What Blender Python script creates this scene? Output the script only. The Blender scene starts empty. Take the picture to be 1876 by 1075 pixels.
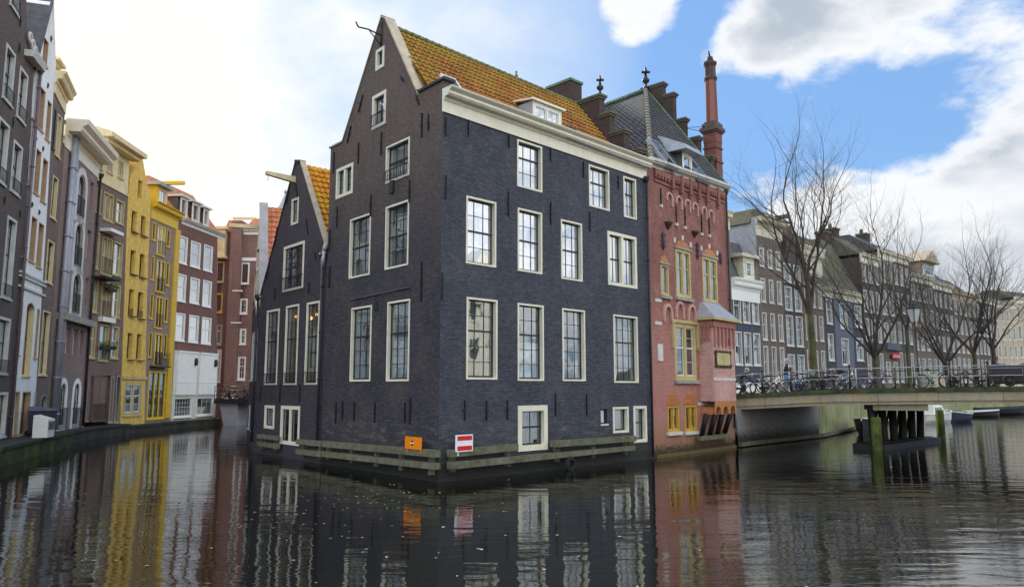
import bpy, bmesh, math, random
from mathutils import Vector, Matrix
from mathutils.geometry import tessellate_polygon
R = math.radians
S = bpy.context.scene
C = S.collection
random.seed(7)

# ------------------------------------------------------------------ camera
H, F = 2.95, 1366.0
TH = math.atan(174.5 / F)
ct, st = math.cos(TH), math.sin(TH)
FE = F / ct
cd = bpy.data.cameras.new('camera'); cam = bpy.data.objects.new('camera', cd); C.objects.link(cam)
cam.location = (0, 0, H); cam.rotation_euler = (math.pi / 2 + TH, 0, 0)
cd.sensor_width = 36; cd.lens = F / 1876 * 36; cd.clip_end = 3000; cd.clip_start = .1
S.camera = cam
S.view_settings.view_transform = 'Standard'; S.view_settings.look = 'None'
S.view_settings.exposure = 1.0; S.view_settings.gamma = 1
S.view_settings.use_curve_mapping = False
S.cycles.max_bounces = 8; S.cycles.transparent_max_bounces = 12
S.cycles.diffuse_bounces = 3; S.cycles.glossy_bounces = 3; S.cycles.caustics_reflective = False; S.cycles.caustics_refractive = False

SUN_AZ, SUN_EL = R(-38), R(27)      # azimuth from +Y, clockwise positive
# ------------------------------------------------------------------ node helpers
class NT:
    def __init__(s, tree): s.t = tree; s.n = tree.nodes; s.l = tree.links
    def add(s, typ, **kw):
        nd = s.n.new(typ)
        for k, v in kw.items():
            if k.startswith('i_'): s.put(nd, k[2:].replace('_', ' '), v)
            else: setattr(nd, k, v)
        return nd
    def put(s, nd, key, v):
        if isinstance(key, str) and key.isdigit(): key = int(key)
        sock = nd.inputs[key]
        if isinstance(v, bpy.types.NodeSocket): s.l.new(v, sock)
        else: sock.default_value = v
    def math(s, op, a, b=0.0, c=None, clamp=False):
        nd = s.n.new('ShaderNodeMath'); nd.operation = op; nd.use_clamp = clamp
        s.put(nd, 0, a); s.put(nd, 1, b)
        if c is not None: s.put(nd, 2, c)
        return nd.outputs[0]
    def mix(s, fac, a, b, mode='MIX'):
        nd = s.n.new('ShaderNodeMix'); nd.data_type = 'RGBA'; nd.blend_type = mode
        s.put(nd, 0, fac); s.put(nd, 6, a); s.put(nd, 7, b)
        return nd.outputs[2]
    def ramp(s, fac, stops, interp='LINEAR'):
        nd = s.n.new('ShaderNodeValToRGB'); s.put(nd, 0, fac); nd.color_ramp.interpolation = interp
        el = nd.color_ramp.elements
        while len(el) < len(stops): el.new(.5)
        for e, (p, c) in zip(el, stops):
            e.position = p; e.color = c if len(c) == 4 else (*c, 1)
        return nd.outputs[0]
    def noise(s, vec, scale, detail=4, rough=.55, dist=0.0, out=0):
        nd = s.n.new('ShaderNodeTexNoise'); s.put(nd, 'Vector', vec)
        nd.inputs['Scale'].default_value = scale; nd.inputs['Detail'].default_value = detail
        nd.inputs['Roughness'].default_value = rough; nd.inputs['Distortion'].default_value = dist
        return nd.outputs[out]
    def maprange(s, v, a, b, c=0.0, d=1.0, interp='LINEAR'):
        nd = s.n.new('ShaderNodeMapRange'); nd.interpolation_type = interp
        for i, x in enumerate((v, a, b, c, d)): s.put(nd, i, x)
        return nd.outputs[0]
    def scalev(s, vec, sc, loc=(0, 0, 0), rot=(0, 0, 0)):
        nd = s.n.new('ShaderNodeMapping'); s.put(nd, 0, vec)
        nd.inputs['Scale'].default_value = sc; nd.inputs['Location'].default_value = loc; nd.inputs['Rotation'].default_value = rot
        return nd.outputs[0]

def c4(c): return (*c, 1) if len(c) == 3 else c
def sr(r, g, b):
    f = lambda v: ((v / 255 + .055) / 1.055) ** 2.4 if v > 10 else v / 255 / 12.92
    return (f(r), f(g), f(b))

def pxdir(px, py):
    v = Vector((px - 938, F * ct - (537.5 - py) * st, F * st + (537.5 - py) * ct))
    return v.normalized()

# ------------------------------------------------------------------ sky
W = bpy.data.worlds.new('World'); S.world = W; W.use_nodes = True
n = NT(W.node_tree)
for x in list(n.n): n.n.remove(x)
sky = n.add('ShaderNodeTexSky', sky_type='NISHITA', sun_disc=False)
sky.sun_elevation = SUN_EL; sky.sun_rotation = SUN_AZ; sky.air_density = 1.6; sky.dust_density = .6; sky.ozone_density = 3.0
tc = n.add('ShaderNodeTexCoord')
V = tc.outputs['Generated']
sep = n.add('ShaderNodeSeparateXYZ', i_0=V)
zc = n.math('MAXIMUM', sep.outputs[2], 0.02)
den = n.math('ADD', zc, .28)
cmb = n.add('ShaderNodeCombineXYZ', i_0=n.math('DIVIDE', sep.outputs[0], den), i_1=n.math('DIVIDE', sep.outputs[1], den), i_2=0.0)
P = cmb.outputs[0]
n1 = n.noise(P, 3.2, 9, .56, .25)
n2 = n.noise(n.scalev(P, (1, 1, 1), (3.1, 7.7, 0)), 9.0, 6, .6, .2)
bias = None
def blob(px, py, rad, w, d=None):
    global bias
    d = d or pxdir(px, py)
    dot = n.add('ShaderNodeVectorMath', operation='DOT_PRODUCT', i_0=V)
    dot.inputs[1].default_value = d
    m = n.maprange(dot.outputs['Value'], math.cos(R(rad)), 1.0, 0.0, w, 'SMOOTHSTEP')
    bias = m if bias is None else n.math('ADD', bias, m)
for b in [(1880, 330, 13, .34), (1640, 460, 9, .26), (1780, 480, 9, .22), (1430, 360, 6.5, .26), (1350, 320, 5, .20), (1560, 400, 6, .22), (1760, 330, 6, .12),
          (1440, 70, 6, .26), (1560, 30, 7, .24), (1670, 70, 6.5, .24), (1800, 40, 8, .24), (1360, 110, 3.6, .16), (1170, 5, 4.6, .72), (1400, 10, 5, .2),
          (1275, 130, 2.6, .24), (1435, 225, 3.0, .12), (1530, 215, 3.0, .10), (200, 190, 12, .30), (330, 330, 13, .3),
          (1380, 520, 7, .16), (1900, 560, 10, .3), (1520, 240, 8.5, -.22), (1250, 330, 9, -.25), (1230, 230, 8, -.2), (1720, 180, 6, -.28), (1640, 250, 6, -.2), (1000, 60, 12, -.3)]:
    blob(*b)
blob(0, 0, 38, .30, Vector((.92, .15, .36)).normalized())   # bank of cloud off to the right, mirrored in the upper windows
# unseen bright broken cloud, added behind the camera as soft fill light
back = n.maprange(sep.outputs[1], .25, -.35, 0.0, .30, 'SMOOTHSTEP')
bias = n.math('ADD', bias, back)
dsum = n.math('ADD', n.math('ADD', n1, n.math('MULTIPLY', n.math('SUBTRACT', n2, .5), .68)), bias)
cov = n.maprange(dsum, .62, .92, 0.0, 1.0, 'SMOOTHSTEP')
core = n.maprange(dsum, .80, 1.18, 0.0, 1.0, 'SMOOTHSTEP')
shade = n.noise(n.scalev(P, (1, 1, 1), (1.2, .4, 0)), 2.2, 4, .5)
dark = n.math('MULTIPLY', n.math('MULTIPLY', core, n.maprange(sep.outputs[2], .06, .26, .35, 1.0)), n.maprange(shade, .40, .62, .1, 1.0, 'SMOOTHSTEP'))
K = 1 / .1
ccol = n.mix(dark, (.50 * K, .51 * K, .52 * K, 1), (.25 * K, .285 * K, .33 * K, 1))
bk_ = n.maprange(sep.outputs[1], .35, -.35, 1.0, 2.6, 'SMOOTHSTEP')   # unseen clouds behind the camera brightened to fill the shaded facades
bkc = n.add('ShaderNodeCombineColor', i_0=bk_, i_1=bk_, i_2=bk_)
ccol = n.mix(1.0, ccol, bkc.outputs[0], 'MULTIPLY')
skyc = n.mix(.8, n.mix(1.0, sky.outputs[0], (.8, 1.0, 1.3, 1), 'MULTIPLY'), (.115 * K, .215 * K, .400 * K, 1))
# paler towards the horizon
hz = n.maprange(sep.outputs[2], .0, .30, .55, 0.0, 'SMOOTHSTEP')
skyc = n.mix(hz, skyc, (.25 * K, .37 * K, .47 * K, 1))
col = n.mix(cov, skyc, ccol)
# bright veil of thin cloud in front of the sun, upper left
gd = pxdir(330, 90)
dot = n.add('ShaderNodeVectorMath', operation='DOT_PRODUCT', i_0=V); dot.inputs[1].default_value = gd
g1 = n.math('POWER', n.maprange(dot.outputs['Value'], math.cos(R(33)), math.cos(R(9)), 0.0, 1.0), .8)
gv = n.math('MULTIPLY', g1, n.maprange(n1, .3, .6, .70, 1.0))
wd_ = pxdir(190, 290)
dw = n.add('ShaderNodeVectorMath', operation='DOT_PRODUCT', i_0=V); dw.inputs[1].default_value = wd_
warm = n.maprange(dw.outputs['Value'], math.cos(R(17)), math.cos(R(2)), 0.0, 1.0, 'SMOOTHSTEP')
veil = n.mix(n.maprange(n2, .38, .66, 0, 1), (.42 * K, .465 * K, .50 * K, 1), (.52 * K, .525 * K, .52 * K, 1))
veil = n.mix(warm, veil, (.60 * K, .585 * K, .49 * K, 1))
col = n.mix(gv, col, veil)
bg = n.add('ShaderNodeBackground', i_0=col, i_1=.1)
out = n.add('ShaderNodeOutputWorld', i_0=bg.outputs[0])

sd = bpy.data.lights.new('sun', 'SUN'); sd.energy = 2.6; sd.angle = R(.5); sd.color = (1.0, .86, .62)
sun = bpy.data.objects.new('sun', sd); C.objects.link(sun)
svec = Vector((math.sin(SUN_AZ) * math.cos(SUN_EL), math.cos(SUN_AZ) * math.cos(SUN_EL), math.sin(SUN_EL)))
sun.rotation_euler = svec.to_track_quat('Z', 'Y').to_euler(); sun.location = (-40, 30, 50)

# ------------------------------------------------------------------ materials
def new_mat(name):
    m = bpy.data.materials.new(name); m.use_nodes = True
    t = NT(m.node_tree); b = t.n['Principled BSDF']
    return m, t, b
def surf(name, c, rough=.6, var=.18, sc=3.0, bump=.02, metal=0.0, c2=None, grain=40.0, spec=.4, stain=0.0, stainc=(.02, .02, .018)):
    m, t, b = new_mat(name)
    co = t.add('ShaderNodeTexCoord').outputs['Object']
    nz = t.noise(co, sc, 6, .6)
    a = c4(tuple(min(1, x * (1 + var)) for x in c)); d = c4(tuple(x * (1 - var * 1.3) for x in c)) if c2 is None else c4(c2)
    col = t.mix(t.maprange(nz, .3, .7), d, a)
    if stain:
        sv = t.noise(t.scalev(co, (1.6, 1.6, .28)), 1.6, 6, .65)
        col = t.mix(t.math('MULTIPLY', t.maprange(sv, .50, .72), stain), col, c4(stainc))
    t.put(b, 'Base Color', col); b.inputs['Roughness'].default_value = rough; b.inputs['Metallic'].default_value = metal
    b.inputs['Specular IOR Level'].default_value = spec
    if bump:
        bn = t.add('ShaderNodeBump'); bn.inputs['Strength'].default_value = .6; bn.inputs['Distance'].default_value = bump
        t.put(bn, 'Height', t.noise(co, grain, 4, .6)); t.put(b, 'Normal', bn.outputs[0])
    return m
def brick(name, c1, c2, mort, rough=.75, bump=.012, mscale=1.0, patch=None, patch_amt=.5, bw=.21, bh=.066, ms=.012, spec=.35, base_moss=0.0, height_tint=None, flecks=0.0, salt=0.0, moss_c=(.12, .13, .03), mossamt=.85):
    """brick wall on metric UVs; patch = second, weathered colour in uneven patches, on the gable also painted glow"""
    m, t, b = new_mat(name)
    uv = t.add('ShaderNodeTexCoord').outputs['UV']
    warp = t.noise(uv, 1.3, 3, .5, out=1)
    wv = t.add('ShaderNodeVectorMath', operation='MULTIPLY_ADD', i_0=warp); wv.inputs[1].default_value = (.05, .05, 0); t.put(wv, 2, uv)
    bk = t.add('ShaderNodeTexBrick'); t.put(bk, 'Vector', wv.outputs[0])
    bk.inputs['Color1'].default_value = c4(c1); bk.inputs['Color2'].default_value = c4(c2); bk.inputs['Mortar'].default_value = c4(mort)
    bk.inputs['Scale'].default_value = 1; bk.inputs['Mortar Size'].default_value = ms; bk.inputs['Brick Width'].default_value = bw
    bk.inputs['Row Height'].default_value = bh; bk.inputs['Mortar Smooth'].default_value = .4; bk.inputs['Bias'].default_value = 0
    col = bk.outputs[0]
    big = t.noise(uv, .55, 6, .62)
    fine = t.noise(uv, 7.0, 4, .6)
    col = t.mix(t.maprange(big, .3, .7, 0, .55), col, t.mix(1.0, col, (.62, .62, .66, 1), 'MULTIPLY'))
    col = t.mix(t.maprange(fine, .35, .75, 0, .45), col, t.mix(1.0, col, (1.5, 1.5, 1.5, 1), 'MULTIPLY'))
    if patch is not None:
        pn = t.noise(t.scalev(uv, (1, .7, 1), (5, 2, 0)), .8, 7, .68)
        f = t.math('MULTIPLY', t.maprange(pn, .46, .66), patch_amt)
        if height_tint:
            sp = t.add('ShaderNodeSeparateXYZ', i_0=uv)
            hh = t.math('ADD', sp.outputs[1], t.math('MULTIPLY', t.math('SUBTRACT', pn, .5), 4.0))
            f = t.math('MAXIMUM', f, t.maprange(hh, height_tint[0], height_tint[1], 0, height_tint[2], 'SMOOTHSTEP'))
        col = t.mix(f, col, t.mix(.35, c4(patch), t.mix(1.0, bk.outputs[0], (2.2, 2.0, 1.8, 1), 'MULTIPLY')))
    if flecks:
        fk = t.noise(t.scalev(uv, (3.2, 13.0, 1)), 1.6, 4, .7)
        col = t.mix(t.maprange(fk, .54, .72, 0, flecks), col, t.mix(1.0, col, (2.7, 2.65, 2.6, 1), 'MULTIPLY'))
        fk2 = t.noise(t.scalev(uv, (2.6, 11.0, 1), (4, 9, 0)), 1.6, 4, .7)
        col = t.mix(t.maprange(fk2, .52, .7, 0, flecks), col, t.mix(1.0, col, (.35, .35, .35, 1), 'MULTIPLY'))
    if salt:
        sp4 = t.add('ShaderNodeSeparateXYZ', i_0=uv)
        band = t.math('MULTIPLY', t.maprange(sp4.outputs[1], .75, 1.1), t.maprange(sp4.outputs[1], 2.3, 1.3))
        sn = t.noise(t.scalev(uv, (1.2, 4.5, 1)), 1.0, 7, .75)
        col = t.mix(t.math('MULTIPLY', t.math('MULTIPLY', band, t.maprange(sn, .50, .66)), salt), col, (.22, .22, .22, 1))
    # streaks of grime
    stn = t.noise(t.scalev(uv, (2.2, .22, 1)), 1.5, 6, .65)
    col = t.mix(t.maprange(stn, .5, .75, 0, .5), col, t.mix(1.0, col, (.55, .55, .55, 1), 'MULTIPLY'))
    if base_moss:
        sp2 = t.add('ShaderNodeSeparateXYZ', i_0=uv)
        hm = t.math('ADD', sp2.outputs[1], t.math('MULTIPLY', t.math('SUBTRACT', fine, .5), .9))
        col = t.mix(t.maprange(hm, .5, base_moss, mossamt, 0), col, c4(moss_c))
        col = t.mix(t.maprange(hm, .25, .6, .9, 0), col, (.02, .022, .014, 1))
    t.put(b, 'Base Color', col); b.inputs['Roughness'].default_value = rough; b.inputs['Specular IOR Level'].default_value = spec
    hgt = t.math('ADD', t.math('MULTIPLY', bk.outputs[1], -1.0), t.math('MULTIPLY', t.noise(uv, 22, 5, .7), 1.3))
    hgt = t.math('ADD', hgt, t.math('MULTIPLY', t.noise(uv, 4, 4, .6), 1.5))
    bn = t.add('ShaderNodeBump'); bn.inputs['Strength'].default_value = 1.0; bn.inputs['Distance'].default_value = bump
    t.put(bn, 'Height', hgt); t.put(b, 'Normal', bn.outputs[0])
    return m
def tile_mat(name, c1, c2, moss, moss_amt, lo=.45, hi=.62, spec=.35, grow=False):
    m, t, b = new_mat(name)
    g = t.add('ShaderNodeTexCoord'); uv = g.outputs['UV']; co = g.outputs['Object']
    v = t.add('ShaderNodeTexVoronoi'); t.put(v, 'Vector', t.scalev(uv, (4.2, 3.0, 1))); v.inputs['Scale'].default_value = 1
    sep = t.add('ShaderNodeSeparateColor', i_0=v.outputs['Color'])
    col = t.mix(sep.outputs[0], c4(c1), c4(c2))
    nn = t.noise(uv, .5, 7, .68); fn = t.noise(co, 9, 4, .6)
    sp = t.add('ShaderNodeSeparateXYZ', i_0=uv)
    if grow:   # moss has spread from the ridge and from the gable end
        gr = t.math('ADD', t.math('MULTIPLY', t.maprange(sp.outputs[1], 2.0, 5.6), .16), t.math('MULTIPLY', t.maprange(sp.outputs[0], 4.5, .0), .10))
        nn = t.math('ADD', nn, t.math('SUBTRACT', gr, .07))
    f = t.maprange(t.math('ADD', nn, t.math('MULTIPLY', t.math('SUBTRACT', fn, .5), .25)), lo, hi, 0, moss_amt)
    col = t.mix(f, col, c4(moss))
    col = t.mix(t.maprange(t.noise(co, 2.2, 5, .6), .5, .75, 0, .5), col, t.mix(1.0, col, (.45, .42, .4, 1), 'MULTIPLY'))
    t.put(b, 'Base Color', col); b.inputs['Roughness'].default_value = .7; b.inputs['Specular IOR Level'].default_value = spec
    bn = t.add('ShaderNodeBump'); bn.inputs['Distance'].default_value = .01; t.put(bn, 'Height', fn); t.put(b, 'Normal', bn.outputs[0])
    return m
def glass_mat(name, tint=(.75, .8, .8), f0=.10):
    m = bpy.data.materials.new(name); m.use_nodes = True; t = NT(m.node_tree)
    for x in list(t.n): t.n.remove(x)
    co = t.add('ShaderNodeTexCoord').outputs['Object']
    bn = t.add('ShaderNodeBump'); bn.inputs['Strength'].default_value = .5; bn.inputs['Distance'].default_value = .006
    t.put(bn, 'Height', t.noise(co, 2.0, 1, .5))
    gl = t.add('ShaderNodeBsdfGlossy', i_0=(.95, .97, 1, 1)); gl.inputs['Roughness'].default_value = .015; t.put(gl, 'Normal', bn.outputs[0])
    tr = t.add('ShaderNodeBsdfTransparent', i_0=c4(tint))
    fr = t.add('ShaderNodeLayerWeight'); fr.inputs['Blend'].default_value = .35; t.put(fr, 'Normal', bn.outputs[0])
    fac = t.maprange(fr.outputs['Facing'], 0, 1, f0, 1.0)
    fac = t.maprange(t.math('POWER', fr.outputs['Facing'], 2.4), 0, 1, f0, .95)
    mx = t.add('ShaderNodeMixShader', i_0=fac, i_1=tr.outputs[0], i_2=gl.outputs[0])
    t.add('ShaderNodeOutputMaterial', i_0=mx.outputs[0])
    return m
def curtain_mat(name, c, amt=.5, sc=34.0):
    m, t, b = new_mat(name)
    uv = t.add('ShaderNodeTexCoord').outputs['UV']
    w = t.noise(t.scalev(uv, (sc, .6, 1)), 1, 3, .6)
    col = t.mix(t.maprange(w, .35, .7), c4(tuple(x * (1 - amt) for x in c)), c4(c))
    t.put(b, 'Base Color', col); b.inputs['Roughness'].default_value = .9
    bn = t.add('ShaderNodeBump'); bn.inputs['Distance'].default_value = .05; t.put(bn, 'Height', w); t.put(b, 'Normal', bn.outputs[0])
    return m

M = {}
M['tarred'] = brick('tarred_brick', sr(64, 67, 79), sr(90, 94, 107), sr(46, 48, 57), bump=.05, patch=sr(116, 112, 112), patch_amt=.3, spec=.6, rough=.6, flecks=.75, base_moss=1.5, moss_c=(.03, .031, .026), mossamt=.75, salt=.75)
M['tarred_gable'] = brick('tarred_brick_gable', sr(60, 57, 64), sr(84, 80, 86), sr(44, 42, 48), bump=.05, patch=sr(134, 110, 88), patch_amt=.3, spec=.5, rough=.64, height_tint=(6.0, 14.0, .9), flecks=.75, base_moss=1.5, moss_c=(.03, .031, .026), mossamt=.75, salt=.75)  # brown towards the top: older paint plus warm glow painted into the colour
M['tarred_small'] = brick('tarred_brick_small', sr(64, 59, 66), sr(84, 78, 84), sr(48, 44, 50), bump=.03, patch=sr(104, 92, 90), patch_amt=.25, spec=.45, height_tint=(6, 13, .6), flecks=.45)
M['redbrick'] = brick('red_brick', sr(128, 74, 66), sr(160, 98, 84), sr(158, 124, 112), bump=.02, patch=sr(204, 150, 144), patch_amt=.4, base_moss=1.7, flecks=.3, moss_c=(.26, .19, .05), mossamt=.55, height_tint=(8.5, 4.0, .7))
M['redlight'] = brick('pink_brick', sr(204, 148, 138), sr(220, 172, 162), sr(196, 168, 156), bump=.014, patch=sr(214, 178, 166), patch_amt=.45, flecks=.2)
M['brownbrick'] = brick('brown_brick', sr(104, 90, 78), sr(124, 108, 94), sr(84, 70, 70), bump=.01)
M['mauve'] = brick('mauve_brick', sr(154, 136, 124), sr(174, 156, 142), sr(116, 98, 100), bump=.01, patch=sr(165, 130, 130), patch_amt=.4)
M['mauve2'] = brick('brown_mauve_brick', sr(132, 114, 100), sr(152, 132, 116), sr(100, 82, 82), bump=.01)
M['redbrown'] = brick('red_brown_brick', sr(118, 90, 80), sr(138, 106, 94), sr(120, 82, 76), bump=.01, patch=sr(100, 64, 62), patch_amt=.5)
M['redfar'] = brick('red_brick_far', sr(132, 104, 94), sr(150, 122, 110), sr(140, 100, 92), bump=.01)
M['oldstack'] = brick('old_stack_brick', sr(72, 56, 54), sr(90, 70, 64), sr(74, 62, 58), bump=.02, patch=sr(70, 84, 60), patch_amt=.5)
M['chimney'] = brick('chimney_brick', sr(112, 70, 64), sr(132, 86, 78), sr(140, 92, 82), bump=.012, patch=sr(120, 78, 74), patch_amt=.5)
M['farbrown'] = brick('far_brown_brick', sr(112, 100, 88), sr(130, 116, 100), sr(112, 100, 96), bump=.01)
M['farbrown2'] = brick('far_dark_brick', sr(80, 74, 66), sr(96, 88, 80), sr(86, 78, 76), bump=.01)
M['farblue'] = surf('blue_grey_paint_wall', sr(68, 74, 88), .7, .12)
M['farslate'] = surf('slate_blue_wall', sr(94, 100, 114), .7, .12)
M['farbeige'] = surf('beige_plaster', sr(188, 172, 148), .8, .15, stain=.4)
M['farcream'] = surf('cream_plaster', sr(214, 208, 184), .8, .12, stain=.3, stainc=(.2, .18, .14))
M['farblack'] = surf('charcoal_wall', sr(62, 60, 68), .7, .15)
M['white_wall'] = surf('white_plaster', sr(250, 252, 246), .8, .06, stain=.25, stainc=(.42, .45, .42))
M['grey_wall'] = surf('grey_plaster', sr(170, 172, 176), .85, .12, stain=.4, stainc=(.28, .29, .3))
M['yellow_wall'] = surf('yellow_ochre_plaster', sr(228, 192, 96), .75, .16, stain=.45, stainc=(.36, .27, .09))
M['yellow'] = surf('yellow_paint', sr(226, 188, 48), .45, .06)
M['yellowpale'] = surf('pale_yellow_paint', sr(230, 212, 164), .55, .08, stain=.3, stainc=(.4, .3, .15))
M['cream'] = surf('cream_paint', sr(236, 231, 208), .45, .05, stain=.22, stainc=(.45, .42, .3))
M['white'] = surf('white_paint', sr(238, 240, 232), .4, .04, stain=.15, stainc=(.5, .5, .45))
M['offwhite'] = surf('weathered_white_paint', sr(214, 214, 206), .55, .08, stain=.4, stainc=(.3, .3, .27))
M['sashdark'] = surf('dark_green_paint', sr(38, 44, 42), .35, .1)
M['sashwhite'] = surf('white_sash_paint', sr(228, 230, 222), .4, .04)
M['sashbrown'] = surf('brown_varnish', sr(124, 84, 58), .4, .15)
M['ochre'] = surf('ochre_stone_paint', sr(196, 180, 126), .6, .12, stain=.5, stainc=(.2, .15, .06))
M['ochre_y'] = surf('mustard_paint', sr(206, 164, 66), .55, .12)
M['iron'] = surf('black_iron', (.012, .012, .014), .45, .2, spec=.5)
M['ironlight'] = surf('galvanised_pipe', sr(168, 170, 178), .5, .1, metal=.3)
M['pipe'] = surf('dark_downpipe', sr(46, 44, 50), .5, .1)
M['stone'] = surf('grey_stone', sr(160, 158, 148), .85, .18, stain=.5, stainc=(.12, .12, .08))
M['mossstone'] = surf('mossy_stone', sr(128, 128, 112), .9, .3, sc=1.2, c2=sr(92, 104, 42), stain=.75, stainc=(.06, .075, .02), bump=.05, grain=9)
M['greenmoss'] = surf('wet_green_moss', sr(76, 88, 40), .9, .3, sc=1.3, c2=sr(26, 30, 20), bump=.06, grain=12)
M['concrete'] = brick('bridge_concrete', sr(160, 152, 130), sr(176, 168, 146), sr(96, 88, 70), bump=.01, patch=sr(168, 132, 70), patch_amt=.4, bw=2.6, bh=7.0, ms=.014, rough=.85, flecks=.2)
M['concrete_dark'] = brick('abutment_concrete', sr(146, 144, 142), sr(160, 158, 155), sr(110, 108, 104), bump=.01, patch=sr(96, 98, 84), patch_amt=.5, bw=3.1, bh=1.15, ms=.010, rough=.85, base_moss=1.0, moss_c=(.04, .045, .025), flecks=.25)
M['mossdeck'] = surf('mossy_bridge_edge', sr(70, 82, 52), .9, .3, c2=sr(40, 46, 34), bump=.04, grain=8)
M['asphalt'] = surf('street_brick_paving', sr(96, 86, 82), .9, .2)
M['fender'] = surf('weathered_fender_timber', sr(118, 114, 100), .85, .2, c2=sr(82, 86, 54), stain=.6, stainc=(.07, .08, .03), bump=.03)
M['darkwood'] = surf('black_wet_timber', (.014, .013, .014), .6, .2, bump=.02)
M['mosswood'] = surf('mossy_post_wood', sr(92, 108, 44), .9, .3, sc=2, c2=sr(50, 54, 30), stain=.8, stainc=(.02, .025, .01), bump=.05, grain=14)
M['orange_sign'] = surf('orange_enamel', sr(246, 140, 16), .35, .03, bump=0)
M['red_paint'] = surf('red_enamel', sr(214, 40, 44), .35, .03, bump=0)
M['sign_white'] = surf('white_enamel', sr(240, 242, 244), .35, .02, bump=0)
M['sign_black'] = surf('black_enamel', (.01, .01, .01), .35, .02, bump=0)
M['tile_orange'] = tile_mat('orange_pantile', sr(176, 122, 60), sr(142, 94, 46), sr(164, 144, 48), .8, .42, .70, grow=True)
M['tile_yellow'] = tile_mat('golden_pantile', sr(222, 150, 40), sr(200, 124, 34), sr(212, 172, 34), .7, .42, .62)
M['tile_red'] = tile_mat('red_pantile', sr(206, 136, 100), sr(184, 112, 82), sr(170, 140, 90), .3)
M['tile_grey'] = tile_mat('grey_pantile', sr(84, 82, 84), sr(66, 64, 66), sr(84, 96, 60), .5, .5, .75, spec=.6)
M['tile_moss'] = surf('mossy_ridge_tile', sr(126, 122, 74), .85, .3, c2=sr(90, 92, 60))
M['tile_greenridge'] = surf('verdigris_ridge_tile', sr(110, 140, 120), .8, .2, c2=sr(80, 100, 70))
M['slate'] = surf('dark_slate', sr(88, 88, 92), .6, .2, c2=sr(70, 66, 66))
M['lead'] = surf('lead_sheet', sr(168, 172, 178), .5, .12, metal=.2)
M['mossroof'] = surf('mossy_roof', sr(96, 92, 80), .9, .25, c2=sr(80, 82, 60))
M['glass'] = glass_mat('window_glass', (.85, .88, .88), .14)
M['glass_sky'] = glass_mat('bright_window_glass', (.95, .96, .97), .34)
M['dark_in'] = surf('dark_interior', (.02, .02, .022), .9, .3)
M['curt'] = curtain_mat('white_net_curtain', (.85, .86, .88), .3)
M['curt_dim'] = curtain_mat('grey_net_curtain', (.42, .43, .44), .5)
M['curt_warm'] = curtain_mat('warm_curtain', (.58, .42, .26), .4)
M['curt_dark'] = curtain_mat('dark_curtain', (.07, .07, .08), .6, 12)
M['bark'] = surf('tree_bark', sr(74, 66, 60), .9, .25, c2=sr(56, 52, 42), bump=.04, grain=16)
M['barkmoss'] = surf('mossy_bark', sr(80, 84, 52), .9, .3, sc=1.5, c2=sr(54, 50, 40), bump=.05, grain=16)
M['leaf'] = surf('green_leaves', sr(86, 110, 44), .8, .4, c2=sr(50, 70, 26))
M['tyre'] = surf('rubber', (.012, .012, .013), .8, .2)
M['chrome'] = surf('spoke_metal', (.3, .3, .32), .4, .05, metal=.8, bump=0)
M['tarp'] = surf('black_tarpaulin', (.010, .010, .015), .6, .2, bump=.05, grain=4)
M['skin'] = surf('skin', sr(205, 160, 140), .6, .05, bump=0)
M['hair'] = surf('grey_hair', sr(170, 165, 160), .8, .2)
M['coat'] = surf('dark_coat', sr(32, 34, 42), .85, .2)
M['coat2'] = surf('charcoal_jacket', sr(58, 60, 70), .85, .2)
M['jeans'] = surf('blue_jeans', sr(70, 100, 140), .85, .2)
M['purple_iron'] = surf('violet_black_iron', sr(54, 44, 66), .45, .2)
M['orange_brick'] = brick('orange_relief_brick', sr(186, 112, 66), sr(204, 134, 78), sr(206, 150, 110), bump=.01)
M['plinth_moss'] = surf('lichen_plinth', sr(84, 76, 60), .9, .3, sc=1.6, c2=sr(110, 96, 40), stain=.9, stainc=(.05, .06, .02), bump=.03)
M['hip'] = surf('grey_hip_tile', sr(128, 124, 116), .75, .25)
M['mauve_p'] = surf('mauve_trim_paint', sr(150, 128, 128), .7, .1)
M['yellowpale2'] = surf('mustard_pilaster', sr(214, 178, 60), .6, .1)
M['mosswall'] = surf('green_stained_canal_wall', sr(150, 146, 116), .9, .2, sc=.45, c2=sr(116, 128, 58), stain=.85, stainc=(.03, .045, .012), bump=.03, grain=8)
M['navy'] = surf('navy_canvas', sr(30, 38, 58), .6, .15)
m_, t_, b_ = new_mat('frosted_lantern_glass'); b_.inputs['Base Color'].default_value = (.42, .45, .47, 1); b_.inputs['Roughness'].default_value = .2
M['lampglass'] = m_
M['tanwood'] = surf('tan_window_wood', sr(190, 158, 122), .5, .12)
M['buff'] = surf('buff_stone', sr(196, 180, 154), .8, .15, stain=.3, stainc=(.2, .17, .12))
M['bulb'], _t, _b = new_mat('lit_lamp_bulb'); _b.inputs['Emission Color'].default_value = (1, .55, .12, 1); _b.inputs['Emission Strength'].default_value = 3.0
M['quaydark'] = surf('wet_dark_quay_stone', sr(62, 62, 56), .9, .3, sc=1.2, c2=sr(38, 42, 30), stain=.85, stainc=(.015, .018, .01), bump=.05, grain=9)
M['mauvepipe'] = surf('mauve_grey_pipe', sr(116, 100, 106), .5, .1)
M['leafbits'] = surf('pale_dead_leaves', sr(190, 180, 150), .8, .3, bump=0)
def paint(name, c): 
    if name not in M: M[name] = surf(name, c, .35, .06, bump=0, spec=.5)
    return M[name]

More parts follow.
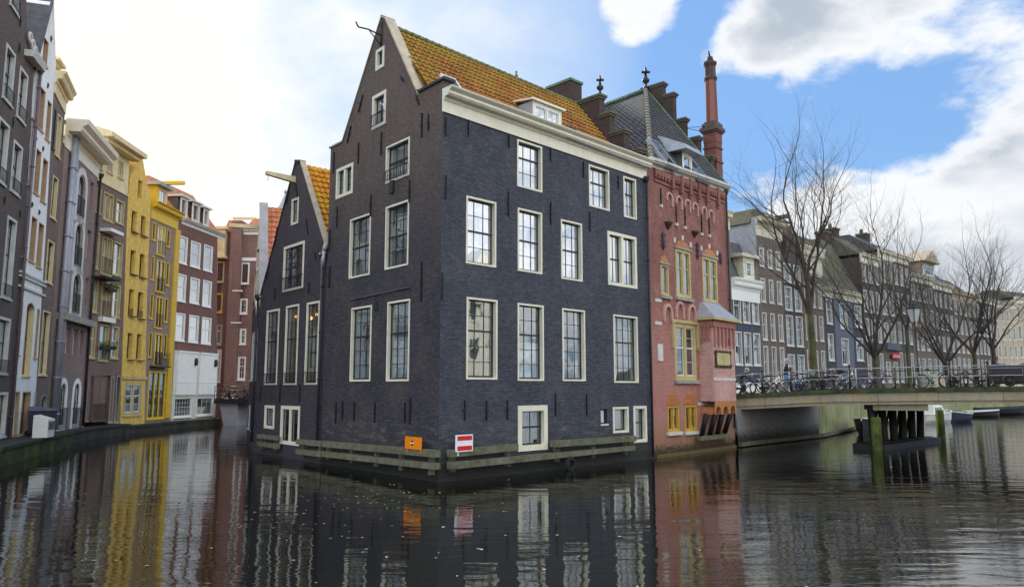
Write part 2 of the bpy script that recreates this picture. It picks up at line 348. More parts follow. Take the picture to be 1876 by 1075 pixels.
# ------------------------------------------------------------------ mesh builder
ORG = {}
def zup(v): return Vector(v)
class MB:
    def __init__(s, fr=None):
        s.v = []; s.f = []; s.uv = []; s.mi = []; s.fr = fr.M if fr else Matrix.Identity(4); s.m = 0; s.sm = []; s.smooth = False
    def use(s, fr): s.fr = fr.M; return s
    def face(s, pts, uvs=None):
        pts = [Vector(p) for p in pts]
        if uvs is None:
            nrm = Vector((0, 0, 0))
            for i in range(len(pts)):
                a, b = pts[i], pts[(i + 1) % len(pts)]
                nrm += Vector(((a.y - b.y) * (a.z + b.z), (a.z - b.z) * (a.x + b.x), (a.x - b.x) * (a.y + b.y)))
            ax, ay, az = abs(nrm.x), abs(nrm.y), abs(nrm.z)
            if az > ax and az > ay: uvs = [(p.x, p.y) for p in pts]
            elif ay >= ax: uvs = [(p.x, p.z) for p in pts]
            else: uvs = [(p.y, p.z) for p in pts]
        i0 = len(s.v)
        s.v += [s.fr @ p for p in pts]
        s.f.append(tuple(range(i0, i0 + len(pts)))); s.uv += uvs; s.mi.append(s.m); s.sm.append(s.smooth)
    def box(s, x0, x1, y0, y1, z0, z1):
        if x0 > x1: x0, x1 = x1, x0
        if y0 > y1: y0, y1 = y1, y0
        if z0 > z1: z0, z1 = z1, z0
        a, b, c, d = (x0, y0, z0), (x1, y0, z0), (x1, y1, z0), (x0, y1, z0)
        e, f, g, h = (x0, y0, z1), (x1, y0, z1), (x1, y1, z1), (x0, y1, z1)
        for q in ((a, b, f, e), (b, c, g, f), (c, d, h, g), (d, a, e, h), (e, f, g, h), (d, c, b, a)): s.face(q)
        return s
    def hexa(s, lo, hi):   # lo, hi: four points each, same winding (ccw from above)
        s.face(list(reversed(lo))); s.face(hi)
        for i in range(4): s.face((lo[i], lo[(i + 1) % 4], hi[(i + 1) % 4], hi[i]))
        return s
    def prism(s, poly, y0, y1):          # poly in (x,z), ccw seen from -y
        s.face([(x, y0, z) for x, z in poly]); s.face([(x, y1, z) for x, z in reversed(poly)])
        k = len(poly)
        for i in range(k):
            a, b = poly[i], poly[(i + 1) % k]
            s.face(((a[0], y0, a[1]), (a[0], y1, a[1]), (b[0], y1, b[1]), (b[0], y0, b[1])))
        return s
    def ring(s, outer, inner, y0, y1):   # frame between two loops of equal count in (x,z)
        k = len(outer)
        for i in range(k):
            j = (i + 1) % k
            o0, o1, i0, i1 = outer[i], outer[j], inner[i], inner[j]
            s.face(((o0[0], y0, o0[1]), (o1[0], y0, o1[1]), (i1[0], y0, i1[1]), (i0[0], y0, i0[1])))
            s.face(((i0[0], y0, i0[1]), (i1[0], y0, i1[1]), (i1[0], y1, i1[1]), (i0[0], y1, i0[1])))
            s.face(((o1[0], y0, o1[1]), (o0[0], y0, o0[1]), (o0[0], y1, o0[1]), (o1[0], y1, o1[1])))
            s.face(((o1[0], y1, o1[1]), (o0[0], y1, o0[1]), (i0[0], y1, i0[1]), (i1[0], y1, i1[1])))
        return s
    def sweep(s, prof, x0, x1, za=0.0, zb=0.0):   # prof in (y,z) closed; swept along x; z offset za at x0, zb at x1
        k = len(prof)
        A = [(x0, y, z + za) for y, z in prof]; B = [(x1, y, z + zb) for y, z in prof]
        for i in range(k):
            j = (i + 1) % k; s.face((A[i], B[i], B[j], A[j]))
        s.face(list(reversed(A))); s.face(B)
        return s
    def tube(s, p0, p1, r0, r1=None, k=8, cap=True):
        r1 = r0 if r1 is None else r1
        p0, p1 = Vector(p0), Vector(p1); d = p1 - p0
        if d.length < 1e-6: return s
        d.normalize(); a = d.orthogonal().normalized(); b = d.cross(a)
        i0 = len(s.v)
        for p, r in ((p0, r0), (p1, r1)):
            for i in range(k):
                t = 2 * math.pi * i / k
                s.v.append(s.fr @ (p + (a * math.cos(t) + b * math.sin(t)) * r))
        for i in range(k):
            j = (i + 1) % k
            s.f.append((i0 + i, i0 + j, i0 + k + j, i0 + k + i)); s.uv += [(i / k, 0), ((i + 1) / k, 0), ((i + 1) / k, 1), (i / k, 1)]; s.mi.append(s.m); s.sm.append(True)
        if cap:
            for base, rev in ((i0, True), (i0 + k, False)):
                idx = list(range(base, base + k))
                if rev: idx.reverse()
                s.f.append(tuple(idx)); s.uv += [(0, 0)] * k; s.mi.append(s.m); s.sm.append(False)
        return s
    def path(s, pts, r, k=6):
        for a, b in zip(pts[:-1], pts[1:]): s.tube(a, b, r, r, k)
        return s
    def lathe(s, prof, c=(0, 0, 0), k=14, sharp=False):   # prof (r,z) bottom to top
        c = Vector(c); i0 = len(s.v)
        for r, z in prof:
            for i in range(k):
                t = 2 * math.pi * i / k + .2
                s.v.append(s.fr @ (c + Vector((r * math.cos(t), r * math.sin(t), z))))
        for q in range(len(prof) - 1):
            for i in range(k):
                j = (i + 1) % k
                a = i0 + q * k
                s.f.append((a + i, a + j, a + k + j, a + k + i)); s.uv += [(i / k, q)] * 4; s.mi.append(s.m); s.sm.append(not sharp)
        s.f.append(tuple(reversed(range(i0, i0 + k)))); s.uv += [(0, 0)] * k; s.mi.append(s.m); s.sm.append(False)
        a = i0 + (len(prof) - 1) * k
        s.f.append(tuple(range(a, a + k))); s.uv += [(0, 0)] * k; s.mi.append(s.m); s.sm.append(False)
        return s
    def torus(s, c, axis, Rr, r, k=24, q=6, a0=0, a1=2 * math.pi):
        c = Vector(c); ax = Vector(axis).normalized(); u = ax.orthogonal().normalized(); w = ax.cross(u)
        full = abs(a1 - a0 - 2 * math.pi) < 1e-4
        N = k if full else k + 1; i0 = len(s.v)
        for i in range(N):
            t = a0 + (a1 - a0) * i / k; e = u * math.cos(t) + w * math.sin(t)
            for j in range(q):
                ph = 2 * math.pi * j / q
                s.v.append(s.fr @ (c + e * (Rr + r * math.cos(ph)) + ax * (r * math.sin(ph))))
        for i in range(k):
            i2 = (i + 1) % N
            for j in range(q):
                j2 = (j + 1) % q
                s.f.append((i0 + i * q + j, i0 + i2 * q + j, i0 + i2 * q + j2, i0 + i * q + j2)); s.uv += [(0, 0)] * 4; s.mi.append(s.m); s.sm.append(True)
        return s
    def wall(s, outline, holes, depth, reveal=.28, back=True, skip=()):
        """front polygon with holes at y=0, reveals going inward, sides and back"""
        loops = [[Vector((x, z, 0)) for x, z in outline]] + [[Vector((x, z, 0)) for x, z in h] for h in holes]
        tris = tessellate_polygon(loops); flat = [p for l in loops for p in l]
        for t in tris:
            p = [flat[i] for i in t]
            if abs((p[1] - p[0]).cross(p[2] - p[0]).z) < 1e-7: continue
            if (p[1] - p[0]).cross(p[2] - p[0]).z < 0: p.reverse()
            s.face([(q.x, 0, q.y) for q in p])
        for h in holes:
            k = len(h)
            for i in range(k):
                a, b = h[i], h[(i + 1) % k]
                s.face(((b[0], 0, b[1]), (a[0], 0, a[1]), (a[0], reveal, a[1]), (b[0], reveal, b[1])))
        if depth:
            k = len(outline)
            for i in range(k):
                if i in skip: continue
                a, b = outline[i], outline[(i + 1) % k]
                s.face(((a[0], 0, a[1]), (a[0], depth, a[1]), (b[0], depth, b[1]), (b[0], 0, b[1])))
            if back: s.face([(x, depth, z) for x, z in reversed(outline)])
        return s
    def build(s, name, mat, parent=None, origin=None, mods=None):
        me = bpy.data.meshes.new(name)
        if parent is not None: org = ORG[parent.name]
        else: org = Vector(origin) if origin is not None else Vector((0, 0, 0))
        me.from_pydata([tuple(v - org) for v in s.v], [], s.f)
        ul = me.uv_layers.new(name='UVMap')
        fl = []
        for u in s.uv: fl += (u[0], u[1])
        if len(fl) == 2 * len(me.loops): ul.data.foreach_set('uv', fl)
        mats = mat if isinstance(mat, (list, tuple)) else [mat]
        for m in mats: me.materials.append(m)
        me.polygons.foreach_set('material_index', s.mi)
        me.polygons.foreach_set('use_smooth', s.sm)
        me.update()
        o = bpy.data.objects.new(name, me); C.objects.link(o)
        if parent is not None: o.parent = parent
        else: o.location = org
        ORG[o.name] = org
        return o

def tag(o, label=None, cat=None, group=None, kind=None):
    if label: o['label'] = label
    if cat: o['category'] = cat
    if group: o['group'] = group
    if kind: o['kind'] = kind
    return o
def thing(name, label, cat, loc, group=None):
    o = bpy.data.objects.new(name, None); C.objects.link(o); o.location = loc; o.empty_display_size = .3
    ORG[o.name] = Vector(loc)
    return tag(o, label, cat, group)
def copy_tree(o, parent=None):
    c = o.copy(); C.objects.link(c)
    if parent is not None: c.parent = parent
    for ch in list(o.children): copy_tree(ch, c)
    return c

# ------------------------------------------------------------------ facade frames
class Fr:
    """vertical facade plane: x runs along it (left to right as seen), y goes into the building, z up"""
    def __init__(s, p, d, z=0.0):
        d = Vector((d[0], d[1])).normalized(); s.p = Vector((p[0], p[1])); s.d = d; s.i = Vector((-d.y, d.x)); s.z = z
        s.M = Matrix(((d.x, s.i.x, 0, p[0]), (d.y, s.i.y, 0, p[1]), (0, 0, 1, z), (0, 0, 0, 1)))
    def shift(s, x=0, y=0, z=0):
        q = s.p + s.d * x + s.i * y
        return Fr(q, s.d, s.z + z)
    def turn(s, deg):
        a = R(deg); d = Vector((s.d.x * math.cos(a) - s.d.y * math.sin(a), s.d.x * math.sin(a) + s.d.y * math.cos(a)))
        return Fr(s.p, d, s.z)
    def uz(s, px, py, y=0.0):
        r = pxdir(px, py); nn = s.i; p0 = s.p + s.i * y
        t = (p0.x * nn.x + p0.y * nn.y) / (r.x * nn.x + r.y * nn.y)
        w = Vector((r.x * t, r.y * t)) - p0
        return (w.dot(s.d), H + r.z * t - s.z)
    def u(s, px, py, y=0.0): return s.uz(px, py, y)[0]
    def w(s, x, y, z=0.0): return s.M @ Vector((x, y, z))
def z_at(X, Y, py):
    k = 537.5 - py
    return H + Y * (k * ct + F * st) / (F * ct - k * st)
def rect_px(fr, xl, xr, ytl, ybl, ytr=None, ybr=None, y=0.0):
    ym = (ytl + ybl) / 2; ymr = ym if ytr is None else (ytr + ybr) / 2
    u0 = fr.u(xl, ym, y)
    a = fr.w(u0, y); z1 = z_at(a.x, a.y, ytl) - fr.z; z0 = z_at(a.x, a.y, ybl) - fr.z
    if ytr is not None:
        u1 = fr.u(xr, ymr, y); b = fr.w(u1, y)
        z1 = (z1 + z_at(b.x, b.y, ytr) - fr.z) / 2; z0 = (z0 + z_at(b.x, b.y, ybr) - fr.z) / 2
    else:
        # right edge: same height, so find u whose projection at mid height has x = xr
        zm = (z0 + z1) / 2
        r = None; lo, hi = u0, u0 + 12
        for _ in range(40):
            m_ = (lo + hi) / 2; p = fr.w(m_, y, zm)
            dz = p.z - H; px = 938 + F * p.x / (p.y * ct + dz * st)
            if px < xr: lo = m_
            else: hi = m_
        u1 = (lo + hi) / 2
    return u0, u1, z0, z1
def proj(p):
    dz = p[2] - H; zc_ = p[1] * ct + dz * st
    return 938 + F * p[0] / zc_, 537.5 - F * (-p[1] * st + dz * ct) / zc_

# ------------------------------------------------------------------ windows
def inset(poly, t):
    k = len(poly); res = []
    for i in range(k):
        p0, p1, p2 = Vector(poly[i - 1]), Vector(poly[i]), Vector(poly[(i + 1) % k])
        a = (p1 - p0).normalized(); b = (p2 - p1).normalized()
        na, nb = Vector((-a.y, a.x)), Vector((-b.y, b.x))
        m_ = (na + nb); l = m_.length
        if l < 1e-5: res.append(tuple(p1 + na * t)); continue
        m_ /= l; res.append(tuple(p1 + m_ * (t / max(.35, m_.dot(na)))))
    return res
def arch_poly(u0, u1, z0, z1, rise=None, k=8, pointed=False):
    c = (u0 + u1) / 2; h = (u1 - u0) / 2; rise = h if rise is None else rise
    pts = [(u0, z0), (u1, z0), (u1, z1 - rise)]
    for i in range(1, k):
        a = math.pi * i / k
        x = c + h * math.cos(a); zz = math.sin(a)
        if pointed: zz = 1 - abs(math.cos(a)) ** 1.5
        pts.append((x, z1 - rise + rise * zz))
    pts.append((u0, z1 - rise))
    return pts
def window(parent, fr, rc, cw=.11, cas='cream', sash='sashdark', cols=3, rows=4, mid=.5, cur='full', sash_w=.045, bar=.022,
           glass='glass', arch=None, proud=.02, depth=.12, rail=False, sill=True, label=None, name='window', lod=0, cmat=None, sill_mat=None, mull=0, yo=0.0, dp=0.0):
    u0, u1, z0, z1 = rc
    poly = [(u0, z0), (u1, z0), (u1, z1), (u0, z1)] if not arch else arch_poly(u0, u1, z0, z1, None if arch is True else arch)
    hole = inset(poly, .004)
    inn = inset(hole, cw)
    mb = MB(fr); mb.ring(hole, inn, yo - proud, yo + depth + dp)
    if sill: mb.box(u0 - .04, u1 + .04, yo - proud - .06, yo + .0, z0 - .07, z0 + .01)
    a0, a1, b0, b1 = u0 + cw, u1 - cw, z0 + cw, z1 - cw
    xs = [a0 + (a1 - a0) * (i + 1) / (mull + 1) for i in range(mull)]
    for x in xs: mb.box(x - cw * .55, x + cw * .55, yo - proud * .6, yo + depth + dp - .01, b0, b1)
    w = mb.build(name, M[cas], parent)
    if label: w['label'] = label
    # sash bars
    sb = MB(fr); ys, ye = yo + .05 + dp, yo + .095 + dp
    segs = []; lo = a0
    for x in xs + [None]:
        hi = a1 if x is None else x - cw * .55
        segs.append((lo, hi)); lo = None if x is None else x + cw * .55
    zm = b0 + (b1 - b0) * mid if mid else None
    for (p, q) in segs:
        if arch: 
            sp = inset(inn, .002); sb.ring(sp, inset(sp, sash_w), ys, ye)
        else:
            sb.box(p, p + sash_w, ys, ye, b0, b1); sb.box(q - sash_w, q, ys, ye, b0, b1)
            sb.box(p + sash_w, q - sash_w, ys + .001, ye - .001, b0, b0 + sash_w * 1.4); sb.box(p + sash_w, q - sash_w, ys + .001, ye - .001, b1 - sash_w, b1)
        if zm: sb.box(p + .002, q - .002, ys - .015, ye - .012, zm - sash_w * .7, zm + sash_w * .7)
        nc = cols
        for i in range(1, nc):
            x = p + (q - p) * i / nc; sb.box(x - bar / 2, x + bar / 2, ys + .006, ye - .006, b0 + .01, b1 - .01)
        parts = [(b0, zm, max(1, rows - rows // 2)), (zm, b1, max(1, rows // 2))] if zm else [(b0, b1, rows)]
        for (s0, s1, nr) in parts:
            for i in range(1, nr):
                z = s0 + (s1 - s0) * i / nr; sb.box(p + .01, q - .01, ys + .008, ye - .008, z - bar / 2, z + bar / 2)
    so = sb.build('sash', M[sash], w)
    if arch: pp = inset(hole, cw * .9)
    else: pp = [(a0, b0), (a1, b0), (a1, b1), (a0, b1)]
    g = MB(fr); g.prism(pp, yo + .070 + dp, yo + .074 + dp); g.build('pane', M[glass], w)
    if rail:
        rb = MB(fr); zt = z0 + cw + .55 if rail is True else z0 + rail
        rb.box(u0 + .03, u1 - .03, yo - .12, yo - .09, zt, zt + .03); rb.box(u0 + .03, u1 - .03, yo - .12, yo - .09, z0 + .08, z0 + .10)
        nb = max(3, int((u1 - u0) / .13))
        for i in range(nb + 1):
            x = u0 + .03 + (u1 - u0 - .08) * i / nb; rb.box(x, x + .016, yo - .113, yo - .097, z0 + .1, zt)
        rb.box(u0 + .03, u0 + .05, yo - .1, yo - proud + .003, zt, zt + .02); rb.box(u1 - .05, u1 - .03, yo - .1, yo - proud + .003, zt, zt + .02)
        rb.build('guard_rail', M['iron'], w)
    cm = cmat or {'full': 'curt', 'dim': 'curt_dim', 'warm': 'curt_warm', 'dark': 'curt_dark', 'side': 'curt', 'half': 'curt', 'none': 'dark_in'}[cur]
    cb = MB(fr); yc = yo + .155 + dp
    def drape(x0, x1, za, zb):
        k = max(4, int((x1 - x0) / .05))
        for i in range(k):
            xa, xb = x0 + (x1 - x0) * i / k, x0 + (x1 - x0) * (i + 1) / k
            ya, yb = yc + .018 * math.sin(i * 1.9), yc + .018 * math.sin((i + 1) * 1.9)
            cb.face(((xa, ya, za), (xb, yb, za), (xb, yb, zb), (xa, ya, zb)))
    if cur == 'side':
        drape(a0 - .02, a0 + (a1 - a0) * .3, b0, b1); drape(a1 - (a1 - a0) * .3, a1 + .02, b0, b1)
    elif cur == 'half': drape(a0 - .02, a1 + .02, b0, b0 + (b1 - b0) * .5)
    elif lod: cb.face(((a0 - .03, yc, b0 - .03), (a1 + .03, yc, b0 - .03), (a1 + .03, yc, b1 + .03), (a0 - .03, yc, b1 + .03)))
    else: drape(a0 - .03, a1 + .03, b0 - .03, b1 + .03)
    cb.build('curtain' if cur != 'none' else 'dark_room', M[cm], w)
    return poly

# ------------------------------------------------------------------ roof tiles
def inside(p, poly):
    c = False; k = len(poly)
    for i in range(k):
        a, b = poly[i], poly[(i + 1) % k]
        if (a[1] > p[1]) != (b[1] > p[1]) and p[0] < (b[0] - a[0]) * (p[1] - a[1]) / (b[1] - a[1]) + a[0]: c = not c
    return c
def tiles(mb, poly3, tw=.24, th=.34, amp=.045, step=.07, seg=5):
    """pantiles over a planar polygon (world coordinates)"""
    P3 = [Vector(p) for p in poly3]
    nrm = Vector((0, 0, 0))
    for i in range(len(P3)):
        nrm += P3[i].cross(P3[(i + 1) % len(P3)])
    nrm.normalize()
    if nrm.z < 0: nrm = -nrm
    t = (Vector((0, 0, 1)) - nrm * nrm.z).normalized(); s = t.cross(nrm)
    o = P3[0]
    pl = [((p - o).dot(s), (p - o).dot(t)) for p in P3]
    s0, s1 = min(p[0] for p in pl), max(p[0] for p in pl); t0, t1 = min(p[1] for p in pl), max(p[1] for p in pl)
    nc = int((s1 - s0) / tw) + 2; nr = int((t1 - t0) / th) + 2
    def hgt(sx):
        f = (sx / tw) % 1.0
        return amp * (math.sin(2 * math.pi * f) * .75 + .35 * math.sin(4 * math.pi * f + .6))
    def P(sx, tx, h): return o + s * sx + t * tx + nrm * h
    for r in range(nr):
        ta, tb = t0 + r * th, t0 + (r + 1) * th
        for c_ in range(nc * seg):
            xa = s0 + c_ * tw / seg; xb = xa + tw / seg
            if not inside(((xa + xb) / 2, (ta + tb) / 2), pl): continue
            jit = .008 * math.sin(r * 12.9 + (c_ // seg) * 78.2)
            ha, hb = hgt(xa), hgt(xb)
            a, b = P(xa, ta, ha + step + jit), P(xb, ta, hb + step + jit); c2, d2 = P(xb, tb, hb + .008), P(xa, tb, ha + .008)
            mb.smooth = False
            mb.face((a, b, c2, d2), [(xa, ta), (xb, ta), (xb, tb), (xa, tb)])
            mb.face((P(xa, ta, ha - .01), P(xb, ta, hb - .01), b, a), [(xa, ta)] * 4)
    # solid underlay
    mb.face([p - nrm * .03 for p in P3], pl)
def slab(mb, poly3, th=.06):
    P3 = [Vector(p) for p in poly3]; nrm = (P3[1] - P3[0]).cross(P3[2] - P3[0]).normalized()
    lo = [p - nrm * th for p in P3]
    mb.face(P3); mb.face(list(reversed(lo)))
    k = len(P3)
    for i in range(k): mb.face((lo[i], lo[(i + 1) % k], P3[(i + 1) % k], P3[i]))

def anchor(parent, fr, px, yt, yb, slant=0.0):
    u, z1 = fr.uz(px, yt); _, z0 = fr.uz(px, yb); h = z1 - z0
    mb = MB(fr); zm = (z0 + z1) / 2; k = slant
    lo = [(u - .022 + k * z_, -.055, 0) for z_ in (0,)]
    def seg(za, zb, w0, w1, y0, y1):
        xa, xb = u + k * (za - zm), u + k * (zb - zm)
        L = [(xa - w0, y0, za), (xa + w0, y0, za), (xa + w0, y1, za), (xa - w0, y1, za)]
        Hh = [(xb - w1, y0, zb), (xb + w1, y0, zb), (xb + w1, y1, zb), (xb - w1, y1, zb)]
        mb.hexa(L, Hh)
    seg(z0, zm, .016, .026, -.06, .01); seg(zm, z1, .026, .014, -.06, .01)
    mb.tube((u, -.085, zm), (u, .02, zm), .045, .045, 8)
    mb.build('wall_anchor', M['iron'], parent)

def cornice(parent, fr, x0, x1, zb0, zb1, ht0, ht1=None, out=.45, mat='cream', name='cornice', mat2=None, frieze=.5):
    """moulded cornice; bottom at zb0/zb1, total height ht0"""
    ht1 = ht1 or ht0; mb = MB(fr); h = ht0; f = frieze * h; dz = zb1 - zb0
    k = len
    def sw(prof): mb.sweep(prof, x0, x1, zb0, zb0 + dz)
    sw([(.02, 0), (-.05, 0), (-.05, f), (.02, f)])
    sw([(.02, f + .001), (-.09, f + .001), (-.13, f + .1 * h), (-.13, f + .14 * h), (.02, f + .14 * h)])
    sw([(.02, f + .142 * h), (-.6 * out, f + .142 * h), (-.72 * out, f + .22 * h), (-.72 * out, f + .32 * h), (-.95 * out, f + .42 * h), (-out, h * .97), (-out, h), (.02, h)])
    return mb.build(name, M[mat], parent)
def downpipe(parent, fr, u, z0, z1, r=.05, y=-.10, mat='pipe', hopper=True):
    mb = MB(fr); mb.tube((u, y, z0), (u, y, z1), r, r, 8)
    z = z0 + .8
    while z < z1 - .3:
        mb.tube((u, y, z), (u, y, z + .06), r * 1.35, r * 1.35, 8); mb.box(u - .01, u + .01, y, .01, z + .02, z + .04); z += 1.9
    if hopper: mb.lathe([(r, 0), (r * 1.6, .08), (r * 2.6, .2), (r * 2.6, .3)], (u, y, z1 - .05), 10)
    return mb.build('downpipe', M[mat], parent)

# ================================================================== WATER AND LAND
def water_mat():
    m, t, b = new_mat('canal_water')
    co = t.add('ShaderNodeTexCoord').outputs['Object']
    b.inputs['Base Color'].default_value = (.008, .009, .006, 1); b.inputs['Roughness'].default_value = .008
    b.inputs['IOR'].default_value = 2.0; b.inputs['Specular IOR Level'].default_value = .6
    # ripples run across the view: calm near the tall dark house, livelier on the open right-hand canal
    r1 = t.noise(t.scalev(co, (.40, 1.15, 1), rot=(0, 0, R(7))), 1.0, 2, .5, .4)
    r2 = t.noise(t.scalev(co, (1.1, 3.4, 1), rot=(0, 0, R(-9))), 1.0, 3, .5, .3)
    r3 = t.noise(t.scalev(co, (3.4, 9.5, 1), rot=(0, 0, R(4))), 1.0, 3, .55, .2)
    patch = t.maprange(t.noise(t.scalev(co, (.10, .22, 1)), 1.0, 3, .5), .36, .62, .35, 1.25)
    sp = t.add('ShaderNodeSeparateXYZ', i_0=co)
    live = t.maprange(sp.outputs[0], -4, 8, .75, 1.05)
    h = t.math('ADD', t.math('MULTIPLY', r1, .020), t.math('MULTIPLY', r2, .0075))
    h = t.math('ADD', h, t.math('MULTIPLY', t.math('MULTIPLY', r3, .0022), patch))
    h = t.math('MULTIPLY', h, live)
    bn = t.add('ShaderNodeBump'); bn.inputs['Strength'].default_value = 1.0; bn.inputs['Distance'].default_value = 1.0
    t.put(bn, 'Height', h); t.put(b, 'Normal', bn.outputs[0])
    return m
M['water'] = water_mat()
mb = MB(); mb.face(((-600, -600, 0), (600, -600, 0), (600, 900, 0), (-600, 900, 0)))
tag(mb.build('water', M['water']), kind='structure')
mb = MB(); mb.face(((-900, -900, -2.5), (900, -900, -2.5), (900, 1400, -2.5), (-900, 1400, -2.5)))
tag(mb.build('ground', M['asphalt']), kind='structure')

def vpdir(v): return Vector(((v - 938) / FE, 1)).normalized()
def along(p, d, px):
    """point on the line p + t d seen at column px on the horizon"""
    k = (px - 938) / FE
    t = (k * p[1] - p[0]) / (d[0] - k * d[1])
    return Vector((p[0] + d[0] * t, p[1] + d[1] * t))
#HOUSES
# ================================================================== THE DARK CORNER HOUSE
CP = Vector(((805 - 938) / FE * 24.3, 24.3))
dR = vpdir(2350); dLv = vpdir(-256)
B = along(CP, dR, 1193); A = along(CP, dLv, 592)
frR = Fr(CP, dR); frL = Fr(A, CP - A)
LR = (B - CP).length; LL = (CP - A).length
def coping(mb, a, b, th=.13, y0=-.06, y1=.42):
    (ua, za), (ub, zb) = a, b
    if ua > ub: ua, za, ub, zb = ub, zb, ua, za
    mb.hexa([(ua, y0, za), (ub, y0, zb), (ub, y1, zb), (ua, y1, za)], [(ua, y0, za + th), (ub, y0, zb + th), (ub, y1, zb + th), (ua, y1, za + th)])
def px_on(fr, pts): return [fr.uz(*p) for p in pts]

house = thing('corner_house', 'tall charcoal brick house on the water corner with orange tiled roof and cream cornice', 'house', (CP.x, CP.y, 0))
# --- windows measured on the photograph's facade planes
specR = [  # xl,xr,ytl,ybl,ytr,ybr, opts
    (947, 993, 255, 342, 269, 353, dict(cols=3, rows=3, mid=.66, cur='full', glass='glass_sky')),
    (853.5, 908.8, 360, 484, 369, 489, dict(cols=3, rows=4, mid=.5, glass='glass_sky')),
    (948, 993, 381.5, 497, 389, 502, dict(cols=3, rows=4, glass='glass_sky')),
    (1027.5, 1066.5, 401, 511, 410, 516, dict(cols=3, rows=4, glass='glass_sky')),
    (1078.5, 1116, 301, 378, 312.6, 387, dict(cols=3, rows=3, mid=.62, glass='glass_sky')),
    (1142, 1165.5, 322.5, 397, 329, 403.5, dict(cols=2, rows=3, mid=.6, glass='glass_sky', cur='dim')),
    (1113, 1166.5, 421, 520, 436, 531, dict(cols=2, rows=2, mid=.5, mull=1, glass='glass_sky', cw=.13)),
    (854, 911, 544.7, 695, 548.4, 695, dict(cols=3, rows=5, mid=.6, cur='dim')),
    (948, 996, 555, 697.6, 559, 697.6, dict(cols=3, rows=5, mid=.6, cur='half')),
    (1030, 1072, 564, 698, 568.5, 698, dict(cols=3, rows=5, mid=.6, cur='side')),
    (1124, 1168.5, 576, 701, 580, 701, dict(cols=4, rows=5, mid=.6, cur='dim')),
    (948.5, 1003, 742, 826, 742, 824, dict(cols=2, rows=2, mid=.52, cur='none', cw=.2, label='square cream framed basement window above the timber fender')),
    (1122.7, 1151.5, 744.8, 793, 744.8, 792, dict(cols=1, rows=1, mid=None, cur='dim', cw=.09)),
    (1160.5, 1185, 743, 808, 743, 812, dict(cols=1, rows=2, mid=.55, cur='none', cw=.12)),
]
specL = [
    (616, 647, 310, 366, 298, 354, dict(cols=1, rows=3, mid=None, mull=1, cur='dim', cw=.13)),
    (707, 750.6, 269.8, 337, 250, 322, dict(cols=3, rows=2, mid=.52, cur='full', rail=.42)),
    (682, 707.3, 177, 239.8, 164, 227, dict(cols=2, rows=2, mid=.5, cur='full', rail=.5, cw=.14, glass='glass_sky')),
    (688.6, 704.4, 92, 130.7, 84.8, 122.8, dict(cols=1, rows=2, mid=None, cur='dim', cw=.13)),
    (640.5, 678.8, 402, 511.6, 390, 503, dict(cols=3, rows=4, cur='dim')),
    (706, 749, 379, 495, 365.7, 485.7, dict(cols=3, rows=4, cur='dim')),
    (642.5, 680.2, 564, 699, 558.5, 698, dict(cols=3, rows=5, mid=.6, cur='dim')),
    (709, 750.5, 553.5, 699, 546.5, 697.5, dict(cols=3, rows=5, mid=.6, cur='full')),
]
zcr0 = frR.uz(805, 203)[1]; zcr1 = z_at(B.x, B.y, 330)
winR = [(rect_px(frR, *s[:6]), s[6]) for s in specR]
winL = [(rect_px(frL, *s[:6]), s[6]) for s in specL]
hatch = rect_px(frR, 1100.5, 1112.5, 749, 776, 749, 776)
rp = lambda r: [(r[0], r[2]), (r[1], r[2]), (r[1], r[3]), (r[0], r[3])]
aL = px_on(frL, [(764, 169), (707.5, 36), (699.5, 33), (628, 261), (608, 271)])
zsh = frL.uz(797, 155)[1]
mb = MB(frR)
mb.wall([(0, -1.2), (LR, -1.2), (LR, zcr1 + .3), (0, zcr0 + .3)], [rp(w[0]) for w in winR] + [rp(hatch)], 0, .26)
wR = mb.build('wall', M['tarred'], house)
mb = MB(frL)
mb.wall([(0, -1.2), (LL, -1.2), (LL, zcr0 + .3), (LL, zsh), (aL[0][0] + .25, zsh), (aL[0][0], aL[0][1]), aL[1], aL[2], aL[3], (0, aL[4][1])], [rp(w[0]) for w in winL], .34, .26, back=False, skip=(1,))
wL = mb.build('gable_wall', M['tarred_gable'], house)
# hidden sides closing the body
Dp = A + (B - CP)
mb = MB(); zt = zcr0
for p, q in ((A, Dp), (Dp, B)): mb.face(((p.x, p.y, -1), (q.x, q.y, -1), (q.x, q.y, zt), (p.x, p.y, zt)))
mb.face([(p.x, p.y, zt - .05) for p in (A, CP, B, Dp)])
mb.build('rear_wall', M['tarred'], house)
for rc, o in winR: window(house, frR, rc, **dict(dict(dp=.09, cw=.068, sill=False), **o))
for rc, o in winL: window(house, frL, rc, **dict(dict(dp=.05, cw=.068, sill=False), **o))
mb = MB(frR); u0, u1, z0, z1 = hatch
mb.box(u0 - .02, u1 + .02, -.05, .05, z0 - .07, z0); mb.box(u0 + .08, u0 + .26, .06, .1, z0 + .05, z1 - .05); mb.build('vent_hatch', M['offwhite'], house)
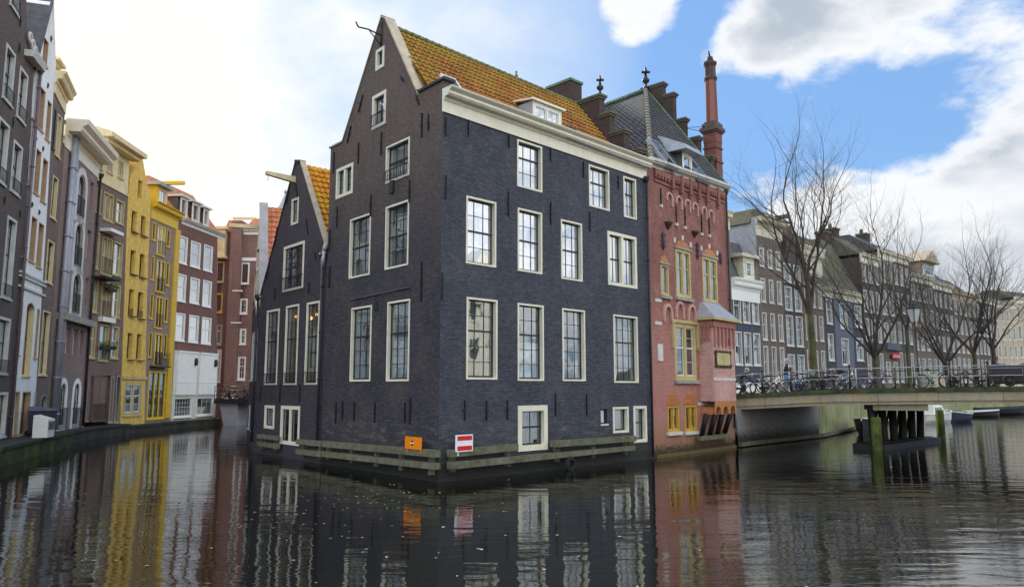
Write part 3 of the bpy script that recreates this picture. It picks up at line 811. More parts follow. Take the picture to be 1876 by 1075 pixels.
# anchors
for px, a, b in ((817, 216, 250), (858, 220, 250), (932, 247, 272), (1008, 271, 295), (1068.5, 296, 326), (817, 321, 365), (931, 353, 395), (1008.5, 370, 412), (1080, 388, 425),
                 (810, 500, 551), (851, 733, 770), (891, 733, 770), (929, 733, 769), (1017, 720, 762), (1074, 722, 760), (1132, 322, 347)):
    anchor(house, frR, px, a, b)
for px, a, b, sl in ((774, 208, 252, 0), (786, 210, 240, 0), (662, 177, 204, .5), (641, 233, 260, .4), (658, 262, 301, 0), (700, 243, 285, 0), (613, 279, 317, 0), (738, 138, 151, -.8), (766, 173, 194, -.5),
                     (751.5, 330, 371, 0), (680.7, 357, 396, 0), (619, 379, 417, 0), (606, 421, 460, 0), (605.5, 488, 527, 0), (773.6, 480, 552, 0), (617, 736, 775, 0), (629, 735, 768, 0),
                     (650.5, 736, 771, 0), (688, 738, 774, 0), (743, 737, 774, 0), (753, 728, 776, 0)):
    anchor(house, frL, px, a, b, sl)
mb = MB(frL); u, z1 = frL.uz(720, 332); z0 = frL.uz(720, 354)[1]; mb.box(u - .1, u + .12, -.09, .02, z0, z1); mb.build('vent_box', M['pipe'], house)
mb = MB(frL)
u, z1 = frL.uz(690, 552); z0 = frL.uz(690, 568)[1]; mb.box(u - .1, u + .1, -.05, .02, z0, z1); mb.build('vent_box', M['pipe'], house)
# ledge mouldings between floors on the gable side
mb = MB(frL); a = frL.uz(641, 551); b = frL.uz(752, 527); mb.hexa([(a[0], -.05, a[1]), (b[0], -.05, b[1]), (b[0], .02, b[1]), (a[0], .02, a[1])], [(a[0], -.03, a[1] + .06), (b[0], -.03, b[1] + .06), (b[0], .02, b[1] + .06), (a[0], .02, a[1] + .06)])
mb.build('brick_ledge', M['tarred'], house)
# cornice on the canal side
cornice(house, frR, -.02, LR - .03, zcr0, zcr1, frR.uz(812, 163)[1] - zcr0, z_at(B.x, B.y, 301) - zcr1, out=.5, mat='cream', frieze=.5)
# corner parapet block with coping
mb = MB(frL); mb.box(aL[0][0] + .2, LL + .12, -.07, .45, zsh, zsh + .09); coping(mb, aL[0], (aL[0][0] + .28, zsh), .08)
mb.build('parapet_cap', M['pipe'], house)
mb = MB(frL); coping(mb, (aL[1][0] - .02, aL[1][1]), (aL[0][0] + .12, aL[0][1] - .15), .12, -.06, .40); mb.build('gable_coping', M['buff'], house)
mb = MB(frL); coping(mb, aL[2], aL[3], .07, -.05, .40); coping(mb, aL[3], (-.08, aL[4][1]), .07, -.05, .40); coping(mb, aL[2], aL[1], .12, -.06, .4); mb.build('gable_coping', M['stone'], house)
# roof
uG = (aL[1][0] + aL[2][0]) / 2; zG = aL[1][1] - .16
G = frL.w(uG, .3, zG)
ztop0 = frR.uz(812, 163)[1]; ztop1 = z_at(B.x, B.y, 301)
tr = lambda v2, z: Vector((v2.x, v2.y, z))
dR3 = Vector((dR.x, dR.y, 0))
rl = LR - .2
zGe = zG + (ztop1 - ztop0)
YE = .9
E0 = frR.w(.3, YE, ztop0 - .06); E1 = frR.w(LR - .05, YE, ztop1 - .06)
G1 = Vector((G.x, G.y, zGe)) + dR3 * rl
mb = MB(); tiles(mb, [E0, E1, G1, G], .25, .36, .055, .085); ro = mb.build('roof', M['tile_orange'], house)
mb = MB(frR); mb.hexa([(.36, -.3, ztop0 - .25), (LR, -.3, ztop1 - .25), (LR, YE + .3, ztop1 - .25), (.36, YE + .3, ztop0 - .25)], [(.36, -.3, ztop0 - .04), (LR, -.3, ztop1 - .04), (LR, YE + .3, ztop1 - .04), (.36, YE + .3, ztop0 - .04)]); mb.build('gutter_deck', M['lead'], house)
mb = MB(); a0 = frL.w(0.05, .3, aL[4][1]); a1 = a0 + dR3 * rl
slab(mb, [a0, G, G1, a1]); mb.face((Vector((Dp.x, Dp.y, zt)), a1, G1, Vector((B.x, B.y, zt)))); mb.build('rear_roof', M['tile_orange'], house)
mb = MB(); N = 34
for i in range(N):
    p = G.lerp(G1, i / N); q = G.lerp(G1, (i + 1) / N); up = Vector((0, 0, .06))
    mb.tube(p + up, q + up, .105, .085, 8)
p = G.lerp(G1, .60); mb.lathe([(.06, 0), (.09, .1), (.03, .16), (.06, .26), (0.01, .32)], p + Vector((0, 0, .12)), 8)
mb.build('ridge_tiles', M['tile_moss'], house)
# hoisting hook on the gable
u, z = frL.uz(700, 66)
mb = MB(frL); mb.path([(u, -.02, z + .55), (u, -.05, z - .45)], .035); mb.path([(u, -.05, z), (u - .1, -.55, z + .12), (u - .15, -.95, z + .1), (u - .15, -1.08, z + .28)], .03)
mb.path([(u, -.05, z - .4), (u - .1, -.5, z + .08)], .022); mb.build('hoist_hook', M['iron'], house)
# dormer: front face at a given distance behind the cornice
yD = 1.3
dl, dr_ = frR.u(976, 200, yD), frR.u(1028.8, 215, yD)
zb_ = frR.uz(976.4, 217, yD)[1]; zt_ = frR.uz(975.6, 184, yD)[1]
slope = (zG - ztop0) / (G - frR.w(frR.u(805, 160) , 0, 0)).length
def roof_y(z):   # inward distance at which the main slope reaches height z
    nn = frR.i; yG = (Vector((G.x, G.y)) - CP).dot(nn); return YE + (z - ztop0) / (zG - ztop0) * (yG - YE)
frD = frR
dm = MB(frD); yb1 = roof_y(zt_)
dm.wall([(dl, zb_ - .5), (dr_, zb_ - .5), (dr_, zt_), (dl, zt_)], [[(dl + .1, zb_), (dr_ - .1, zb_), (dr_ - .1, zt_ - .1), (dl + .1, zt_ - .1)]], 0, .16)
dm.fr = frD.shift(y=yD).M
dm.v = []; dm.f = []; dm.uv = []; dm.mi = []; dm.sm = []
dm.wall([(dl, zb_ - .6), (dr_, zb_ - .6), (dr_, zt_), (dl, zt_)], [[(dl + .1, zb_), (dr_ - .1, zb_), (dr_ - .1, zt_ - .1), (dl + .1, zt_ - .1)]], 0, .16)
dorm = dm.build('dormer', M['cream'], house)
mb = MB(frR.shift(y=yD)); dd = yb1 - yD
for x in (dl, dr_): mb.face(((x, 0, zb_ - .6), (x, dd + .3, zb_ - .6), (x, dd + .3, zt_), (x, 0, zt_)))
mb.build('dormer_cheek', M['lead'], dorm)
mb = MB(frR.shift(y=yD)); ztr = zt_ + .2; yr = roof_y(ztr) - yD
mb.hexa([(dl - .12, -.14, zt_), (dr_ + .12, -.14, zt_), (dr_ + .12, yr + .2, ztr), (dl - .12, yr + .2, ztr)], [(dl - .12, -.14, zt_ + .08), (dr_ + .12, -.14, zt_ + .08), (dr_ + .12, yr + .2, ztr + .08), (dl - .12, yr + .2, ztr + .08)])
mb.build('dormer_roof', M['cream'], dorm)
window(house, frR.shift(y=yD), (dl + .1, dr_ - .1, zb_, zt_ - .1), cw=.07, cas='white', sash='sashwhite', cols=2, rows=2, mid=None, mull=1, glass='glass_sky', sill=False, proud=0)
# skylight near the gable
def skylight(parent, fr, xl, xr, yt, yb, yfun, nm='skylight', mat='white'):
    # solve on the roof plane by bisection on inward distance
    def hit(px, py):
        lo, hi = -.5, 8
        for _ in range(50):
            y = (lo + hi) / 2; u, z = fr.uz(px, py, y)
            if yfun(z) > y: lo = y
            else: hi = y
        return fr.w(u, y, z)
    a, b, c_, d_ = hit(xl, yb), hit(xr, yb), hit(xr, yt), hit(xl, yt)
    # make it a true rectangle on the slope
    s_ = Vector((fr.d.x, fr.d.y, 0)); w_ = abs((b - a).dot(s_)) ; upv = (d_ - a) - s_ * (d_ - a).dot(s_)
    nrm = s_.cross(upv).normalized()
    if nrm.z < 0: nrm = -nrm
    w_ = max(w_, .5); upn = upv.normalized(); hh = upv.length; o = a + nrm * .10
    mb = MB()
    def q(x0, x1, t0, t1, h0, h1):
        lo = [o + s_ * x + upn * t + nrm * h0 for x, t in ((x0, t0), (x1, t0), (x1, t1), (x0, t1))]
        hi = [o + s_ * x + upn * t + nrm * h1 for x, t in ((x0, t0), (x1, t0), (x1, t1), (x0, t1))]
        mb.hexa(lo, hi)
    f = .06
    q(0, f, 0, hh, -.15, .05); q(w_ - f, w_, 0, hh, -.15, .05); q(f, w_ - f, 0, f, -.15, .05); q(f, w_ - f, hh - f, hh, -.15, .05)
    sk = mb.build(nm, M[mat], parent)
    mb = MB(); lo = [o + s_ * x + upn * t - nrm * .14 for x, t in ((f, f), (w_ - f, f), (w_ - f, hh - f), (f, hh - f))]
    hi = [p + nrm * .16 for p in lo]; mb.hexa(lo, hi); mb.build('pane', M['sky_pane'], sk)
    return sk
m_, t_, b_ = new_mat('skylight_glass'); b_.inputs['Base Color'].default_value = (.03, .035, .04, 1); b_.inputs['Roughness'].default_value = .06; b_.inputs['Specular IOR Level'].default_value = 1.0; b_.inputs['IOR'].default_value = 1.8
M['sky_pane'] = m_
skylight(house, frR, 822, 842, 147, 167, roof_y)
skylight(house, frR, 1044, 1058, 238, 248, roof_y, mat='mossroof')
# downpipe in the corner beside the red house
u = LR - .16
downpipe(house, frR, u, .1, zcr1 - .15, .055, -.13)

# ------------------------------------------------------------------ stepped party gable + old chimney
def stepped(name, parent, fr, tops, zlow, th, mat='oldstack', back=True, cap='mossroof'):
    """tops: list of (u_right, z_top) from the peak forward; mirrored to the back"""
    uc = tops[0][0] - .65
    poly = []
    pts = tops
    right = [(pts[-1][0], zlow)]
    for i in range(len(pts) - 1, -1, -1):
        right.append((pts[i][0], pts[i][1]))
        if i > 0: right.append((pts[i - 1][0], pts[i][1]))
    left = [(2 * uc - x, z) for x, z in reversed(right)]
    o = MB(fr).wall(right + left, [], th).build(name, M[mat], parent)
    mb = MB(fr)
    for i, (x, z) in enumerate(pts):
        x0 = pts[i - 1][0] - .02 if i else 2 * uc - x - .12
        mb = MB(fr); mb.box(x0, x + .12, -.1, th + .1, z + .002, z + .11); mb.box(x0 if i else 2 * uc - x - .06, x + .06, -.05, th + .05, z - .1, z - .001); mb.build('step_capping', M[cap], o)
        if i: mb = MB(fr); mb.box(2 * uc - x - .12, 2 * uc - x0, -.1, th + .1, z + .002, z + .11); mb.build('step_capping', M[cap], o)
    return o, uc
iR = frR.i
frP = Fr(B + iR * 9 , -iR)
tops = [frP.uz(1098, 176), frP.uz(1117, 208), frP.uz(1143, 240), frP.uz(1170, 275)]
sg, ucp = stepped('stepped_party_wall', house, frP, [(a[0], a[1]) for a in tops], 10.5, .38)
# finial on top
def finial(mb, p, s=1.0):
    mb.lathe([(.16 * s, 0), (.16 * s, .1 * s), (.07 * s, .16 * s), (.07 * s, .3 * s), (.2 * s, .42 * s), (.22 * s, .52 * s), (.1 * s, .66 * s), (.06 * s, .8 * s)], p, 10)
    q = Vector(p) + Vector((0, 0, .98 * s))
    for d in (Vector((1, 0, 0)), Vector((0, 1, 0))):
        mb.tube(q - d * .24 * s, q + d * .24 * s, .07 * s, .07 * s, 6)
    mb.tube(q - Vector((0, 0, .2 * s)), q + Vector((0, 0, .28 * s)), .07 * s, .05 * s, 6)
mb = MB(); pf = frP.w(*[frP.u(1095, 174), .19, tops[0][1] + .1]); finial(mb, pf, .8); mb.build('finial', M['iron'], sg)
frCh = Fr(B - dR * 1.9, dR)
pc0, pc1 = frCh.uz(1008, 156, 4.3), frCh.uz(1046, 150, 4.3)
zc_top = frCh.uz(1046, 150, 4.3)[1]
pc0 = frCh.uz(1045, 147, 4.1); zc_top = pc0[1]
chm = MB(frCh); chm.box(pc0[0], pc0[0] + .85, 4.1, 5.7, 11, zc_top); chm = chm.build('chimney', M['oldstack'], house)
mb = MB(frCh); mb.box(pc0[0] - .06, pc0[0] + .91, 4.04, 5.76, zc_top + .002, zc_top + .12)
for k in range(4): mb.lathe([(.1, 0), (.1, .12), (.07, .14)], (pc0[0] + .42, 4.3 + .38 * k, zc_top + .12), 8)
mb.build('chimney_cap', M['tile_greenridge'], chm)

# ================================================================== THE RED BRICK HOUSE
dRed = vpdir(2150); frD2 = Fr(B, dRed); BE = along(B, dRed, 1343); LD = (BE - B).length
red = thing('red_brick_house', 'narrow red brick house with stepped gables and grey hipped roof beside the bridge', 'house', (B.x, B.y, 0))
specD = [
    (1210, 1224.8, 483, 540, None, None, dict(cols=1, rows=1, mid=None, cas='ochre', sash='ochre', cur='dark', cw=.09, depth=.2)),
    (1237.7, 1265, 455.7, 545, 460.5, 546.5, dict(cols=1, rows=1, mid=.62, mull=1, cas='ochre', sash='ochre', cur='full', cw=.13)),
    (1286.7, 1314, 470, 553, 474.5, 555, dict(cols=1, rows=1, mid=.62, mull=1, cas='ochre', sash='ochre', cur='warm', cw=.13)),
    (1235.5, 1274.6, 591.6, 696, 594, 697, dict(cols=1, rows=4, mid=.58, mull=1, cas='ochre', sash='sashwhite', cur='dark', cw=.2)),
    (1223, 1244, 743.6, 791, 743, 790, dict(cols=1, rows=1, mid=None, mull=1, cas='ochre_y', sash='ochre_y', cur='warm', cw=.08)),
    (1255, 1276, 742, 789.6, 741.5, 789, dict(cols=1, rows=1, mid=None, mull=1, cas='ochre_y', sash='ochre_y', cur='warm', cw=.08)),
]
winD = [(rect_px(frD2, *s[:6]), s[6]) for s in specD]
zr0 = z_at(B.x, B.y, 303); zr1 = z_at(BE.x, BE.y, 352)
slit = rect_px(frD2, 1209, 1212.5, 420, 420.1, None, None)
MB(frD2).wall([(0, -1), (LD, -1), (LD, zr1), (0, zr0)], [rp(w[0]) for w in winD], 9.0, .26).build('wall', M['redbrick'], red)
for rc, o in winD: window(red, frD2, rc, **o)
cornice(red, frD2, -.05, LD + .08, zr0, zr1, .34, out=.34, mat='offwhite', frieze=.25)
def pts_line(x, y0, y1, fr=frD2): 
    u, z1 = fr.uz(x, y0); return u, fr.uz(x, y1)[1], z1
# corbel table under the cornice
mb = MB(frD2)
ct_x = [1230.5, 1247, 1263, 1279, 1294, 1314]; ct_y = [348, 356, 359, 366, 371, 378]
us = [0.55]
for x, y in zip(ct_x, ct_y):
    u, z = frD2.uz(x, y); us.append(u)
    zt2 = zr0 + (zr1 - zr0) * u / LD
    mb.box(u - .16, u + .06, -.16, .02, z, zt2 - .002); mb.box(u - .13, u + .03, -.10, .02, z - .14, z - .001)
us.append(LD - .1)
for a, b in zip(us[:-1], us[1:]):
    za = zr0 + (zr1 - zr0) * a / LD; m2 = b - a - .26
    for k in range(5):
        x = a + .09 + m2 * k / 5; mb.box(x, x + m2 * .55 / 5, -.11, .01, za - .42, za - .28)
    mb.box(a + .08, b - .18, -.12, .01, za - .28, za - .02); mb.box(a + .08, b - .18, -.06, .01, za - .62, za - .53)
mb.build('corbel_table', M['redbrick'], red)
# blind arches
for (x, y) in ((1224.8, 364), (1242, 370), (1258, 376), (1272, 382), (1288, 389), (1301, 395)):
    u, z = frD2.uz(x, y); mb = MB(frD2); k = 10
    for i in range(k):
        a, b = math.pi * i / k, math.pi * (i + 1) / k; r0, r1 = .20, .30
        L = [(u + r0 * math.cos(a), z + r0 * math.sin(a)), (u + r1 * math.cos(a), z + r1 * math.sin(a)), (u + r1 * math.cos(b), z + r1 * math.sin(b)), (u + r0 * math.cos(b), z + r0 * math.sin(b))]
        mb.prism(L, -.09, .0)
    mb.box(u - .30, u - .2, -.09, 0, z - .12, z - .001); mb.box(u + .2, u + .3, -.09, 0, z - .35, z - .001)
    mb.build('blind_arch', M['redlight'], red)
for x, a, b in ((1237.7, 377, 408), (1253.6, 382, 414), (1284, 394, 426), (1298, 400, 429), (1209.5, 345, 374)):
    anchor(red, frD2, x, a, b)
    u, z = frD2.uz(x, b); mb = MB(frD2); mb.box(u - .08, u + .08, -.1, .0, z - .16, z - .03); mb.build('stone_block', M['offwhite'], red)
# curled ornamental wall anchors
for x, a, b in ((1213, 425, 457), (1276, 444, 474), (1318, 463, 484)):
    u, z0, z1 = pts_line(x, a, b); mb = MB(frD2); h = z1 - z0
    mb.path([(u, -.05, z0), (u, -.05, z1)], .03)
    for k, s_ in ((.2, 1), (.2, -1), (.5, 1), (.5, -1), (.8, 1), (.8, -1)):
        mb.torus((u + s_ * .09, -.05, z0 + h * k), (0, 1, 0), .07, .018, 10, 5)
    mb.build('ornamental_anchor', M['purple_iron'] if 'purple_iron' in M else M['iron'], red)
# corbelled shelves
for x, a, b in ((1222, 407, 420), (1271, 424, 435)):
    u, z0, z1 = pts_line(x, a, b); mb = MB(frD2)
    mb.lathe([(.05, z0), (.12, z0 + .1), (.22, z1 - .1), (.26, z1 - .05), (.26, z1)], (u, -.02, 0), 10); mb.build('stone_corbel', M['oldstack'], red)
# heads and sills of the mullioned windows
for (rc, o), kind in zip(winD, ('t', 'p', 'p', 'a', 'y', 'y')):
    u0, u1, z0, z1 = rc; mb = MB(frD2)
    if kind in 'tp':
        mb.box(u0 - .08, u1 + .08, -.08, .0, z1 + .001, z1 + .10)
        hd = mb.build('window_head', M['stone'], red)
        mb = MB(frD2); w_ = u1 - u0; mb.prism([(u0, z1 + .101), (u1, z1 + .101), (u1 - w_ * .2, z1 + .35), ((u0 + u1) / 2, z1 + .44), (u0 + w_ * .2, z1 + .35)], -.03, .0); mb.build('relieving_arch', M['orange_brick'] if 'orange_brick' in M else M['redlight'], red)
        mb = MB(frD2)
        for x in (u0 - .05, (u0 + u1) / 2, u1 + .05) if kind == 'p' else (): mb.box(x - .07, x + .07, -.05, 0, z1 + .24 + (.22 if x not in (u0 - .05, u1 + .05) else 0), z1 + .48 + (.22 if x not in (u0 - .05, u1 + .05) else 0))
        if kind == 'p': mb.build('stone_block', M['offwhite'], red)
    if kind == 'a':
        mb.box(u0 - .1, u1 + .1, -.1, .0, z1 + .001, z1 + .14); mb.box(u0 - .22, u0 - .1, -.12, 0, z0 + (z1 - z0) * .55, z1 + .14); mb.box(u1 + .1, u1 + .22, -.12, 0, z0 + (z1 - z0) * .55, z1 + .14)
        mb.build('window_head', M['ochre'], red)
    mb = MB(frD2); mb.box(u0 - .09, u1 + .09, -.13, .0, z0 - .15, z0 - .002); mb.build('window_sill', M['offwhite'] if kind == 'y' else M['stone'], red)
    if kind == 'y':
        mb = MB(frD2); w_ = u1 - u0; mb.prism([(u0 - .12, z1 + .02), (u1 + .12, z1 + .02), (u1 - w_ * .12, z1 + .55), (u0 + w_ * .12, z1 + .55)], -.04, 0)
        for r in range(3):
            for k in range(7 - r): mb.box(u0 + r * .06 + k * w_ / 6.4, u0 + r * .06 + k * w_ / 6.4 + .05, -.07, -.041, z1 + .08 + r * .16, z1 + .18 + r * .16)
        mb.build('relieving_arch', M['orange_brick'] if 'orange_brick' in M else M['redlight'], red)
# three arches over the large first floor window
for x, y in ((1222, 577), (1244, 572), (1266, 577)):
    u, z = frD2.uz(x, y); mb = MB(frD2); k = 12
    for i in range(k):
        a, b = math.pi * i / k, math.pi * (i + 1) / k; r0, r1 = .28, .39
        L = [(u + r0 * math.cos(a), z + r0 * 1.35 * math.sin(a)), (u + r1 * math.cos(a), z + r1 * 1.35 * math.sin(a)), (u + r1 * math.cos(b), z + r1 * 1.35 * math.sin(b)), (u + r0 * math.cos(b), z + r0 * 1.35 * math.sin(b))]
        mb.prism(L, -.1, 0)
    mb.box(u - .39, u - .28, -.1, 0, z - .3, z - .001); mb.box(u + .28, u + .39, -.1, 0, z - .3, z - .001)
    mb.build('blind_arch', M['redlight'], red)
# stone bands, plaque near the drainpipe, moss-stained plinth
mb = MB(frD2)
for xa, xb, y in ((1200, 1212, 548), (1200, 1212, 590), (1277, 1300, 699), (1277, 1300, 739)):
    ua, z = frD2.uz(xa, y); ub = frD2.u(xb, y); MB(frD2).box(ua, ub, -.02, .0, z - .09, z + .05).build('stone_band', M['offwhite'], red)
ua, z = frD2.uz(1204, 640); ub = frD2.u(1213, 640); mb.box(ua, ub, -.05, 0, z - .5, z + .25); mb.build('stone_tablet', M['offwhite'], red)
mb = MB(frD2); mb.box(.25, LD, -.08, .0, -.6, .14); mb.build('plinth', M['plinth_moss'] if 'plinth_moss' in M else M['mossstone'], red)

# --- projecting bay
ub = frD2.u(1281, 660); kb = .72; fb = frD2.shift(y=-kb)
xl = frD2.u(1281, 660); xr = fb.u(1346, 660)
zbt = fb.uz(1301, 585)[1]; zbb = fb.uz(1303, 735)[1]
mb = MB(fb)
mb.wall([(xl, zbb), (xr, zbb), (xr, zbt), (xl, zbt)], [], kb, 0, back=False)
bay = mb.build('bay', M['redlight'], red)
mb = MB(fb)
for k in range(6):
    x = xl + .12 + (xr - xl - .3) * k / 5; mb.box(x, x + .14, -.09, 0, zbt - 1.15, zbt - .05); mb.box(x + .02, x + .12, -.05, 0, zbt - 1.3, zbt - 1.151)
mb.box(xl - .03, xr + .03, -.1, 0, zbt - .32, zbt - .02)
for k in range(3):
    y = .1 + .2 * k; mb.box(xl - .09, xl, y, y + .1, zbt - 1.0, zbt - .05)
mb.box(xl - .1, xl, -.03, kb, zbt - .33, zbt - .021)
mb.build('corbel_table', M['redbrick'], bay)
mb = MB(fb); zbd = fb.uz(1305, 694)[1]; mb.box(xl - .015, xr + .01, -.02, 0, zbd - .07, zbd + .07); mb.build('stone_band', M['offwhite'], bay)
# lead roof of the bay
mb = MB(fb); z2 = frD2.uz(1300, 556)[1]; e = .22
lo = [(xl - e, -e, zbt + .02), (xr + e, -e, zbt + .02), (xr + e, kb, zbt + .02), (xl - e, kb, zbt + .02)]
hi = [(xl + .25, kb - .12, z2), (xr - .25, kb - .12, z2), (xr - .25, kb, z2), (xl + .25, kb, z2)]
mb.hexa([(p[0], p[1], zbt + .14) for p in lo], hi); mb.build('bay_roof', M['lead'], bay)
mb = MB(fb); mb.box(xl - e - .03, xr + e + .03, -e - .03, kb, zbt + .0, zbt + .135); mb.build('gutter', M['ochre'], bay)
# cartouche
mb = MB(fb); pu0, pu1, pz0, pz1 = rect_px(fb, 1309, 1337, 642, 672)
mb.box(pu0 + .1, pu1 - .1, -.08, -.056, pz0 + .09, pz1 - .09); cart = mb.build('name_plaque', M['ochre'], bay)
mb = MB(fb); mb.box(pu0 + .01, pu1 - .01, -.055, -.001, pz0 + .01, pz1 - .01)
for (x, z) in ((pu0, pz0), (pu1, pz0), (pu0, pz1), (pu1, pz1)):
    mb.torus((x + (.08 if x == pu0 else -.08), -.06, z + (.07 if z == pz0 else -.07)), (0, 1, 0), .09, .035, 10, 5)
for t in (.3, .5, .7):
    x = pu0 + (pu1 - pu0) * t; mb.torus((x, -.06, pz0 + .04), (0, 1, 0), .06, .03, 8, 5); mb.torus((x, -.06, pz1 - .04), (0, 1, 0), .06, .03, 8, 5)
for s_ in (pu0 + .06, pu1 - .06): mb.tube((s_, -.06, pz0 + .12), (s_, -.06, pz1 - .12), .035)
mb.build('scroll_frame', M['oldstack'], cart)
mb = MB(fb); u_, z_ = fb.uz(1334, 626); mb.box(u_ - .06, u_ + .06, -.012, .002, z_ - .17, z_ + .17); mb.build('loophole', M['dark_in'], bay)
# arched corbels under the bay
mb = MB(fb); nA = 3; wA = (xr - xl) / nA; zc0 = zbb - .62
for i in range(nA):
    c_ = xl + wA * (i + .5); r = wA * .33
    poly = [(xl + wA * i, zbb), (xl + wA * i, zc0), (c_ - r, zc0)]
    arc = [(c_ - r * math.cos(math.pi * k / 8), zc0 + .12 + r * 1.0 * math.sin(math.pi * k / 8)) for k in range(9)]
    poly += arc + [(c_ + r, zc0), (xl + wA * (i + 1), zc0), (xl + wA * (i + 1), zbb)]
    loops = [[Vector((p[0], p[1], 0)) for p in poly]]
    tr_ = tessellate_polygon(loops)
    for t in tr_:
        for yy in (0, kb - .01): mb.face([(poly[k][0], yy, poly[k][1]) for k in t])
    for a, b in zip(poly[1:-1], poly[2:]): mb.face(((a[0], 0, a[1]), (a[0], kb, a[1]), (b[0], kb, b[1]), (b[0], 0, b[1])))
mb.build('arched_corbel', M['orange_brick'] if 'orange_brick' in M else M['redlight'], bay)
# black timber struts
for (xa, ya, xb, yb_) in ((1284, 800, 1297, 757), (1299, 798, 1313, 755), (1313, 795, 1326, 753), (1327, 792, 1341, 751)):
    p = frD2.w(frD2.u(xa, ya, -.12), -.14, frD2.uz(xa, ya, -.12)[1]); uu, zz = fb.uz(xb, yb_); q = fb.w(uu, .08, zc0 + .03)
    MB().tube(p, q, .13, .13, 4).build('strut', M['darkwood'], bay)
mb = MB(frD2); a_, z_ = frD2.uz(1281, 803, -.25); b2 = frD2.u(1336, 797, -.25); mb.box(a_, b2, -.34, -.141, z_ - .1, z_ + .1); mb.build('sill_beam', M['fender'], bay)

# --- roof of the red house
wr = LD - .3
frQ = Fr(BE + frD2.i * 9.0, -frD2.i)      # right party wall seen from the left
pu, pz = frQ.uz(1186, 168)
AP = frQ.w(pu, -.15, pz)
FL = frD2.w(.32, -.1, zr0 + .3); FRt = frD2.w(LD - .05, -.1, zr1 + .3)
back = 9.0
RB = frQ.w(0, -.15, pz - .3)
LB = frD2.w(.32, back, zr0 + .3)
mb = MB(); tiles(mb, [FL, FRt, AP], .26, .30, .04, .06)
tiles(mb, [FL, AP, RB, LB], .26, .30, .04, .06)
rr = mb.build('roof', M['tile_grey'], red)
mb = MB(); N = 24
for i in range(N):
    p = FL.lerp(AP, i / N); q = FL.lerp(AP, (i + 1) / N); up = Vector((-.02, -.02, .07)); mb.tube(p + up, q + up, .15, .11, 8)
mb.build('hip_tiles', M['hip'] if 'hip' in M else M['slate'], rr)
mb = MB()
for i in range(20):
    p = AP.lerp(RB, i / 20); q = AP.lerp(RB, (i + 1) / 20); mb.tube(p + Vector((0, 0, .08)), q + Vector((0, 0, .08)), .13, .11, 8)
mb.tube(FRt + Vector((0, 0, .1)), AP + Vector((0, 0, .1)), .05, .05, 6)
mb.build('ridge_tiles', M['tile_greenridge'], rr)
mb = MB(); finial(mb, AP + Vector((0, 0, .1)), 1.05); mb.build('finial', M['iron'], rr)
tq = [frQ.uz(1214, 154), frQ.uz(1233, 173), frQ.uz(1254, 219), frQ.uz(1279, 253), frQ.uz(1303, 288)]
sg2, _ = stepped('stepped_party_wall', red, frQ, [(a[0], a[1]) for a in tq], 11, .35, cap='mossroof')
def red_y(z):
    yA = (Vector((AP.x, AP.y)) - B).dot(frD2.i); return -.1 + (z - zr0 - .45) / (AP.z - zr0 - .45) * (yA + .1)
skylight(red, frD2, 1221, 1234, 274, 305, red_y, mat='lead')
skylight(red, frD2, 1280, 1293, 300, 330, red_y, mat='lead')
# dormer with lead hood
yd = .08; f3 = frD2.shift(y=yd); du0, du1, dz0, dz1 = rect_px(f3, 1250, 1268, 278, 309)
mb = MB(f3); mb.wall([(du0, dz0 - .3), (du1, dz0 - .3), (du1, dz1), (du0, dz1)], [[(du0 + .1, dz0 + .02), (du1 - .1, dz0 + .02), (du1 - .1, dz1 - .1), (du0 + .1, dz1 - .1)]], 0, .15)
dd2 = mb.build('dormer', M['white'], red)
mb = MB(f3)
for x in (du0, du1): mb.face(((x, 0, dz0 - .3), (x, 1.9, dz0 - .3), (x, 1.9, dz1), (x, 0, dz1)))
mb.build('dormer_cheek', M['slate'], dd2)
window(red, f3, (du0 + .1, du1 - .1, dz0 + .02, dz1 - .1), cw=.06, cas='white', sash='sashwhite', cols=1, rows=1, mid=None, cur='dim', glass='glass_sky', sill=False, proud=0)
mb = MB(f3); hh = 1.05
mb.hexa([(du0 - .42, -.45, dz1), (du1 + .3, -.45, dz1), (du1 + .3, 1.6, dz1), (du0 - .42, 1.6, dz1)], [(du0 - .3, -.3, dz1 + .28), (du1 + .2, -.3, dz1 + .28), (du1 - .05, 1.2, dz1 + hh), (du0 - .15, 1.2, dz1 + hh)])
mb.build('dormer_hood', M['lead'], dd2)
# tall chimney
ychim = .75; f4 = frD2.shift(y=ychim)
cx = f4.u(1318, 345) + .22; cz1 = f4.uz(1312, 240)[1]; cz2 = f4.uz(1310, 142)[1]; cz3 = f4.uz(1308, 106)[1]
mb = MB(f4)
def bx4(h, z0, z1, dx=0): mb.box(cx - h + dx, cx + h + dx, .05 - h + .35, .05 + h + .35, z0, z1)
bx4(.36, 10.5, cz1 - .55)
for i, z in enumerate((cz1 - .549,)): bx4(.38, z, z + .55)
bx4(.41, cz1 - 1.7, cz1 - 1.6); bx4(.41, cz1 - .9, cz1 - .83)
ch = mb.build('chimney', M['chimney'], red)
mb = MB(f4); bx4(.45, cz1 + .001, cz1 + .10); bx4(.52, cz1 + .101, cz1 + .30); bx4(.42, cz1 + .301, cz1 + .55); bx4(.33, cz1 + .551, cz1 + .66)
mb.build('chimney_collar', M['brownbrick'], ch)
mb = MB(f4); mb.lathe([(.34, cz1 + .66), (.31, cz2)], (cx, .4, 0), 8, True); mb.build('chimney_shaft', M['chimney'], ch)
mb = MB(f4); mb.lathe([(.36, cz2), (.38, cz2 + .12), (.31, cz2 + .2), (.30, cz3 - .35), (.38, cz3 - .2), (.38, cz3 - .08), (.26, cz3)], (cx, .4, 0), 8, True); mb.build('chimney_cap', M['oldstack'], ch)
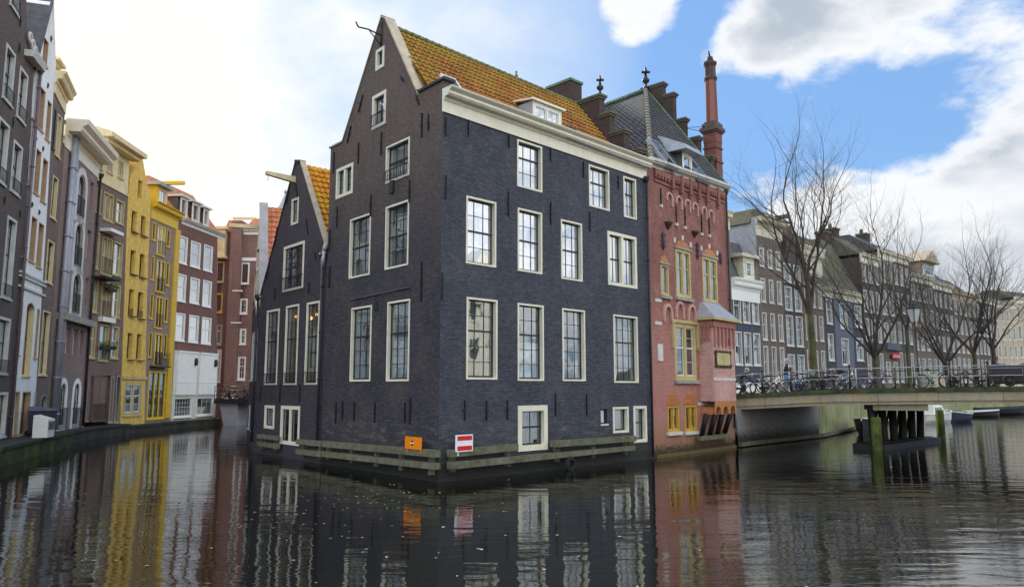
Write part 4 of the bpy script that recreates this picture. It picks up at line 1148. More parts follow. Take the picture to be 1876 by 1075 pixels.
mb = MB(f4); mb.lathe([(.2, cz3), (.16, cz3 + .25), (.04, cz3 + .32)], (cx, .4, 0), 8); mb.tube((cx, .4, cz3 + .3), (cx - .15, .4, cz3 + .55), .05); mb.build('chimney_cowl', M['iron'], ch)
# stay wires
wa = frQ.w(tq[2][0] - .2, .1, tq[2][1] - .4); wb = f4.w(cx - .3, .4, cz1 + .35)
mb = MB(); mb.tube(wa, wb, .018, .018, 4); mb.tube(wa, wb - Vector((0, 0, .35)), .018, .018, 4); mb.build('stay_wire', M['iron'], ch)
downpipe(red, frD2, LD - .18, 1.0, zr1 - .2, .05, -.1)
#EOF2
# ================================================================== THE TWO SMALL GABLED HOUSES
P470 = along(CP, -(CP - A).normalized(), 470)
frS = Fr(P470, A - P470); LS = (A - P470).length
sm = thing('gabled_house', 'small dark brick house with pointed gable, hoist beam and golden tiled roof between its neighbours', 'house', (P470.x, P470.y, 0))
specS = [
    (534, 547, 365, 414, 361, 409, dict(cols=1, rows=2, mid=None, cur='dim', cw=.14)),
    (519, 557, 452, 536, 441, 527, dict(cols=3, rows=4, mid=.5, cur='none', cw=.17, rail=.6)),
    (486.7, 510, 569, 705, 565, 705, dict(cols=3, rows=5, mid=.58, cur='dim', cw=.12, rail=.5)),
    (522, 546, 560, 705, 557, 705, dict(cols=3, rows=5, mid=.58, cur='warm', cw=.12, rail=.5)),
    (560, 584, 553.5, 705, 551.5, 704, dict(cols=3, rows=5, mid=.58, cur='warm', cw=.12, rail=.5)),
    (484.5, 503, 742, 785, 742, 785, dict(cols=1, rows=1, mid=None, cur='dim', cw=.18)),
    (514, 549, 743, 813, 743, 816, dict(cols=1, rows=1, mid=None, mull=1, cur='none', cw=.2)),
]
winS = [(rect_px(frS, *s[:6]), s[6]) for s in specS]
oS = px_on(frS, [(594, 458), (552, 298), (542, 298), (478, 522)])
pe = frS.uz(470, 545)
MB(frS).wall([(0, -1), (LS, -1), (LS, oS[0][1]), oS[1], oS[2], (0, pe[1])], [rp(w[0]) for w in winS], .19, .19).build('wall', M['tarred_small'], sm)
for rc, o in winS: window(sm, frS, rc, **dict(dict(dp=.0, sill=False), **dict(o, cw=o['cw'] * .75)))
mb = MB(frS); coping(mb, oS[1], (LS - .03, oS[0][1] - .02), .09, -.06, .2); mb.build('gable_coping', M['buff'], sm)
mb = MB(frS); coping(mb, oS[2], (.02, pe[1]), .06, -.05, .4); coping(mb, oS[2], oS[1], .12, -.08, .22); mb.build('gable_coping', M['pipe'], sm)
dS3 = Vector((frS.i.x, frS.i.y, 0)); um = (oS[1][0] + oS[2][0]) / 2; gz = oS[1][1] - .02
g0 = frS.w(um, .2, gz); e0 = frS.w(LS, .2, oS[0][1] + .0); f0 = frS.w(0, .35, pe[1] - .1)
mb = MB(); tiles(mb, [e0, e0 + dS3 * 9, g0 + dS3 * 9, g0], .27, .36, .04, .07); mb.build('roof', M['tile_yellow'], sm)
mb = MB(); slab(mb, [f0, g0, g0 + dS3 * 9, f0 + dS3 * 9]); mb.face((f0 + dS3 * 9, g0 + dS3 * 9, e0 + dS3 * 9)); mb.build('rear_roof', M['tile_yellow'], sm)
mb = MB(frS); mb.face(((0, .34, -1), (0, 9.3, -1), (0, 9.3, pe[1] - .1), (0, .34, pe[1] - .1))); mb.face(((0, 9.35, -1), (LS, 9.35, -1), (LS, 9.35, pe[1]), (0, 9.35, pe[1]))); mb.face(((0, .34, pe[1] - .3), (LS, .34, pe[1] - .3), (LS, 9.3, pe[1] - .3), (0, 9.3, pe[1] - .3))); mb.build('rear_wall', M['tarred_small'], sm)
u, z = frS.uz(540, 329); mb = MB(frS); mb.hexa([(u - .1, -1.35, z - .02), (u + .1, -1.35, z - .02), (u + .1, .2, z - .18), (u - .1, .2, z - .18)], [(u - .1, -1.35, z + .12), (u + .1, -1.35, z + .12), (u + .1, .2, z + .12), (u - .1, .2, z + .12)])
mb.tube((u, -1.25, z - .3), (u, -1.25, z), .015); mb.build('hoist_beam', M['yellowpale'], sm)
for bx_, by_ in ((542, 580), (571, 583), (580, 576)):
    u, z = frS.uz(bx_, by_, .115); mb = MB(frS); mb.lathe([(.02, -.06), (.035, -.02), (.035, .03), (.02, .07)], (u, .112, z), 8); mb.build('lamp_bulb', M['bulb'], sm)
for px, a, b, sl in ((545, 336, 363, -.35), (529, 340, 372, .35), (507, 418, 449, .3), (564, 400, 430, -.35), (492, 483, 512, .25), (579, 460, 477, -.3), (505, 527, 549, 0), (567, 517, 538, 0), (479, 707, 736, 0), (514.5, 704, 738, 0), (551, 704, 736, 0)):
    anchor(sm, frS, px, a, b, sl)
downpipe(sm, frS, LS - .12, .6, frS.uz(590, 478)[1], .06, -.14)
mb = MB(frS); zz = oS[0][1]; mb.path([(LS - .12, -.14, zz - .75), (LS - .02, -.16, zz - .1), (LS + .02, -.1, zz + .2)], .09, 8); mb.build('lead_outlet', M['ironlight'], sm)
# third, seen almost edge-on
dT = Vector((.38, -.925)).normalized()
P455 = P470 - dT * 6.3
frT = Fr(P455, dT); LT = 6.3
th_ = thing('end_house', 'narrow dark house at the bend with white gable coping and faded orange roof', 'house', (P455.x, P455.y, 0))
zTe = z_at(P470.x, P470.y, 545); pm = frT.w(3.1, 0); zTp = z_at(pm.x, pm.y, 376)
wT = [((1.0, 2.1, 3.4, 5.9)), ((2.6, 3.7, 3.4, 5.9)), ((4.2, 5.4, 3.4, 5.9)), ((2.4, 3.8, 7.2, 9.2)), ((1.2, 2.0, .9, 2.1)), ((4.0, 5.2, .9, 2.1)), ((2.8, 3.4, 10.2, 11.2))]
wT = [w for w in wT if w[3] < zTp - 1]
MB(frT).wall([(0, -1), (LT, -1), (LT, zTe), (3.3, zTp), (2.9, zTp), (0, zTe)], [rp(w) for w in wT], .3, .25).build('wall', M['tarred_small'], th_)
for w in wT: window(th_, frT, w, cols=2, rows=3, cas='offwhite', cur='dim', lod=1)
mb = MB(frT); coping(mb, (3.25, zTp), (LT + .05, zTe), .1, -.06, .36); coping(mb, (2.95, zTp), (3.25, zTp), .12, -.06, .36); mb.build('gable_coping', M['grey_wall'], th_)
dT3 = Vector((frT.i.x, frT.i.y, 0)); g0 = frT.w(3.1, .3, zTp - .08); e0 = frT.w(LT, .3, zTe + .0); f0 = frT.w(0, .4, zTe - .1)
mb = MB(); tiles(mb, [e0, e0 + dT3 * 9, g0 + dT3 * 9, g0], .27, .36, .035, .06); mb.build('roof', M['tile_red'], th_)
mb = MB(); slab(mb, [f0, g0, g0 + dT3 * 9, f0 + dT3 * 9]); mb.face((f0 + dT3 * 9, g0 + dT3 * 9, e0 + dT3 * 9)); mb.build('rear_roof', M['tile_red'], th_)
MB(frT).box(0, LT, .31, 9.3, -1, zTe - .12).build('rear_wall', M['tarred_small'], th_)
mb = MB(frT); mb.box(3.0, 3.2, -1.5, .2, zTp - 1.3, zTp - 1.1); mb.build('hoist_beam', M['yellowpale'], th_)
downpipe(th_, frT, LT - .1, .5, zTe - .1, .06, -.12)

# ================================================================== FENDERS, SIGNS, TYRE
def fender(label, fr, segs, posts, zlow=-.6):
    """segs: list of (xa,ytop_a,ybot_a, xb,ytop_b,ybot_b) beams by their outline on the facade"""
    a0 = fr.uz(segs[0][0], segs[0][1]); t = thing('timber_fender', label, 'fender', fr.w(a0[0], -.3, 0), 'timber fenders along the house walls')
    top = 0; bot = 9
    for (xa, ya, yb, xb, yc, yd) in segs:
        ua, za = fr.uz(xa, ya, -.35); _, zb = fr.uz(xa, yb, -.35); ub, zc_ = fr.uz(xb, yc, -.35); _, zd = fr.uz(xb, yd, -.35)
        mb = MB(fr); mb.hexa([(ua, -.38, zb), (ub, -.38, zd), (ub, -.14, zd), (ua, -.14, zb)], [(ua, -.38, za), (ub, -.38, zc_), (ub, -.14, zc_), (ua, -.14, za)])
        mb.build('beam', M['fender'], t); top = max(top, za)
        bot = min(bot, zb, zd)
    for px in posts:
        u = fr.u(px, 830, -.2); MB(fr).box(u - .1, u + .1, -.137, -.005, bot - .12, top - .1).build('post', M['fender'], t)
    return t
fender('long double beam timber fender along the gable wall under the orange sign', frL, [(591, 807.5, 818, 797, 824.5, 837.5), (591, 826, 836, 797, 848, 860)], [597, 640, 685, 730, 785])
fender('short timber fender under the pointed gable of the small house', frS, [(543, 804, 813, 589, 808, 818), (543, 822, 831, 589, 826.5, 837)], [552, 582])
fender('short timber fender at the far left end of the dark houses', frS, [(472, 795, 802, 505, 799, 806), (472, 808, 815, 505, 813, 822)], [476, 500])
fender('long lower timber fender along the canal front beside the red and white sign', frR, [(826, 824, 837.5, 949, 812.5, 824.5), (826, 846, 859.5, 1163, 816, 824)], [833, 935, 1025, 1090, 1150])
fender('upper mossy fender beam below the two small basement windows', frR, [(1015, 807, 819, 1164, 798, 808)], [1022, 1088, 1158])
# signs
so = frL.uz(743.5, 798.5, -.4); s1 = frL.uz(772.5, 824, -.4)
sg_ = thing('orange_sign', 'square orange enamel sign on the dark gable wall above the fender', 'sign', frL.w(so[0], -.1, s1[1]))
mb = MB(frL); mb.box(so[0], s1[0], -.43, -.40, s1[1], so[1]); mb.box(so[0] + .05, so[0] + .1, -.399, -.381, s1[1] - .12, s1[1] + .1); mb.box(s1[0] - .1, s1[0] - .05, -.399, -.381, s1[1] - .12, s1[1] + .1); mb.build('plate', M['orange_sign'], sg_)
cu, czz = (so[0] + s1[0]) / 2 - .03, (so[1] + s1[1]) / 2
mb = MB(frL); k = 12
mb.prism([(cu + .085 * math.cos(2 * math.pi * i / k), czz + .085 * math.sin(2 * math.pi * i / k)) for i in range(k)], -.434, -.431); mb.build('round_mark', M['sign_black'], sg_)
mb = MB(frL); mb.box(cu - .1, cu + .1, -.438, -.435, czz - .022, czz + .022); mb.build('white_bar', M['sign_white'], sg_)
so = frR.uz(834.5, 796.5, -.4); s1 = frR.uz(864.5, 825.5, -.4)
sg_ = thing('no_entry_sign', 'red and white striped square sign on the fender at the house corner', 'sign', frR.w(so[0], -.1, s1[1]))
mb = MB(frR); mb.box(so[0], s1[0], -.45, -.39, s1[1], so[1]); mb.box(so[0] + .1, so[0] + .16, -.389, -.381, s1[1] - .12, s1[1] + .1); mb.build('plate', M['sign_white'], sg_)
hh = so[1] - s1[1]
for za, zb in ((.07, .34), (.66, .93)):
    MB(frR).box(so[0] + .04, s1[0] - .04, -.456, -.452, s1[1] + hh * za, s1[1] + hh * zb).build('red_bar', M['red_paint'], sg_)
u, z = frR.uz(1044, 850, -.5)
mb = MB(frR); mb.torus((u, -.52, z), (0, 1, 0), .20, .085, 24, 10); ty = mb.build('tyre_fender', M['tyre'], None, frR.w(u, -.5, z)); tag(ty, 'old car tyre hanging from the fender just above the water', 'tyre')

# ================================================================== LEFT ROW
P3 = Vector(((153 - 938) / FE * 45.0, 45.0))
bounds = {}
def back_chain(p, vp, px): return along(p, vpdir(vp), px)
Pb = back_chain(P3, 578, 91); Pc = back_chain(Pb, 500, 68); Pd = back_chain(Pc, 500, 22); Pe = back_chain(Pd, 464, -60)
P4 = back_chain(P3, 900, 222.5); P5 = back_chain(P4, 920, 266.5); P6 = back_chain(P5, 985, 315); P7 = back_chain(P6, 1120, 396)
def fr2(a, b): return Fr(a, b - a), (b - a).length
ZB = .75
def row_house(name, label, a, b, outline, wins, mat, depth=8, group=None, zbase=-.3, extra=None):
    fr, L = fr2(a, b)
    t = thing(name, label, 'house', (a.x, a.y, ZB), group)
    ol = []
    for p in outline:
        u, z = fr.uz(*p); ol.append((u, z))
    ol = [(ol[0][0], zbase), (ol[1][0], zbase)] + ol[2:]
    rcs = []
    for w in wins:
        rc = rect_px(fr, *w[:4]); rcs.append((rc, w[4] if len(w) > 4 else {}))
    holes = []
    for rc, o in rcs:
        a_ = o.get('arch'); holes.append(rp(rc) if not a_ else arch_poly(*rc, None if a_ is True else a_))
    MB(fr).wall(ol, holes, depth, .26).build('wall', mat, t)
    for rc, o in rcs: window(t, fr, rc, **dict(dict(lod=1), **o))
    return t, fr, L, ol
# --- H1 brown brick, nearest on the left
wd = dict(dp=.1, cas='offwhite', sash='sashdark', cols=2, rows=2, mid=.55, cur='side', cw=.12, rail=.55, glass='glass_sky')
t1, f1, L1, o1 = row_house('brown_brick_house', 'tall dark brown brick house at the left edge with white framed sash windows', Pe, Pd,
    [(-60, 800), (22, 838), (46, 430), (62, 122), (50, 62), (48, -10), (46, -120), (-60, -120)],
    [(7.5, 24.6, 78, 177, wd), (33, 48, 120, 212, wd), (-6, 13, 212, 325, wd), (21.4, 38, 254.5, 347.5, wd), (7.7, 25, 393.5, 543, dict(wd, rows=4)), (-7, 15.5, 578, 683, wd), (20, 35, -60, 7, wd), (-12, 11.7, 718, 803, dict(wd, rail=False, cur='warm')), (-30, -12, 175, 290, wd), (-35, -14, 560, 660, wd)],
    M['brownbrick'])
mb = MB(f1); a_, b_ = f1.uz(46, 78), f1.uz(66, 112)
ux = f1.u(56, 95); zx = f1.uz(56, 95)[1]
mb.hexa([(a_[0], -.35, a_[1] - .6), (b_[0] + .1, -.35, b_[1] - .4), (b_[0] + .1, .1, b_[1] - .4), (a_[0], .1, a_[1] - .6)], [(a_[0], -.45, a_[1] - .3), (b_[0] + .15, -.45, b_[1] - .1), (b_[0] + .15, .1, b_[1] - .1), (a_[0], .1, a_[1] - .3)])
mb.build('shoulder_cornice', M['offwhite'], t1)
mb = MB(f1)
for k in range(4): mb.torus((a_[0] + (b_[0] - a_[0]) * (k + .5) / 4, -.12, a_[1] + (b_[1] - a_[1]) * (k + .5) / 4 + .35 - .1 * k), (0, 1, 0), .2, .07, 12, 6)
mb.build('scroll_ornament', M['offwhite'], t1)
downpipe(t1, f1, L1 - .18, .9, f1.uz(62, 125)[1], .07, -.12, 'mauvepipe')
for px, a, b in ((37, 30, 52), (35, 80, 100), (24, 215, 235), (8, 360, 375), (36, 385, 400)): anchor(t1, f1, px, a, b)
# --- H2 white gabled house
w2 = dict(cas='tanwood', sash='sashbrown', cols=1, rows=2, mid=.5, cur='dark', cw=.05, yo=.02, dp=.16)
t2, f2, L2, o2 = row_house('white_gabled_house', 'white plastered house with pointed gable and brown sash windows', Pd, Pc,
    [(22, 838), (67, 725), (85.5, 400), (99, 150), (96, 8), (92, 4), (66, 128), (46, 430)],
    [(79, 87.6, 66, 113, w2), (61.5, 68, 139, 216, w2), (72, 81, 158, 233, w2), (85, 92.5, 182, 252, w2), (52.4, 60, 255.6, 337, w2), (64, 73.3, 270.5, 350.7, w2), (76.5, 85.5, 287.7, 365.7, w2),
     (42.5, 52, 383, 469, w2), (55.5, 65.5, 394.6, 476.6, w2), (68.5, 78, 406, 487, w2), (44.5, 59.5, 551, 688, dict(w2, arch=.35, cur='full', cas='yellowpale')), (38.5, 54.5, 717, 797, dict(w2, cur='dim')), (25, 34, 717, 797, dict(w2, cur='warm')), (59, 65, 717, 790, w2), (33, 39, 552, 650, dict(w2, cur='full')), (65, 70, 565, 655, dict(w2, cur='full'))],
    M['white_wall'])
mb = MB(f2)
for (xa, ya, xb, yb) in ((37, 496, 78, 518), (37, 503, 78, 525), (36, 520, 77, 544)):
    a_, b_ = f2.uz(xa, ya), f2.uz(xb, yb); z = (a_[1] + b_[1]) / 2; mb.box(a_[0] - .2, min(L2 + .3, b_[0] + .3), -.09, 0, z - .05, z + .05)
mb.build('string_course', M['offwhite'], t2)
apx = f2.uz(94, 6); ev = f2.uz(66, 128); mb = MB(f2)
mb.hexa([(ev[0] - .4, -.12, ev[1] - .2), (apx[0] - .1, -.12, apx[1] - .1), (apx[0] - .1, 8, apx[1] - .1), (ev[0] - .4, 8, ev[1] - .2)], [(ev[0] - .4, -.12, ev[1] + .3), (apx[0], -.12, apx[1] + .3), (apx[0], 8, apx[1] + .3), (ev[0] - .4, 8, ev[1] + .3)])
mb.build('roof', M['slate'], t2)
mb = MB(f2); coping(mb, (apx[0], apx[1] + .05), (f2.u(99, 150), f2.uz(99, 150)[1]), .12, -.1, .5); mb.build('gable_coping', M['white_wall'], t2)
for px, a, b in ((82, 45, 56), (93, 66, 78), (74, 132, 143), (87, 152, 163), (65, 250, 260), (78, 268, 278), (58, 370, 380), (71, 384, 394)): anchor(t2, f2, px, a, b)
# --- H2b narrow grey brown house
w3 = dict(dp=.1, cas='yellowpale', sash='sashdark', cols=1, rows=2, mid=.5, cur='dim', cw=.07)
t3, f3_, L3, o3 = row_house('narrow_brown_house', 'very narrow grey brown house with cream cornice beside the white gabled one', Pc, Pb,
    [(67, 725), (91, 704), (107, 392), (119, 205), (99, 165), (85.5, 400)],
    [(103.5, 111, 207.5, 283, w3), (94.5, 104, 320, 396.7, w3), (85, 97, 438, 515, w3), (74.5, 88, 567.5, 686, dict(w3, rows=4)), (96.8, 100.8, 196, 270, dict(w3, cas='sashdark')), (73, 84, 722, 790, dict(w3, arch=.4, cas='stone', cur='dark'))],
    M['mauve2'])
zc_ = f3_.uz(103, 168)[1] - .2; zc9 = f3_.uz(119, 203)[1] - .2; cornice(t3, f3_, f3_.u(99, 165), f3_.u(119, 205), zc_, zc9, 1.2, out=.5, mat='yellowpale')
fd3 = f3_.shift(y=.3); u0 = fd3.u(102, 104); mb = MB(fd3); mb.wall([(u0, zc_ + .8), (u0 + 1.1, zc_ + .8), (u0 + 1.1, zc_ + 2.1), (u0, zc_ + 2.1)], [[(u0 + .25, zc_ + 1.1), (u0 + .85, zc_ + 1.1), (u0 + .85, zc_ + 1.9), (u0 + .25, zc_ + 1.9)]], 2, .2)
mb.box(u0 - .12, u0 + 1.22, -.2, 2, zc_ + 2.1, zc_ + 2.25); mb.build('dormer', M['yellowpale'], t3)
# --- H3 mauve house with tall arched loggia
w4 = dict(dp=.1, cas='mauve_p' if 'mauve_p' in M else 'stone', sash='sashwhite', cols=1, rows=2, mid=None, cur='full', cw=.05, yo=.06)
wa_ = dict(cas='stone', sash='sashdark', cols=2, rows=2, mid=.5, cur='dim', cw=.10, arch=True, yo=.05, rail=1.1)
t4, f4_, L4, o4 = row_house('mauve_loggia_house', 'mauve brick house with a column of tall arched openings and heavy cream cornice', Pb, P3,
    [(91, 704), (153, 720), (170.5, 464), (178, 322), (120, 262), (107, 420)],
    [(130, 137, 294, 353, w4), (124, 132, 392, 451, w4), (119, 126, 488, 549, w4), (142, 155, 315, 392, wa_), (137, 150, 405, 484, wa_), (133, 146.5, 498, 572, wa_),
     (164.5, 171, 331, 385, w4), (159, 167, 419, 473, w4), (156, 162.5, 507, 562, w4), (108, 117, 595, 647, w4), (120, 130, 597, 649, w4), (133, 143, 600, 650, w4), (146, 154, 603, 653, w4),
     (106, 122, 691, 790, dict(wa_, cas='white_wall', cw=.3, cur='warm', rail=1.2, yo=0)), (131, 147, 692, 787, dict(wa_, cas='white_wall', cw=.3, cur='warm', rail=1.2, yo=0))],
    M['mauve'])
zc_ = (f4_.uz(122, 268)[1] + f4_.uz(176, 322)[1]) / 2; ht = f4_.uz(170, 275)[1] - zc_
cornice(t4, f4_, f4_.u(119, 262), f4_.u(178, 322) + .2, zc_ - .1, zc_ - .1, max(1.6, ht), out=1.1, mat='cream', frieze=.42)
mb = MB(f4_); z = (f4_.uz(118, 576)[1] + f4_.uz(166, 597)[1]) / 2; mb.box(.2, L4, -.45, 0, z - .25, z + .12); mb.build('balcony_slab', M['stone'], t4)
mb = MB(f4_); ur, _ = f4_.uz(128, 240); z1 = zc_ + ht; mb.box(ur - 1.2, ur + 1.8, 1.2, 4, z1 - .3, z1 + 1.0)
rt = mb.build('roof_box', M['yellowpale'], t4)
mb = MB(f4_)
for zz in (1.25, 1.5): mb.box(ur - 1.3, ur + 1.9, 1.1, 1.14, z1 + zz, z1 + zz + .04)
for k in range(9): mb.box(ur - 1.3 + k * .395, ur - 1.26 + k * .395, 1.1, 1.14, z1 + 1.0, z1 + 1.5)
mb.build('roof_railing', M['ironlight'], rt)
for u in (.25, .7): downpipe(t4, f4_, u, .8, f4_.uz(118, 225)[1], .14, -.2, 'ironlight', False)
downpipe(t4, f4_, L4 - .05, .8, zc_, .07, -.12)
# light surround of the loggia
mb = MB(f4_)
ua, ub_ = f4_.uz(137, 330)[0], f4_.uz(160, 330)[0]
rcs_ = [rect_px(f4_, *w) for w in ((142, 155, 315, 392), (137, 150, 405, 484), (133, 146.5, 498, 572))]
for (hi_, lo_) in zip(rcs_[:-1], rcs_[1:]): mb.box((hi_[0] + lo_[0]) / 2 - .35, (hi_[1] + lo_[1]) / 2 + .35, -.025, -.001, lo_[3] + .1, hi_[2] - .1)
for rc in rcs_:
    pol = arch_poly(*rc); out_ = inset(pol, -.40); mb.ring(out_, inset(pol, -.005), -.03, .0)
mb.build('arch_surround', M['offwhite'], t4)
# --- H4 cream attic over brown brick
w5 = dict(dp=.08, cas='ochre', sash='sashwhite', cols=1, rows=2, mid=.55, cur='side', cw=.08, glass='glass_sky')
t5, f5, L5, o5 = row_house('cream_topped_house', 'brown brick house with cream attic storey and broad overhanging eave, balconies with plants', P3, P4,
    [(153, 720), (222.5, 720), (229.6, 494), (234, 355), (177, 333), (170.5, 464)],
    [(176, 184.5, 342, 388, w5), (189, 207, 350, 400, dict(w5, mull=1, mid=None)), (212, 227, 364, 406, w5), (172, 181, 424, 490, w5), (186, 204.5, 432, 500, dict(w5, mull=1, mid=None, rail=1.0)), (207, 223.5, 441, 502, w5),
     (169, 179, 506, 571, w5), (185, 201, 515, 580, dict(w5, cur='warm', rail=1.0, mid=None, mull=1)), (205, 220, 520, 580, w5), (162, 175, 588, 655, w5), (181, 198, 593, 660, dict(w5, cur='warm', rail=1.0)), (203, 217, 597, 656, w5),
     (158.5, 163.5, 690, 771, dict(w5, cur='dark', cas='mauve_p' if 'mauve_p' in M else 'stone')), (169.5, 194, 689, 771, dict(w5, cas='sashbrown', cur='none', mull=1, rail=1.0)), (201, 208, 688, 774, dict(w5, cur='dark', cas='stone')), (211, 219, 687, 774, dict(w5, cur='dark', cas='stone'))],
    M['mauve2'], group=None)
# attic storey in cream
zA = (f5.uz(179, 332.5)[1] + f5.uz(229, 357)[1]) / 2; zB = (f5.uz(186, 262)[1] + f5.uz(229, 275)[1]) / 2
uA0, uA1 = f5.u(178, 325), f5.u(234, 350)
att = [rect_px(f5, 197, 207, 282, 315), rect_px(f5, 216.5, 226, 292, 324), rect_px(f5, 180, 188, 275, 308)]
mb = MB(f5); mb.wall([(uA0, zA), (uA1, zA), (uA1, zB), (uA0, zB)], [rp(r) for r in att], 6, .25); mb.box(uA0, uA1 + .03, -.08, 0, zA, zA + .12)
mb.build('attic_wall', M['yellowpale'], t5)
for r in att: window(t5, f5, r, lod=1, cas='ochre', sash='sashwhite', cols=2, rows=1, mid=None, cur='full', cw=.12, glass='glass_sky')
mb = MB(f5); mb.sweep([(-.95, 0), (-.95, .3), (0, .6), (6, .9), (6, 0)], uA0 - .4, uA1 + .45, zB, zB); mb.sweep([(-.6, -.25), (-.6, -.001), (0, -.001), (0, -.25)], uA0 - .2, uA1 + .3, zB, zB); mb.build('eave', M['yellowpale'], t5)
mb = MB(f5); mb.box(-.3, L5 + .2, 1.0, 5, zB + .7, zB + 1.1); mb.build('roof', M['mossroof'], t5)
def planter(parent, fr, px, py, w=.9):
    u, z = fr.uz(px, py); mb = MB(fr); mb.box(u - w / 2, u + w / 2, -.35, -.13, z - .2, z); pl = mb.build('flower_box', M['oldstack'], parent)
    mb = MB(fr); rnd = random.Random(px)
    for k in range(160):
        c = Vector((u + rnd.uniform(-w * .6, w * .6), -.25 + rnd.uniform(-.25, .15), z + rnd.uniform(-.12, .32) )); s_ = rnd.uniform(.04, .09)
        d1 = Vector((rnd.uniform(-1, 1), rnd.uniform(-1, 1), rnd.uniform(-1, 1))).normalized() * s_; d2 = d1.orthogonal().normalized() * s_ * .6
        mb.face((c - d1, c + d2, c + d1, c - d2))
    mb.build('leaves', M['leaf'], pl)
planter(t5, f5, 191, 634, 1.6); planter(t5, f5, 196, 528, 1.0)
for y in (510, 598 - 12): 
    pass
u, z = f5.uz(195, 425); mb = MB(f5); mb.box(u - .8, u + .8, -.7, 0, z - .1, z + .1); mb.build('balcony_slab', M['white'], t5)
u, z = f5.uz(192, 586); mb = MB(f5); mb.box(u - .8, u + .8, -.3, 0, z - .15, z + .15); mb.build('balcony_slab', M['white'], t5)
u, z = f5.uz(199, 512, -.6); mb = MB(f5); mb.box(u - 1.0, u + .9, -.9, 0, z, z + .06)
for k in range(8): mb.box(u - .9 + k * .24, u - .86 + k * .24, -.95, 0, z + .061, z + .1)
mb.build('awning', M['pipe'], t5)
mb = MB(f5); mb.box(0, .12, -.1, 0, .6, zA); mb.build('corner_strip', M['stone'], t5)
# --- H5 yellow gabled
w6 = dict(dp=.12, cas='yellow_wall', sash='sashdark', cols=1, rows=2, mid=.6, cur='dark', cw=.03, yo=.08)
t6, f6, L6, o6 = row_house('yellow_gabled_house', 'ochre yellow plastered house with bell shaped gable', P4, P5,
    [(222.5, 760), (266.5, 760), (269.5, 540), (273, 450), (277, 352), (270, 338), (264.5, 309), (261, 287), (257, 286), (246, 306), (239, 321), (236, 345), (232, 420), (228, 540)],
    [(253, 260.5, 329, 359, w6), (241, 250, 385, 424, w6), (258, 267, 394, 431, w6), (238.5, 247.5, 457, 502, w6), (255.5, 265, 464, 508, w6), (235.5, 244.5, 529, 578, dict(w6, rail=.5)), (252, 262, 534, 582, dict(w6, rail=.5)),
     (233, 242.5, 609, 657, dict(w6, cur='dim')), (250, 259.5, 611, 658, dict(w6, cur='dim')), (226.5, 259.5, 700, 762, dict(cas='ochre', sash='sashwhite', cols=1, rows=3, mull=1, mid=.62, cur='dim', cw=.22))],
    M['yellow_wall'])
for (x, y1) in ((245, 425), (262, 432), (240, 578), (257, 583), (238, 658), (255, 659), (243, 502), (260, 508)):
    u, z = f6.uz(x, y1); mb = MB(f6); mb.box(u - .42, u + .42, -.2, -.081, z - .1, z - .02); mb.build('window_sill', M['brownbrick'], t6)
mb = MB(f6); z = f6.uz(240, 692)[1]; mb.box(0, L6, -.1, 0, z - .1, z + .1); mb.build('string_course', M['ochre'], t6)
mb = MB(f6); u0_, z0_ = f6.uz(246, 306); u1_, z1_ = f6.uz(277, 352); zp = f6.uz(258, 287)[1]; um_ = f6.u(258, 287)
mb.hexa([(0, .4, z0_ - 1.2), (um_ - .1, .4, zp - .8), (um_ - .1, 7.9, zp - .8), (0, 7.9, z0_ - 1.2)], [(0, .4, z0_ - 1.0), (um_, .4, zp - .6), (um_, 7.9, zp - .6), (0, 7.9, z0_ - 1.0)])
mb.build('roof', M['slate'], t6)
# --- H6 mauve with yellow trim and yellow dormer
w7 = dict(cas='yellow', sash='sashdark', cols=1, rows=1, mid=None, cur='dark', cw=.06)
w7c = dict(cas='yellow', sash='sashwhite', cols=1, rows=2, mull=1, mid=None, cur='full', cw=.09, rail=1.0, glass='glass_sky')
t7, f7, L7, o7 = row_house('yellow_trimmed_house', 'mauve brick house with bright yellow frames, yellow dormer and yellow side pilaster', P5, P6,
    [(266.5, 760), (315, 760), (318.5, 600), (322, 450), (324.5, 406), (277, 378), (273, 450), (269.5, 540)],
    [(279, 284.5, 407, 439, w7), (287.5, 302, 412, 465, w7c), (305.5, 311, 420, 451, w7), (277, 282, 468, 512, w7), (286, 301, 475, 533, dict(w7c, cur='dark', sash='sashdark')), (304, 309.5, 480, 522, w7), (275, 280, 537, 583, w7), (284.5, 297, 542, 600, dict(w7c, cur='dark', sash='sashdark')), (301, 307, 546, 589, w7),
     (272.5, 278, 608, 654, w7), (282.5, 296, 610, 670, dict(w7c, cur='dark', sash='sashdark')), (300, 305.5, 612, 654, w7), (270.5, 302, 679, 768, dict(w7, mull=2, rows=3, cw=.13, cur='dim', mid=.3))],
    M['mauve'])
zc_ = (f7.uz(280, 400)[1] + f7.uz(318, 419)[1]) / 2; hc = (f7.uz(300, 388)[1] - zc_) + .35
cornice(t7, f7, f7.u(277, 380), f7.u(324.5, 408) + .1, zc_, zc_, hc, out=.6, mat='yellow', frieze=.55)
mb = MB(f7); ua = f7.u(306.5, 700); mb.box(f7.u(310, 600), L7 - .25, -.12, 0, .8, zc_); mb.build('side_pilaster', M['yellowpale2'] if 'yellowpale2' in M else M['yellow'], t7)
u0_, u1_, z0_, z1_ = rect_px(f7, 290, 304, 341, 381); mb = MB(f7); mb.wall([(u0_ - .2, z0_ - .5), (u1_ + .2, z0_ - .5), (u1_ + .2, z1_), (u0_ - .2, z1_)], [[(u0_ + .05, z0_), (u1_ - .05, z0_), (u1_ - .05, z1_ - .15), (u0_ + .05, z1_ - .15)]], 3, .2)
